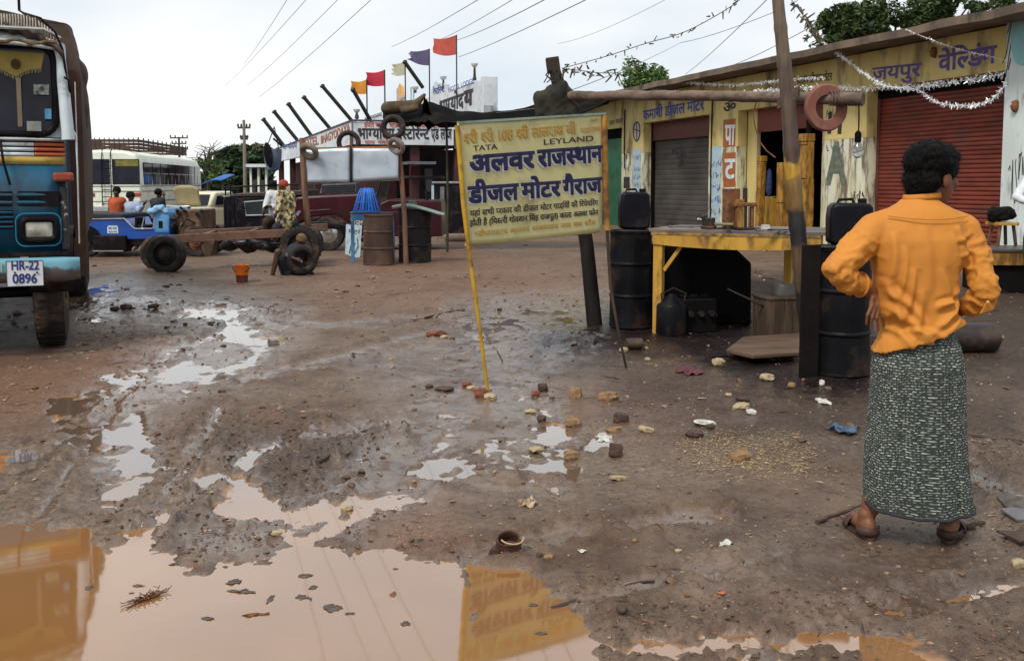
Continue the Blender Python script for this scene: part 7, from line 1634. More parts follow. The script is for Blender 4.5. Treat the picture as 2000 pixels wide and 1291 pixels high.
gb_ = MB(); gb_.cap_(J['hip'], J['knl'].lerp(J['hip'], .3), .15, .10); gb_.cap_(J['hip'], J['knr'].lerp(J['hip'], .15), .15, .10); gb_.cap_(J['hip'], J['hip'] + V((.12, 0, 0)), .15, .14)
pr_ = [o for o in COL.objects if o.get('label', '').startswith('person in dark clothes crouching')][0]
link_mesh('wrap_cloth', organic(gb_, .02, 4), dark_c, pr_, True)
# partly framed person at the picture edge
J = J_at(13.2, head=(2034, 312), neck=(2030, 340), shl=(2008, 352), shr=(2062, 352), ell=(1986, 385, -.1), elr=(2080, 398), wrl=(2012, 398, -.25), wrr=(2050, 410, -.2), hip=(2036, 432), knl=(2010, 470), knr=(2060, 470), anl=(2012, 540), anr=(2058, 540))
small_person('person in a white shirt at the pale pier, mostly cut off by the frame edge', J, 1.0, (-.8, -.5, -.2), white_c, brown_c, None, seed=7, long_sleeve=True)

# ------------------------------------------------------------ the man in the orange shirt (back view)
MG = G(1787, 1052); MG.z = gh(MG.x, MG.y)
man = thing('person', 'man seen from behind in an orange shirt and dark patterned wrap, hands on hips', 'person', MG, 0)
KM = F / MG.y
def M(px, py, y=0.0):
 p = P(px, py, MG.y + y); return p - V((MG.x, MG.y, MG.z))
shirt_m = pm('shirt_orange', (.52, .205, .030), (.45, .165, .024), 2.5, .72, bump=.25, bscale=220, sheen=1, detail=3)
hs = 1.08
# body: head, neck, trunk, arms with hands, lower legs with feet
mb = MB(); hc = M(1822, 348, .04)
fw = V((.86, .46, -.16)); q, hm = head(mb, hc, fw, (0.06, 0, 1), hs)
mb.cap_(M(1813, 372, .03), M(1800, 408, .0), .056, .052, 16); mb.cap_(M(1750, 446, .01), M(1846, 444, .01), .045, .045); mb.cap_(M(1798, 460, .02), M(1795, 600, .02), .08, .09)
AR = {}
AR['l'] = dict(sh=M(1706, 448, 0), el=M(1637, 533, -.07), wr=M(1706, 572, .0), kn=M(1713, 592, .0))
AR['r'] = dict(sh=M(1886, 446, 0), el=M(1930, 560, -.09), wr=M(1886, 602, .02), kn=M(1870, 606, .05))
for s_, a in AR.items():
 mb.cap_(a['sh'], a['el'], .042, .038, 16); mb.cap_(a['el'], a['wr'].lerp(a['el'], .0), .042, .027, 16); mb.ell(a['wr'].lerp(a['kn'], .5), (.028, .020, .034) if s_ == 'l' else (.03, .02, .03))
# hand on the hip, fingers pointing down and spread
fing = [((1703, 596), (1694, 615), (1692, 634)), ((1709, 598), (1703, 620), (1703, 643)), ((1715, 598), (1713, 622), (1715, 646)), ((1721, 595), (1723, 618), (1727, 638))]
mb.cap_(M(1708, 580, -.005), M(1716, 600, -.02), .024, .024, 12)
for k, (a, b, c) in enumerate(fing):
 y0 = -.045 + .006 * k; mb.cap_(M(*a, y0), M(*b, y0 - .012), .0088, .0074, 10); mb.cap_(M(*b, y0 - .012), M(*c, y0 + .004), .0074, .0060, 10)
mb.cap_(M(1704, 582, -.03), M(1700, 600, -.035), .0115, .0095, 10); mb.cap_(M(1700, 600, -.035), M(1706, 612, -.04), .0095, .008, 10)
a = AR['r']
for k in range(4): p0 = a['kn'] + V((-.01, .02 + .0, -.018 + .012 * k)); mb.cap_(p0, p0 + V((-.02, .05, -.01)), .0095, .008, 8)
mb.cap_(a['kn'] + V((0, 0, .01)), a['kn'] + V((-.045, -.0, .02)), .011, .009, 8)
# legs and feet
ft = {'l': (M(1700, 1030, -.02), V((-.06, .99, 0))), 'r': (M(1852, 1047, -.05), V((.50, .86, 0)))}
for s_, (h, d) in ft.items():
 d = d.normalized(); z0 = V((0, 0, -h.z)); base = V((h.x, h.y, 0)); side = V((d.y, -d.x, 0))
 mb.cap_(V((h.x * .45, .03, .5)), base * .92 + d * .04 + V((0, 0, .13)), .06, .040, 16)
 mb.ell(base + d * .03 + V((0, 0, .056)), (.034, .046, .044), (0, 0, math.atan2(d.y, d.x) - math.pi / 2)); mb.cap_(base + d * .04 + V((0, 0, .10)), base + d * .05 + V((0, 0, .06)), .037, .036, 12)
 mb.cap_(base + d * .05 + V((0, 0, .055)), base + d * .17 + V((0, 0, .038)), .034, .030, 14)
 for k in range(5): o_ = side * ((-.034 + .017 * k) * (1 if s_ == 'l' else -1)); mb.cap_(base + d * .17 + o_ * .8 + V((0, 0, .033)), base + d * (.222 - .008 * k) + o_ + V((0, 0, .028)), .0125 - .001 * k, .010 - .001 * k, 8)
link_mesh('body', organic(mb, .0050, 2), skin_m, man)
hb = MB(); n1 = 90
hmb = hair_cap(hc + hm @ V((0, -.008, .006)), hm, hs, 1.10, 5)
def hair_df(co, no):
 n_ = fbm(co[:, 0] * 60, co[:, 2] * 60, 3, 7, z=co[:, 1] * 60); n2_ = fbm(co[:, 0] * 14, co[:, 2] * 14, 3, 17, z=co[:, 1] * 14)
 return co + no * (n_ * .009 + n2_ * .012)[:, None]
hh2 = MB()
E_ = hm.to_euler(); c_ = lambda x, y, z: hc + hm @ (V((x, y, z)) * hs)
hh2.ell(c_(0, -.020, .052), (.092 * hs, .108 * hs, .088 * hs), E_); hh2.ell(c_(0, -.058, -.012), (.076 * hs, .058 * hs, .080 * hs), E_); hh2.ell(c_(0, .040, .084), (.064 * hs, .052 * hs, .040 * hs), E_)
for k in (-1, 1): hh2.cap_(c_(k * .074, -.006, .045), c_(k * .077, .014, .016), .020, .012, 8)
hh2.ell(c_(0, -.062, -.060), (.056 * hs, .034 * hs, .040 * hs), E_)
hme = organic(hh2, .006, 2, hair_df); sb_ = MB(); rd = random.Random(12)
sb_.v = [tuple(v.co) for v in hme.vertices]; sb_.f = [tuple(p.vertices) for p in hme.polygons]
for _ in range(5200):
 v = hme.vertices[rd.randrange(len(hme.vertices))]; d = (v.normal + V((rd.uniform(-.9, .9), rd.uniform(-.9, .9), rd.uniform(-1.0, .5)))).normalized() * rd.uniform(.006, .019); s_ = d.orthogonal().normalized() * .0009; b0 = len(sb_.v); p = v.co
 sb_.v += [tuple(p - s_), tuple(p + s_), tuple(p + d)]; sb_.f.append((b0, b0 + 1, b0 + 2))
hme = bpy.data.meshes.new('hair'); hme.from_pydata(sb_.v, [], sb_.f); hme.update(); hme.shade_smooth(); link_mesh('hair', hme, hair_m, man)
tb2 = P(590, 508, G(590, 540).y); tyre('loose_tyre', 'upright muddy tyre leaning in front of the crouching person', tb2, 31 * tb2.y / F, 8 * tb2.y / F, (-.45, 1, .12), rubber, 1.0, 'old tyres around the tin panel')
mb = MB(); 
for k in (-1, 1): mb.ell(hc + hm @ (V((k * .032, .076, .010)) * hs), (.011, .009, .008)) 
mb.build('eyes', pm('eye', (.10, .09, .085), (.03, .025, .02), 40, .2), man, smooth=180)
mb = MB()
for k in (-1, 1): mb.tube([hc + hm @ (V((k * x, y, z)) * hs) for x, y, z in ((.014, .090, .030), (.032, .086, .037), (.050, .072, .030))], [.002, .003, .001], 6)
mb.build('eyebrows', hair_m, man, smooth=180)
# shirt torso as a loft
rings = [  # py, left px, right px, half depth, y centre
 (389, 1768, 1832, .066, .02), (398, 1757, 1842, .075, .015), (410, 1734, 1862, .088, .01), (425, 1712, 1880, .100, .008), (445, 1700, 1892, .110, .005), (470, 1698, 1890, .122, 0), (500, 1702, 1878, .130, 0),
 (535, 1708, 1864, .132, .0), (570, 1721, 1860, .132, .0), (600, 1728, 1867, .134, .0), (630, 1726, 1874, .138, .0), (660, 1715, 1877, .144, 0), (700, 1706, 1878, .146, 0)]
def ring_at(v):
 f = v * (len(rings) - 1); i = min(int(f), len(rings) - 2); q_ = f - i; q_ = q_
 return [a_ * (1 - q_) + b_ * q_ for a_, b_ in zip(rings[i], rings[i + 1])]
def torso(u, v):
 py, xl, xr_, dp, yc = ring_at(v)
 th = u * 2 * math.pi; cx_, hw_ = (xl + xr_) / 2, (xr_ - xl) / 2
 ce, se = math.cos(th), math.sin(th); e = .82
 x = cx_ + hw_ * abs(ce) ** e * (1 if ce > 0 else -1); y = yc + dp * abs(se) ** e * (1 if se > 0 else -1)
 # the hem: lower at the near side, higher towards the other hip
 if v > .6:
  k = (v - .6) / .4; hem = 694 - (x - 1708) * .345 if x < 1880 else 636
  hem = 697 - 62 * max(0, min(1, (x - 1708) / 168)) ** .9
  py = 612 + (hem - 612) * k
 p = M(x, py, -dp * .75); p.x = M(x, py, 0).x; p.y = y; return p
smb = MB(); smb.grid(torso, 110, 90, wrap=True); smb.f.append(tuple(range(109, -1, -1))); smb.f.append(tuple(89 * 110 + k for k in range(110)))
SL = {'l': [(M(1742, 436, .01), .066), (M(1708, 450, 0), .072), (M(1664, 494, -.035), .062), (M(1634, 527, -.075), .050), (M(1652, 548, -.05), .050), (M(1682, 556, -.012), .046)],
  'r': [(M(1848, 436, .01), .066), (M(1880, 450, 0), .070), (M(1904, 503, -.04), .059), (M(1924, 560, -.09), .051), (M(1916, 584, -.06), .050), (M(1896, 596, -.01), .047)]}
for q_ in SL.values():
 for (p0, r0), (p1, r1) in zip(q_, q_[1:]): smb.cap_(p0, p1, r0, r1, 22)
smb.ell(M(1622, 526, -.10), (.022, .03, .02)); smb.ell(M(1936, 574, -.11), (.022, .03, .02))
def fold_line(co, a, b, w_, h_, y_side=-1):
 """a cloth fold along a segment in the frontal plane: a ridge with a valley beside it"""
 a = np.array([a.x, a.z]); b = np.array([b.x, b.z]); d = b - a; L_ = np.hypot(*d); d = d / L_; n_ = np.array([-d[1], d[0]])
 r = co[:, [0, 2]] - a; t = r @ d / L_; s_ = r @ n_; bend = .012 * np.sin(t * 3.1); s_ = s_ - bend
 env = np.clip(t, 0, 1) * np.clip(1 - t, 0, 1) * 4; env = np.where((t < 0) | (t > 1), 0, np.sqrt(np.clip(env, 0, 1)))
 return env * h_ * (np.exp(-(s_ / w_) ** 2) - .8 * np.exp(-((s_ - w_ * 1.7) / (w_ * 1.1)) ** 2)) * (co[:, 1] * y_side > -.02)
FOLDS = [((1728, 452), (1720, 560), 7, .012), ((1745, 478), (1735, 580), 6, .010), ((1716, 560), (1790, 640), 8, .014), ((1712, 590), (1800, 668), 8, .014), ((1712, 625), (1765, 680), 7, .012), ((1868, 575), (1770, 655), 8, .014), ((1872, 600), (1760, 676), 8, .014),
 ((1876, 622), (1735, 690), 7, .012), ((1866, 548), (1800, 600), 6, .010), ((1850, 440), (1862, 540), 7, .012), ((1836, 452), (1852, 560), 6, .008), ((1782, 440), (1786, 585), 9, .006), ((1812, 520), (1832, 600), 8, .007), ((1800, 592), (1850, 588), 5, .012), ((1760, 520), (1742, 622), 6, .011),
 ((1715, 540), (1745, 650), 6, .010), ((1775, 560), (1760, 660), 7, .009), ((1858, 560), (1815, 630), 6, .010), ((1720, 605), (1716, 660), 6, .012), ((1735, 640), (1830, 652), 6, .009), ((1880, 470), (1850, 500), 5, .010), ((1884, 450), (1842, 468), 5, .008)]
def shirt_df(co, no):
 d = np.zeros(len(co))
 for a, b, w_, h_ in FOLDS: d += fold_line(co, M(*a), M(*b), w_ / KM, h_)
 n_ = fbm(co[:, 0] * 9 + co[:, 2] * 4, co[:, 2] * 5, 4, 33, z=co[:, 1] * 7); low = np.clip((1.25 - co[:, 2]) / .45, .1, 1)
 n3 = fbm(co[:, 0] * 24, co[:, 2] * 16, 3, 35, z=co[:, 1] * 20)
 d += ((1 - np.abs(n_) * 2.2) * .006 - .003) * low + n3 * .0016
 return co + no * d[:, None]
def full_df(co, no):
 co = shirt_df(co, no); arm = np.zeros(len(co))
 for s_, q_ in SL.items():
  for k in (2, 3, 4): c = np.array(q_[k][0]); arm = np.maximum(arm, np.exp(-(np.linalg.norm(co - c, axis=1) / .085) ** 2))
 e = M(1634, 527, -.075); n_ = fbm(co[:, 0] * 13 + co[:, 2] * 6, co[:, 2] * 16 - co[:, 0] * 6, 3, 71, z=co[:, 1] * 12); n4 = fbm(co[:, 0] * 34, co[:, 2] * 34, 2, 73, z=co[:, 1] * 34)
 return co + no * (arm * (np.clip(1 - np.abs(n_) * 4, -.5, 1) * .015 + n4 * .004))[:, None]
link_mesh('shirt', organic(smb, .0068, 3, full_df), shirt_m, man)
for (c, d, r_) in ((M(1680, 556, -.012), V((.85, .35, -.1)), .048), (M(1898, 596, -.012), V((-.8, .5, -.2)), .049)):
 d.normalize(); u = d.orthogonal().normalized(); w_ = d.cross(u); mb = MB(); mb.tube([c + (u * math.cos(a) + w_ * math.sin(a)) * r_ for a in np.linspace(0, 2 * math.pi, 25)[:-1]], .0065, 8, closed=True); mb.build('rolled_cuff', shirt_m, man, smooth=180)
# cuff flap on the far sleeve with a button
mb = MB(); mb.prism([M(1928, 590, -.13), M(1948, 573, -.10), M(1940, 606, -.11), M(1914, 614, -.12)], (0, .012, .0)); mb.build('cuff_flap', shirt_m, man, bevel=.004)
mb = MB(); mb.ell(M(1929, 590, -.138), (.006, .004, .006)); mb.build('button', pm('button', (.6, .4, .15)), man, smooth=180)
# collar and yoke
mb = MB()
def col(u, v):
 th = u * 2 * math.pi; r = 1 + .10 * v; h = .030 * math.sin(v * math.pi * .85) - .014 * v
 c = M(1800, 392, .02); return c + V((.068 * r * math.cos(th), .064 * r * math.sin(th), h + .006 + .006 * math.cos(th)))
mb.grid(col, 48, 8, wrap=True); mb.build('collar', shirt_m, man, smooth=180, solid=.003)
mb = MB(); pts = []
for k in range(30):
 x = 1722 + (1876 - 1722) * k / 29; p = M(x, 421 + 6 * math.sin(k / 29 * math.pi), 0); pts.append((p.x, -.100 + .035 * abs((k - 14.5) / 14.5) ** 3 - .013 * math.cos((k - 14.5) / 14.5 * 1.5), p.z))
mb.tube(pts, .0022, 6); mb.build('yoke_seam', shirt_m, man, smooth=180)
# wrap (lungi)
lungi_m = bpy.data.materials.new('woven_wrap'); lungi_m.use_nodes = True; nt = lungi_m.node_tree; N = nt.nodes; L = nt.links; b = N['Principled BSDF']; b.inputs['Roughness'].default_value = .85
at = N.new('ShaderNodeUVMap'); at.uv_map = 'uv'
def nz_(sc__, det, st=(1, 1, 1)):
 mp = N.new('ShaderNodeMapping'); mp.inputs['Scale'].default_value = st; L.new(at.outputs[0], mp.inputs[0]); n = N.new('ShaderNodeTexNoise'); n.inputs['Scale'].default_value = sc__; n.inputs['Detail'].default_value = det; L.new(mp.outputs[0], n.inputs['Vector']); return n
wob = nz_(9, 3); mpw = N.new('ShaderNodeMapping'); L.new(at.outputs[0], mpw.inputs[0])
add = N.new('ShaderNodeVectorMath'); add.operation = 'MULTIPLY_ADD'; L.new(wob.outputs['Color'], add.inputs[0]); add.inputs[1].default_value = (.03, .034, 0); L.new(at.outputs[0], add.inputs[2])
bk = N.new('ShaderNodeTexBrick'); bk.offset = .5; bk.inputs['Color1'].default_value = (1, 1, 1, 1); bk.inputs['Color2'].default_value = (.55, .55, .55, 1); bk.inputs['Mortar'].default_value = (0, 0, 0, 1)
bk.inputs['Scale'].default_value = 1; bk.inputs['Mortar Size'].default_value = .0034; bk.inputs['Mortar Smooth'].default_value = .25; bk.inputs['Brick Width'].default_value = .026; bk.inputs['Row Height'].default_value = .0108; L.new(add.outputs[0], bk.inputs['Vector'])
n2 = nz_(60, 4, (1, 2.5, 1)); mr = N.new('ShaderNodeMapRange'); mr.inputs[1].default_value = .40; mr.inputs[2].default_value = .60; L.new(n2.outputs['Fac'], mr.inputs[0])
mu = N.new('ShaderNodeMix'); mu.data_type = 'RGBA'; mu.blend_type = 'MULTIPLY'; mu.inputs[0].default_value = 1; L.new(bk.outputs['Color'], mu.inputs[6]); L.new(mr.outputs[0], mu.inputs[7])
rp = N.new('ShaderNodeValToRGB'); rp.color_ramp.elements[0].position = .15; rp.color_ramp.elements[0].color = (.022, .029, .026, 1); rp.color_ramp.elements[1].position = .85; rp.color_ramp.elements[1].color = (.44, .48, .41, 1); L.new(mu.outputs[2], rp.inputs[0]); L.new(rp.outputs[0], b.inputs['Base Color'])
bp = N.new('ShaderNodeBump'); bp.inputs['Strength'].default_value = .5; bp.inputs['Distance'].default_value = .004; L.new(mu.outputs[2], bp.inputs['Height']); L.new(bp.outputs[0], b.inputs['Normal'])
LR = [(600, 1752, 1846, .075), (640, 1745, 1852, .085), (680, 1722, 1870, .118), (720, 1707, 1877, .140), (780, 1704, 1878, .142), (850, 1697, 1879, .146), (920, 1691, 1882, .152), (970, 1689, 1887, .158), (1000, 1691, 1890, .160)]
def lung(u, v):
 f = v * (len(LR) - 1); i = min(int(f), len(LR) - 2); q_ = f - i; py, xl, xr_, dp = [a_ * (1 - q_) + b_ * q_ for a_, b_ in zip(LR[i], LR[i + 1])]
 th = u * 2 * math.pi; ce, se = math.cos(th), math.sin(th); e = .78
 x = (xl + xr_) / 2 + (xr_ - xl) / 2 * abs(ce) ** e * (1 if ce > 0 else -1); y = dp * abs(se) ** e * (1 if se > 0 else -1)
 py += 9 * v ** 6 * max(0, -se) * (1 - abs(ce) ** 3)          # the hem dips between the feet
 fold = (.014 + .022 * v) * mn.noise(V((ce * 3.2, se * 3.2, v * 1.6))) + .016 * v * mn.noise(V((ce * 6, se * 6, v * 2.5)))
 fold += -.016 * math.exp(-((x - 1742 - 12 * v) / 7) ** 2) * (se < 0) * v + .012 * math.exp(-((x - 1856 + 6 * v) / 8) ** 2) * (se < 0) * v
 for a0, wd_, am in ((-.5, .10, .020), (-1.15, .08, -.018), (-1.6, .12, .022), (-2.1, .09, -.020), (-2.6, .10, .018), (-.85, .07, .012), (-1.9, .06, .010)):
  dth = (th - 2 * math.pi if th > math.pi else th) - a0 - .22 * (v - .4) * math.sin(a0 * 3); fold += am * (.35 + v * .9) * .45 * math.exp(-(dth / wd_) ** 2)
 fold *= min(1, v * 3.5); p = M(x, py, -dp * .75); p.x = M(x, py, 0).x; return V((p.x * (1 + fold * .6), y * (1 + fold * 5), p.z))
mb = MB(); NU, NV = 140, 110; mb.grid(lung, NU, NV, wrap=True); me = bpy.data.meshes.new('w'); me.from_pydata(mb.v, [], mb.f); me.update(); me.shade_smooth()
uv = me.uv_layers.new(name='uv')
for pf in me.polygons:
 for li in pf.loop_indices:
  vi = me.loops[li].vertex_index; iu = vi % NU; jv = vi // NU
  if iu == 0 and max(me.loops[l].vertex_index % NU for l in pf.loop_indices) > NU // 2: iu = NU
  uv.data[li].uv = (iu / NU * 1.12, me.vertices[vi].co.z)
o = link_mesh('wrap_skirt', me, lungi_m, man); md = o.modifiers.new('s', 'SOLIDIFY'); md.thickness = .004; md.offset = 1
mb = MB(); hemp = [lung(k / 80, 1.0) + V((0, 0, .002)) for k in range(80)]; mb.tube(hemp, .008, 6, closed=True); mb.build('wrap_hem', pm('hem_dk', (.03, .032, .035), None, 20, .9), man, smooth=180)
# sandals
sand = pm('sandal', (.055, .028, .020), (.035, .018, .014), 12, .55, bump=.4)
for s_, (h, d) in ft.items():
 d = d.normalized(); side = V((d.y, -d.x, 0)); base = V((h.x, h.y, 0)); mb = MB(); outl = []
 for k in range(28):
  a = 2 * math.pi * k / 28; l_ = .125 * math.cos(a); w_ = (.050 if math.cos(a) > 0 else .043) * math.sin(a) * (1 if abs(math.cos(a)) < .9 else .9); outl.append(base + d * (.098 + l_) + side * w_ + V((0, 0, .0)))
 mb.prism(outl, (0, 0, .016)); mb.build('sandal', sand, man, bevel=.004)
 mb = MB(); mb.grid(lambda u, v: base + d * (.125 + .045 * v) + side * (.052 * math.cos(math.pi * u)) + V((0, 0, .012 + .058 * math.sin(math.pi * u) * (1 - .15 * v))), 16, 4); mb.build('sandal_strap', sand, man, smooth=180, solid=.004)
 mb = MB(); mb.grid(lambda u, v: base + d * (.035 - .055 * math.sin(math.pi * u)) + side * (.048 * math.cos(math.pi * u)) + V((0, 0, .020 + .035 * v)), 18, 3); mb.build('heel_strap', sand, man, smooth=180, solid=.004)
# ------------------------------------------------------------ trees
def leaves(blobs, n, size, seed, flat=.6, thr=-.02):
 rg = np.random.default_rng(seed); w_ = np.array([b[1][0] * b[1][1] * b[1][2] for b in blobs]) ** .7; w_ = w_ / w_.sum(); which = rg.choice(len(blobs), n, p=w_)
 C = np.array([b[0] for b in blobs])[which]; Rr = np.array([b[1] for b in blobs])[which]
 d = rg.normal(size=(n, 3)); d /= np.linalg.norm(d, axis=1)[:, None]; r = rg.uniform(.25, 1.05, n) ** .5
 p = C + d * Rr * r[:, None]
 cl = fbm(p[:, 0] * 1.3, p[:, 1] * 1.3, 3, seed, z=p[:, 2] * 1.3); p = p[cl > thr]; n = len(p)
 a = rg.normal(size=(n, 3)); a[:, 2] *= flat; a /= np.linalg.norm(a, axis=1)[:, None]; b = np.cross(a, rg.normal(size=(n, 3))); b /= np.linalg.norm(b, axis=1)[:, None]
 s_ = size * rg.uniform(.5, 1.3, n)[:, None]
 v = np.stack([p - a * s_, p + b * s_ * .38, p + a * s_, p - b * s_ * .38], 1).reshape(-1, 3)
 me = bpy.data.meshes.new('leaves'); me.from_pydata([tuple(x) for x in v], [], [(4 * k, 4 * k + 1, 4 * k + 2, 4 * k + 3) for k in range(n)]); me.update(); return me
def tree(name, label, Y, bx_px, blobs_px, n, size, col, col2, seed, depth=1.0, grp=None, thr=-.02):
 t = thing(name, label, 'tree', V((P(bx_px, 360, Y).x, Y, 0)), 0, grp); s_ = Y / F; bl = []
 for cx, cy, rx, ry in blobs_px: c = P(cx, cy, Y); bl.append(((c.x, c.y, c.z), (rx * s_, (rx + ry) / 2 * s_ * depth, ry * s_)))
 link_mesh('crown', leaves(bl, n, size, seed, thr=thr), pm('leaf%d' % seed, col, col2, 3, .6, spec=.3), t, True)
 mb = MB(); b0 = V((t.location.x, Y, -.2)); cen = V(bl[0][0]); r0 = max(.08, (cen.z) * .035)
 fk = V((b0.x * .6 + cen.x * .4, Y, cen.z * .5)); mb.tube([b0, b0.lerp(fk, .5) + V((.1, 0, 0)), fk], [r0 * 1.3, r0, r0 * .8], 8)
 rd = random.Random(seed)
 for c, r in bl:
  for k in range(3): e = V(c) + V((rd.uniform(-.7, .7) * r[0], rd.uniform(-.6, .6) * r[1], rd.uniform(-.3, .7) * r[2])); m_ = fk.lerp(e, .5) + V((rd.uniform(-.2, .2), 0, .15)); mb.tube([fk, m_, e], [r0 * .55, r0 * .3, r0 * .1], 6)
 mb.build('trunk', wood_dk, t, world=True, smooth=60); return t
tree('shade_tree', 'large dark leafy tree rising behind the roof of the red-shuttered workshop', 28, 1790, [(1660, 50, 65, 42), (1610, 80, 40, 26), (1760, 25, 80, 50), (1850, 0, 75, 48), (1930, -20, 70, 40), (1720, 70, 60, 28), (1800, -50, 110, 50), (1820, 45, 60, 30)], 52000, .085, (.060, .095, .022), (.020, .038, .012), 1, thr=.06)
tree('young_tree', 'small pale green tree showing over the roof between the wires', 44, 1255, [(1238, 130, 22, 26), (1262, 138, 26, 22), (1284, 150, 22, 20), (1235, 158, 28, 18), (1270, 165, 40, 18)], 3600, .12, (.12, .20, .05), (.05, .09, .03), 2, thr=.03)
for k, (lb, bx_px, bl, n, c1, c2) in enumerate([
 ('dense green tree mass behind the utility pole', 470, [(470, 345, 58, 42), (500, 330, 40, 36), (450, 318, 36, 28)], 5500, (.045, .085, .03), (.018, .036, .018)),
 ('brownish tree crown topping the green one behind the utility pole', 482, [(482, 302, 48, 20), (450, 306, 26, 16), (520, 310, 30, 20)], 2600, (.10, .085, .035), (.05, .045, .025)),
 ('dark round bush-like tree behind the cream saloon', 425, [(428, 352, 38, 34), (402, 362, 26, 28)], 3000, (.035, .07, .028), (.014, .03, .014))]):
 tree('roadside_tree', lb, 72 + k * 3, bx_px, bl, n, .42, c1, c2, 10 + k, .7, 'trees beyond the parked bus')
Yt = 66; t = thing('bare_tree', 'nearly leafless spreading branches beside the bus', 'tree', V((P(402, 360, Yt).x, Yt, 0)), 0); mb = MB(); rd = random.Random(2); b0 = P(404, 345, Yt); mb.tube([V((b0.x, Yt, 0)), b0], [.25, .14], 6)
for k in range(14):
 e = P(rd.uniform(376, 425), rd.uniform(284, 335), Yt); m_ = b0.lerp(e, .5) + V((0, 0, .5)); mb.tube([b0, m_, e], [.10, .06, .02], 5)
 for q in range(3): f_ = m_.lerp(e, rd.random()); mb.tube([f_, f_ + V((rd.uniform(-1, 1), 0, rd.uniform(0, .7)))], [.03, .012], 4)
mb.build('branches', beam_m, t, world=True); link_mesh('leaves', leaves([(tuple(P(402, 330, Yt)), (.9, .9, .8))], 160, .3, 33), pm('leaf_l', (.10, .18, .05)), t, True)
# ------------------------------------------------------------ utility poles and wires
conc = pm('pole_conc', (.24, .21, .16), (.16, .14, .11), 6, .85)
for k, (px, yt, yb, Y, arms, lb) in enumerate([(479, 235, 400, 58, [(250, 12), (272, 7)], 'tall slim utility pole with two short crossarms beyond the black jeep'), (352, 268, 400, 80, [(270, 17), (281, 14), (292, 17), (303, 10)], 'multi-arm telephone pole rising behind the white bus')]):
 t = thing('utility_pole', lb, 'pole', V((P(px, 360, Y).x, Y, 0)), 0, 'utility poles'); s_ = Y / F; mb = MB(); z_ = P(px, yt, Y).z; mb.tube([(0, 0, -.2), (0, 0, z_)], [.13, .08], 8); mb.build('pole', conc if k == 0 else beam_m, t, smooth=60)
 for y_, hw in arms:
  za = P(px, y_, Y).z; mb = MB(); mb.bar((-hw * s_, 0, za), (hw * s_, 0, za + (.0)), .09, .10)
  for q in (-1, -.45, .45, 1): mb.lathe([(.05, za + .05), (.06, za + .16), (.03, za + .22), (0, za + .24)], (q * hw * s_ * .95, 0, 0), seg=8)
  mb.build('crossarm', beam_m, t)
wire_m = pm('wire', (.12, .12, .125), (.10, .10, .105), 5, .6)
WG = 'overhead wires'
for k, (a, b, Y0, Y1, sag, r, lb) in enumerate([
 ((556, -6), (476, 126), 16, 44, .4, .008, 'faint wire farthest toward the lorry'), ((590, -6), (440, 168), 18, 60, .5, .009, 'second faint wire counted from the lorry side'), ((650, -6), (482, 168), 17, 52, .5, .009, 'middle faint wire descending to the utility pole'), ((713, -6), (506, 190), 16, 50, .5, .010, 'lower faint wire descending to the utility pole'),
 ((925, -6), (765, 92), 14, 36, .3, .010, 'wire passing above the violet-grey flag'), ((992, -6), (850, 82), 14, 36, .3, .010, 'wire ending near the peak of the brick red flag'), ((1052, -6), (893, 79), 13, 34, .3, .012, 'wire crossing behind the brick red flag'), ((1132, -6), (896, 112), 13, 34, .3, .012, 'wire passing just above the pillar lamp of the billboard'),
 ((1300, 0), (1090, 86), 14, 30, .3, .007, 'faintest wire, left of the young tree'.replace(', left of', ' above')), ((1518, 22), (1330, 84), 8.2, 16, .1, .006, 'wire meeting the bamboo upright near its top'), ((1488, -6), (1338, 146), 10, 26, .3, .008, 'steep wire dropping behind the workshop roof'), ((1590, 50), (1385, 142), 9, 22, .2, .008, 'wire crossing behind the bamboo upright to the shade tree'), ((1330, 84), (1118, 176), 16, 11, .1, .006, 'wire slanting to the tip of the cross pole'), ((1050, 212), (960, 222), 11, 26, .0, .010, 'short wire running from the rag bundle to the stepped gable')]):
 A, B = P(*a, Y0), P(*b, Y1); A = A + (A - B) * (.5 if a[1] < 0 else 0); mb = MB(); pts = [A.lerp(B, q / 20) - V((0, 0, sag * 4 * (q / 20) * (1 - q / 20) * .3)) for q in range(21)]; mb.tube(pts, [r * .45 * (1 + q * .03) for q in range(21)], 5)
 tag(mb.build('overhead_wire', wire_m, origin=A), lb, 'wire', WG)
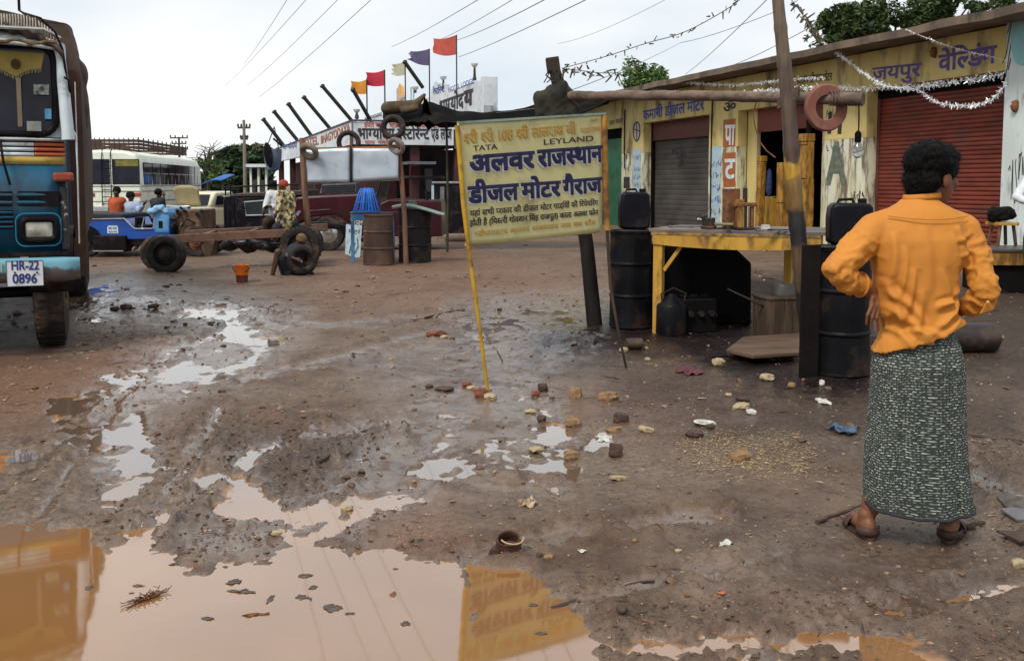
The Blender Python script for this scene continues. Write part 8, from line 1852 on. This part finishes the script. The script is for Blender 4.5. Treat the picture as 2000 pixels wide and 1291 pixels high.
# ------------------------------------------------------------ garlands of tinsel and leaf bunting
tin_m = pm('tinsel', (.92, .94, .95), (.75, .79, .83), 30, .3, metal=.15)
leaf_d = pm('dry_leaf', (.10, .09, .05), (.05, .045, .03), 20, .8)
def garland(label, pts, mat, dens, ln, seed, spread=.03):
 rd = random.Random(seed); fine_ = []
 for i in range(len(pts) - 1):
  p0 = pts[max(i - 1, 0)]; p1 = pts[i]; p2 = pts[i + 1]; p3 = pts[min(i + 2, len(pts) - 1)]
  for q in range(8): t = q / 8; fine_.append(.5 * ((2 * p1) + (p2 - p0) * t + (2 * p0 - 5 * p1 + 4 * p2 - p3) * t * t + (3 * p1 - p0 - 3 * p2 + p3) * t ** 3))
 fine_.append(pts[-1]); mb = MB(); mb.tube(fine_, .004, 4)
 for a, b in zip(fine_, fine_[1:]):
  for k in range(max(1, int((b - a).length * dens * rd.uniform(.4, 1.6)))):
   c = a.lerp(b, rd.random()); d = V((rd.uniform(-1, 1), rd.uniform(-1, 1), rd.uniform(-1.6, .9))).normalized() * ln * rd.uniform(.4, 1.2); e = d.cross(V((rd.uniform(-1, 1), 1, rd.uniform(-1, 1)))).normalized() * ln * .13
   c = c + V((0, 0, rd.uniform(-spread, spread))); mb.add([c - e, c + e, c + d + e * .6, c + d - e * .6], [(0, 1, 2, 3)])
 return tag(mb.build('garland', mat, origin=pts[0]), label, 'garland', 'festive strings over the workshop')
fp = lambda x, y, o=.7: PL(x, y, Q0 + OUT * o, IN_)
garland('silver tinsel string sweeping from the roof edge down across the red shutter', [fp(1605, 80), fp(1640, 108), (fp(1690, 145)), fp(1730, 168), fp(1790, 176, .3), fp(1830, 200, .3), fp(1880, 207, .3), fp(1925, 200, .3), fp(1955, 178, .3), fp(1962, 160, .3)], tin_m, 150, .065, 1, .02)
garland('thin silver string hanging from the eave to the pale pier', [fp(1768, 58, .97), fp(1810, 75, .9), fp(1870, 96, .6), fp(1930, 110, .4), fp(1966, 120, .2)], tin_m, 55, .05, 2, .015)
garland('long frayed silver string stretched over the workshop doorways', [fp(1270, 178), fp(1340, 182), fp(1420, 184), fp(1500, 178), fp(1560, 172), fp(1640, 172, .4), fp(1720, 172, .35), fp(1800, 168, .3), fp(1880, 158, .3), fp(1960, 146, .3)], tin_m, 120, .07, 3, .05)
garland('second thin silver string above the dark shop doorway', [fp(1330, 160), fp(1410, 166), fp(1480, 162), fp(1540, 156), fp(1610, 152)], tin_m, 70, .06, 4)
garland('string of dry leaves from the sawn post top to the bamboo upright', [P(1098, 134, 10.3), P(1180, 112, 10), P(1260, 86, 9.6), P(1340, 62, 9.2), P(1430, 12, 8.8), P(1445, -8, 8.7)], leaf_d, 14, .06, 5)
garland('slack dry leaf string beside the sawn post top', [P(1098, 135, 10.3), P(1130, 138, 10.4), P(1170, 143, 10.6), P(1215, 143, 11)], leaf_d, 22, .09, 6)
garland('dark string trailing past the bamboo upright to the eave', [P(1545, 0, 8.3), P(1562, 22, 9), P(1585, 55, 12), fp(1606, 80)], leaf_d, 10, .08, 7)
for k, (px, py, o_) in enumerate([(1824, 103, .05), (1983, 208, -.1)]):
 c = PL(px, py, Q0 + OUT * (.03 if k == 0 else .14), IN_); mb = MB(); mb.ell(c, (.09, .06, .12)); mb.ell(c + V((.03, 0, -.06)), (.05, .05, .06))
 tag(link_mesh('hanging_charm', organic(mb, .02, 2, lambda co, no: co + no * (fbm(co[:, 0] * 30, co[:, 2] * 30, 3, 5) * .02)[:, None]), rust), ['dark dried charm hung on the yellow wall above the red shutter', 'small dried charm nailed to the pale pier'][k], 'charm')
# ------------------------------------------------------------ loose things on the ground
tan = pm('brick_tan', (.29, .175, .085), (.17, .095, .048), 9, .85, bump=.8, dirt=(.13, .08, .05), dscale=9)
palec = pm('stone_pale', (.42, .35, .21), (.27, .20, .12), 9, .8, bump=.6, dirt=(.18, .12, .07), dscale=9)
brick_r = pm('brick_red', (.24, .075, .04), (.17, .055, .035), 9, .85, bump=.8, dirt=(.08, .045, .035), dscale=9)
dkst = pm('stone_dark', (.075, .045, .035), (.045, .03, .025), 9, .7, bump=.8)
crm = pm('crumple_white', (.58, .58, .52), (.35, .34, .30), 18, .7)
def lump(px, py, w_, h_, mat, name, label, cat, seed, boxy=.5, rz=None, grp=None):
 g = GP(px, py + h_ * .3); s_ = g.y / F; W, H = w_ * s_, h_ * s_; rd = random.Random(seed); me = bpy.data.meshes.new('l'); bm = bmesh.new(); bmesh.ops.create_icosphere(bm, subdivisions=3, radius=1)
 for v in bm.verts:
  d = v.co.normalized(); k = 1 / max(abs(d.x), abs(d.y), abs(d.z)); r = (1 - boxy) + boxy * min(k, 1.45); n_ = mn.noise(d * 1.7 + V((seed * 3.1, 0, 0))) * .22 + mn.noise(d * 5 + V((seed, 0, 0))) * .07
  v.co = d * r * (1 + n_); v.co.x *= W * .46; v.co.y *= W * .36; v.co.z *= H * .46
 bm.to_mesh(me); bm.free(); me.shade_smooth(); me.set_sharp_from_angle(angle=R(32))
 o = link_mesh(name, me, mat); o.location = g + V((0, 0, H * .32)); o.rotation_euler = (rd.uniform(-.2, .2), rd.uniform(-.15, .15), rd.uniform(-.6, .6) if rz is None else rz); return tag(o, label, cat, grp)
BG = 'broken bricks and stones strewn on the mud'
LUMPS = [(940, 767, 32, 20, brick_r, 'red brick chunk propping the yellow sign leg', .6), (958, 774, 28, 11, palec, 'flat pale stone touching the red chunk at the sign leg', .4), (1124, 768, 26, 27, tan, 'upright brown block between sign leg and oil puddle', .7), (1186, 774, 44, 19, tan, 'long brown brick half sunk beside the upright block', .6),
 (1213, 817, 30, 22, dkst, 'dark cube-like brick above the pair of tan ones', .8), (1120, 824, 33, 18, tan, 'tan brick end at the wet channel bank', .7), (1200, 840, 37, 14, tan, 'tan brick lying below the dark cube-like brick', .6), (1262, 838, 34, 12, palec, 'pale flat brick right of centre'.replace('right of centre', 'level with the tan one'), .5),
 (1058, 817, 20, 16, dkst, 'dark round stone in the wet channel', .2), (1036, 803, 26, 8, palec, 'thin pale shard at the channel edge', .3), (1048, 877, 32, 10, palec, 'pale flat shard below the wet channel', .4), (1117, 889, 35, 20, tan, 'tan brick beside the small white puddle', .7), (1203, 880, 28, 32, dkst, 'dark block standing on end in the puddle', .8), (1207, 933, 33, 9, palec, 'narrow pale yellow brick sliver alone on smooth mud', .9),
 (1445, 890, 40, 20, tan, 'orange brick among the yellow chaff', .6), (1356, 847, 38, 14, dkst, 'brown stone at the head of the chaff patch', .4), (1388, 833, 20, 12, dkst, 'dark lump above the chaff patch', .3), (1498, 737, 32, 16, palec, 'cream block in the oily dirt before the crate plank', .4), (1546, 753, 18, 14, tan, 'small orange stone near the black drum foot', .2), (1403, 708, 26, 18, palec, 'cream stone at the tip of the lying plank', .4),
 (1450, 779, 28, 10, dkst, 'olive-dark brick above a yellowish one', .6), (1448, 793, 34, 12, palec, 'yellowish brick just below the olive-dark one', .5), (1467, 804, 24, 12, crm, 'grey-white crumbly lump below the yellowish brick', .2), (1423, 771, 14, 7, palec, 'tiny pale chip above the olive-dark brick', .5), (1376, 825, 50, 12, crm, 'greenish-white crumbled plaster above the chaff', .1),
 (1072, 1087, 22, 9, tan, 'small brown tile chip beside the broken pot', .8), (1054, 1083, 14, 8, dkst, 'dark chip next to the small brown tile chip', .6), (850, 652, 40, 15, brick_r, 'reddish stone in the far mud beyond the sign leg', .2), (867, 658, 18, 9, palec, 'small cream stone leaning on the far reddish stone', .2), (868, 759, 42, 9, dkst, 'flat brown clod in the smooth mud', .2), (838, 754, 18, 8, dkst, 'small dark clod next to the flat brown one', .2),
 (678, 992, 26, 12, palec, 'olive-yellow stone wedged in the wet rut', .5), (541, 1040, 24, 10, palec, 'cream chunk above the big puddle', .5), (1060, 757, 22, 20, dkst, 'dark red lump at the top of the wet channel', .3), (1046, 768, 18, 14, brick_r, 'small red lump at the top of the wet channel', .3), (912, 750, 22, 10, brick_r, 'reddish lump near the sign leg', .3), (920, 757, 20, 8, palec, 'pale chip near the reddish lump', .3), (1218, 684, 20, 12, palec, 'pale pebble under the tin can', .2), (1262, 680, 10, 8, palec, 'yellow pebble by the tin can', .2), (1265, 702, 14, 9, palec, 'yellowish crumb in front of the drum foot', .2),
 (1605, 748, 12, 14, crm, 'small white lump at the black drum foot', .2), (1988, 1100, 26, 20, palec, 'pale broken chunk near the frame edge beside the man', .6), (1240, 1055, 12, 8, tan, 'tan pebble on the smooth mud in the lower middle', .3), (1325, 1075, 16, 8, palec, 'pale pebble on the smooth lower mud', .3), (1345, 1090, 14, 9, tan, 'orange-brown pebble on the smooth lower mud', .3), (1215, 1190, 26, 22, dkst, 'round dark stone in the lower mud by the stick', .1), (1350, 1135, 22, 7, dkst, 'flat dark chip in the lower mud', .6), (300, 598, 24, 10, dkst, 'dark clod between lorry and far puddle', .3), (247, 600, 26, 14, dkst, 'largest dark clod between lorry and far puddle', .3), (224, 603, 18, 9, dkst, 'small black chip nearer the lorry wheel', .5)]
for k, (px, py, w_, h_, mt, lb, bx1) in enumerate(LUMPS): lump(px, py, w_, h_, mt, 'brick_piece' if bx1 >= .5 else 'stone', lb, 'brick' if bx1 >= .5 else 'stone', k + 1, bx1, grp=BG)
def sheet(px, py, w_, h_, mat, name, label, cat, seed, lift=.6, dz=.004, z=None, grp=None, tail=0):
 g = GP(px, py) if z is None else G(px, py, z); s_ = g.y / F; W = w_ * s_ / 2; D = h_ * s_ / 2 / ((CAMZ) / math.hypot(CAMZ, g.y)) * .9; rd = random.Random(seed); a = rd.uniform(-.5, .5); mb = MB()
 def f(u, v):
  th = u * 2 * math.pi; r = v * (1 + .7 * mn.noise(V((math.cos(th) * 2.6, math.sin(th) * 2.6, seed * 1.7)))); sh = 1 if not tail else (1 - .55 * max(0, math.cos(th)))
  x = math.cos(th) * r * W; y = math.sin(th) * abs(math.sin(th)) ** .5 * r * D * sh; return V((x * math.cos(a) - y * math.sin(a) * .3, y + x * math.sin(a) * .6, abs(mn.noise(V((x * 30, y * 30, seed)))) * W * lift + dz))
 mb.grid(f, 22, 7, wrap=True)
 if tail: mb.tube([(W * .9, 0, dz), (W * 1.7, D * tail, dz + .003)], .003, 4)
 o = mb.build(name, mat, smooth=60, solid=.001); o.location = g; return tag(o, label, cat, grp)
lf = pm('leaf_grey', (.10, .085, .075), (.05, .04, .035), 20, .7); lfb = pm('leaf_brown', (.17, .075, .03), (.09, .04, .02), 20, .6)
for k, (px, py, w_, h_, m_, tl, lb) in enumerate([(492, 1201, 44, 9, lfb, 1, 'brown pointed leaf with a stalk floating low in the big puddle'), (590, 1166, 28, 14, lf, -1, 'dark kite-shaped leaf with a trailing stalk in the puddle'), (457, 1137, 40, 14, lf, 0, 'dark folded leaf under the mud spit'), (473, 1155, 58, 9, lf, 0, 'long flat dark leaf below the folded one'), (527, 1171, 14, 22, lf, 0, 'small curled leaf right below the long flat one'.replace('right ', '')), (596, 1124, 32, 12, lf, 0, 'grey leaf near the mud spit end'),
 (612, 1147, 18, 12, lf, 0, 'small triangular leaf under the grey leaf'), (405, 1208, 32, 10, lf, 0, 'thin grey leaf pair low in the puddle'), (650, 1187, 42, 20, lf, 0, 'ragged dark leaf cluster beside reflected wires'), (684, 1198, 22, 6, lf, 0, 'thin dark leaf beside the ragged cluster'), (791, 1218, 26, 12, lf, 0, 'grey fan-shaped leaf among reflected wires'), (1042, 1182, 20, 9, lf, 0, 'pale grey leaf on the orange puddle near the spit'), (1057, 1237, 26, 8, lf, 0, 'boat-shaped grey leaf on the orange puddle'), (175, 1147, 16, 12, lf, 0, 'small dark leaf on the orange reflection of the lorry'),
 (768, 1160, 16, 14, lfb, 0, 'small reddish leaf above the fan-shaped one'), (352, 1100, 44, 9, lf, 0, 'flat grey-brown leaf at the puddle bank'), (270, 1144, 22, 7, lfb, 0, 'curved brown leaf above the reddish twig clump'), (257, 1158, 12, 4, lf, 0, 'tiny dark leaf beside the twig clump'), (772, 1111, 12, 5, lfb, 0, 'small olive leaf at the far bank of the puddle')]):
 sheet(px, py, w_ * .9, h_ * .72, m_, 'floating_leaf', lb, 'leaf', k, .22, .0008, WATER_Z, 'leaves floating on the puddle', tl)
mb = MB(); rd = random.Random(6); g = G(290, 1168, WATER_Z)
for k in range(70): a = V((rd.gauss(0, .014), rd.gauss(0, .036), .004 + rd.random() * .012)); a.x += a.y * .6; mb.tube([V((0, 0, 0)), a, a + V((rd.uniform(-.02, .02), rd.uniform(-.02, .02), rd.uniform(0, .01)))], .0016, 4)
o = mb.build('twig_clump', lfb); o.location = g; tag(o, 'reddish-brown clump of twigs floating in the big puddle', 'twigs')
sheet(1648, 843, 56, 22, pm('plastic_blue', (.07, .12, .19), (.025, .045, .08), 25, .5), 'plastic_bag', 'crumpled blue plastic bag trodden into the oily dirt', 'plastic bag', 50, .9)
sheet(1345, 726, 56, 20, pm('plastic_red', (.13, .035, .045), (.05, .02, .025), 30, .7), 'plastic_bag', 'crushed reddish net bag trodden into the dirt', 'plastic bag', 51, .4)
sheet(1418, 1066, 34, 7, crm, 'torn_paper', 'torn white paper scrap on smooth lower mud', 'paper', 52, .9); sheet(1178, 858, 30, 14, crm, 'torn_paper', 'pale paper scrap at the puddle by the dark standing block', 'paper', 53, .4)
sheet(1408, 1160, 22, 6, pm('leaf_or', (.50, .14, .02), None, 9, .6), 'fallen_leaf', 'orange leaf lying on the lower mud', 'leaf', 54, .5); sheet(1030, 986, 40, 22, pm('husk', (.45, .36, .24), (.12, .06, .035), 24, .8), 'torn_packet', 'torn white and brown packet on the mud above the broken pot', 'packet', 55, .9)
sheet(1605, 786, 26, 14, crm, 'torn_paper', 'white paper flecks by the black drum foot', 'paper', 56, .9); sheet(1136, 1078, 18, 6, crm, 'torn_paper', 'tiny white paper scrap near the broken pot', 'paper', 57, .6)
for k, (px, py, w_, h_, lb) in enumerate([(1978, 988, 50, 22, 'grey slate fragment at the frame edge behind the man'), (1992, 1010, 60, 22, 'larger bluish slate fragment below the grey one'), (1985, 1050, 60, 12, 'black slat lying below the slate fragments')]):
 g = GP(px, py); s_ = g.y / F; mb = MB(); W = w_ * s_; pts = [V((-W * .5, -.05, 0)), V((W * .3, -.09, 0)), V((W * .5, .02, 0)), V((W * .1, .10 - .05 * k, 0)), V((-W * .4, .06, 0))]; mb.prism(pts, (0, 0, .012)); o = mb.build('slate_fragment', [lf, pm('slate', (.13, .13, .14), None, 8, .5), dkst][k], bevel=.002); o.location = g + V((0, 0, .015)); o.rotation_euler = (.12, -.1, .3 * k); tag(o, lb, 'slate')
# broken clay pot
g = GP(995, 1078); s_ = g.y / F; t = thing('broken_pot', 'broken dark clay pot lying in the mud above the orange puddle', 'pot', g, .4); mb = MB(); r = 26 * s_; clay = pm('clay_dark', (.085, .035, .025), (.045, .022, .018), 8, .6, bump=.4)
me_pts = [(r * .55, 0), (r * .95, r * .45), (r * 1.0, r * .9), (r * .86, r * 1.25), (r * .92, r * 1.42), (r * .80, r * 1.40), (r * .74, r * 1.2), (r * .86, r * .85), (r * .8, r * .45), (.001, .01)]
mb.lathe(me_pts, seg=30, rot=(R(18), R(-12), 0)); mb.build('bowl', clay, t, smooth=60); mb = MB(); mb.tube([(math.cos(a) * r * .95, math.sin(a) * r * .95 - r * .35, r * 1.38 + .3 * r * math.sin(a)) for a in np.linspace(3.4, 6.0, 12)], .004, 5); mb.build('chipped_rim', pm('clay_tan', (.42, .28, .15)), t, smooth=60)
mb = MB(); mb.prism([V((-r * 1.9, -r * .2, 0)), V((-r * 1.1, -r * .5, 0)), V((-r * .7, r * .1, 0)), V((-r * 1.2, r * .6, 0))], (.01, 0, .03)); mb.build('shard', clay, t, bevel=.004)
# sticks
for k, (a, b, r, m_, lb) in enumerate([((1078, 1192), (1275, 1133), .011, dkst, 'long dark stick running from the orange puddle into the mud'), ((1595, 1022), (1690, 985), .010, dkst, 'dark stick pointing at the sandal of the orange-shirted man'), ((1884, 1034), (1925, 1022), .017, wood_dk, 'short thick stick beside the heel of the orange-shirted man'), ((1800, 842), (2000, 862), .007, dkst, 'thin crooked root behind the patterned wrap'),
 ((770, 1108), (800, 1116), .004, lfb, 'thin bent twig at the puddle bank'), ((946, 650), (982, 705), .010, lf, 'grey forked twig leaning beside the yellow sign leg'), ((660, 855), (740, 838), .012, dkst, 'muddy root above the twin puddles'), ((620, 905), (690, 865), .014, dkst, 'thick muddy root beside the twin puddles'), ((830, 622), (905, 604), .015, wood_dk, 'split branch lying in the far mud')]):
 A, B = GP(*a, .006), GP(*b, .006); mb = MB(); pts = [A.lerp(B, q / 8) + V((mn.noise(V((q * .7, k, 0))) * .02, mn.noise(V((q * .7, k, 5))) * .03, abs(mn.noise(V((q, k, 9)))) * .012)) for q in range(9)]; mb.tube(pts, [r * (1 - .5 * q / 8) for q in range(9)], 7); tag(mb.build('stick', m_, origin=A, smooth=60), lb, 'stick', 'sticks and roots on the mud')
# uncountable litter, gravel and clods
def scatter(name, label, n, region, size, mat, seed, kind_, aspect=(1, 1, .5), dens=None, lo=.3):
 rg = np.random.default_rng(seed); px = rg.uniform(region[0], region[1], n * 3); t = rg.uniform(0, 1, n * 3); py = region[2] + (region[3] - region[2]) * t ** .8
 if dens is not None: k = dens(px, py, rg); px, py = px[k], py[k]
 px, py = px[:n], py[:n]; up = (CYP - py) / F; dz = -math.sin(PITCH) + up * math.cos(PITCH); dy = math.cos(PITCH) + up * math.sin(PITCH); k = CAMZ / -dz; x = (px - 1000) / F * k; y = dy * k
 h, pl_, *_ = terrain(x, y); ok = pl_ < .35; x, y, h = x[ok], y[ok], h[ok]; m_ = len(x)
 if kind_ == 'clod':
  bm = bmesh.new(); bmesh.ops.create_icosphere(bm, subdivisions=1, radius=1); bv = np.array([v.co[:] for v in bm.verts]); bfc = [tuple(v.index for v in f.verts) for f in bm.faces]; bm.free()
 else: bv = np.array([(-1, -.5, 0), (.6, -.6, .12), (1, .4, 0), (-.5, .6, .2)], float); bfc = [(0, 1, 2, 3)]
 nb = len(bv); s_ = size * np.exp(rg.normal(0, .45, m_)) * np.clip(y / 6, .55, 2.6); a = rg.uniform(0, 6.28, m_); Vv = bv[None] * (1 + rg.uniform(-.3, .3, (m_, nb, 3))) * np.array(aspect) * s_[:, None, None]
 c, s2 = np.cos(a)[:, None], np.sin(a)[:, None]; X = Vv[..., 0] * c - Vv[..., 1] * s2; Yy = Vv[..., 0] * s2 + Vv[..., 1] * c; co = np.stack([X + x[:, None], Yy + y[:, None], Vv[..., 2] + h[:, None] + (s_ * aspect[2] * lo)[:, None]], -1).reshape(-1, 3)
 fa = np.array(bfc)[None] + (np.arange(m_) * nb)[:, None, None]; nv_ = fa.shape[2]; fa = fa.reshape(-1); me = bpy.data.meshes.new(name); me.vertices.add(len(co)); me.vertices.foreach_set('co', co.ravel()); me.loops.add(len(fa)); me.loops.foreach_set('vertex_index', fa.astype(np.int32)); np_ = len(fa) // nv_
 me.polygons.add(np_); me.polygons.foreach_set('loop_start', np.arange(0, len(fa), nv_, dtype=np.int32)); me.polygons.foreach_set('loop_total', np.full(np_, nv_, dtype=np.int32)); me.update(); me.validate()
 if kind_ == 'clod': me.shade_smooth(); me.set_sharp_from_angle(angle=R(50))
 return tag(link_mesh(name, me, mat), label, kind='stuff')
mudc = pm('mud_clod', (.15, .085, .05), (.055, .033, .025), 9, .65, bump=.5)
def dn(polys, base=.1, wd=60):
 def f(px, py, rg):
  d = np.full(px.shape, base)
  for pl, s_ in polys: sd_ = sdist(px, py, pl); d = np.maximum(d, s_ * np.clip(.5 - sd_ / wd, 0, 1))
  return rg.uniform(0, 1, px.shape) < d * (.5 + vn(px / 30, py / 18, s=4))
 return f
scatter('clods_of_mud', 'dark churned mud clods along the ruts', 4200, (-60, 2060, 480, 1300), .008, mudc, 1, 'clod', (1.3, 1, .55), dn(CHURN, .10))
scatter('gravel', 'small pebbles trodden into the mud', 2600, (-60, 2060, 470, 1300), .0055, pm('pebble', (.34, .24, .15), (.16, .10, .07), 30, .8), 2, 'clod', (1.2, 1, .6), dn(REDS, .22))
scatter('chaff_litter', 'yellow wood chips and chaff spilled on the oily ground', 3400, (1290, 1650, 830, 950), .0052, pm('chaff', (.46, .35, .19), (.20, .13, .06), 40, .8), 3, 'chip', (1.3, .6, 1), dn([([(1330, 850), (1420, 840), (1540, 850), (1590, 885), (1580, 930), (1440, 925), (1340, 900)], 1.0)], .06, 40))
scatter('pale_litter', 'pale scraps and chaff flecks scattered over the yard', 2400, (-60, 2060, 470, 1290), .0065, pm('flecks', (.46, .38, .27), (.26, .17, .10), 40, .8), 4, 'chip', (1.4, .6, 1), dn(REDS + [([(1850, 840), (2050, 840), (2050, 1150), (1900, 1120)], .9), ([(600, 500), (900, 480), (900, 560), (640, 580)], .8)], .16))
scatter('far_rubble', 'pale stones and bits strewn on the far mud', 800, (400, 2040, 462, 640), .0055, pm('rub', (.25, .17, .11), (.13, .085, .06), 20, .85), 6, 'clod', (1.3, 1, .6), dn([([(560, 480), (1200, 470), (1200, 640), (600, 600)], 1.0)], .3))
scatter('twig_litter', 'dark twigs and straw pressed into the mud', 2200, (-60, 2060, 520, 1300), .014, pm('twigs', (.06, .035, .025), (.03, .02, .016), 20, .8), 5, 'chip', (1.8, .16, .8), dn(CHURN + OILS, .2))
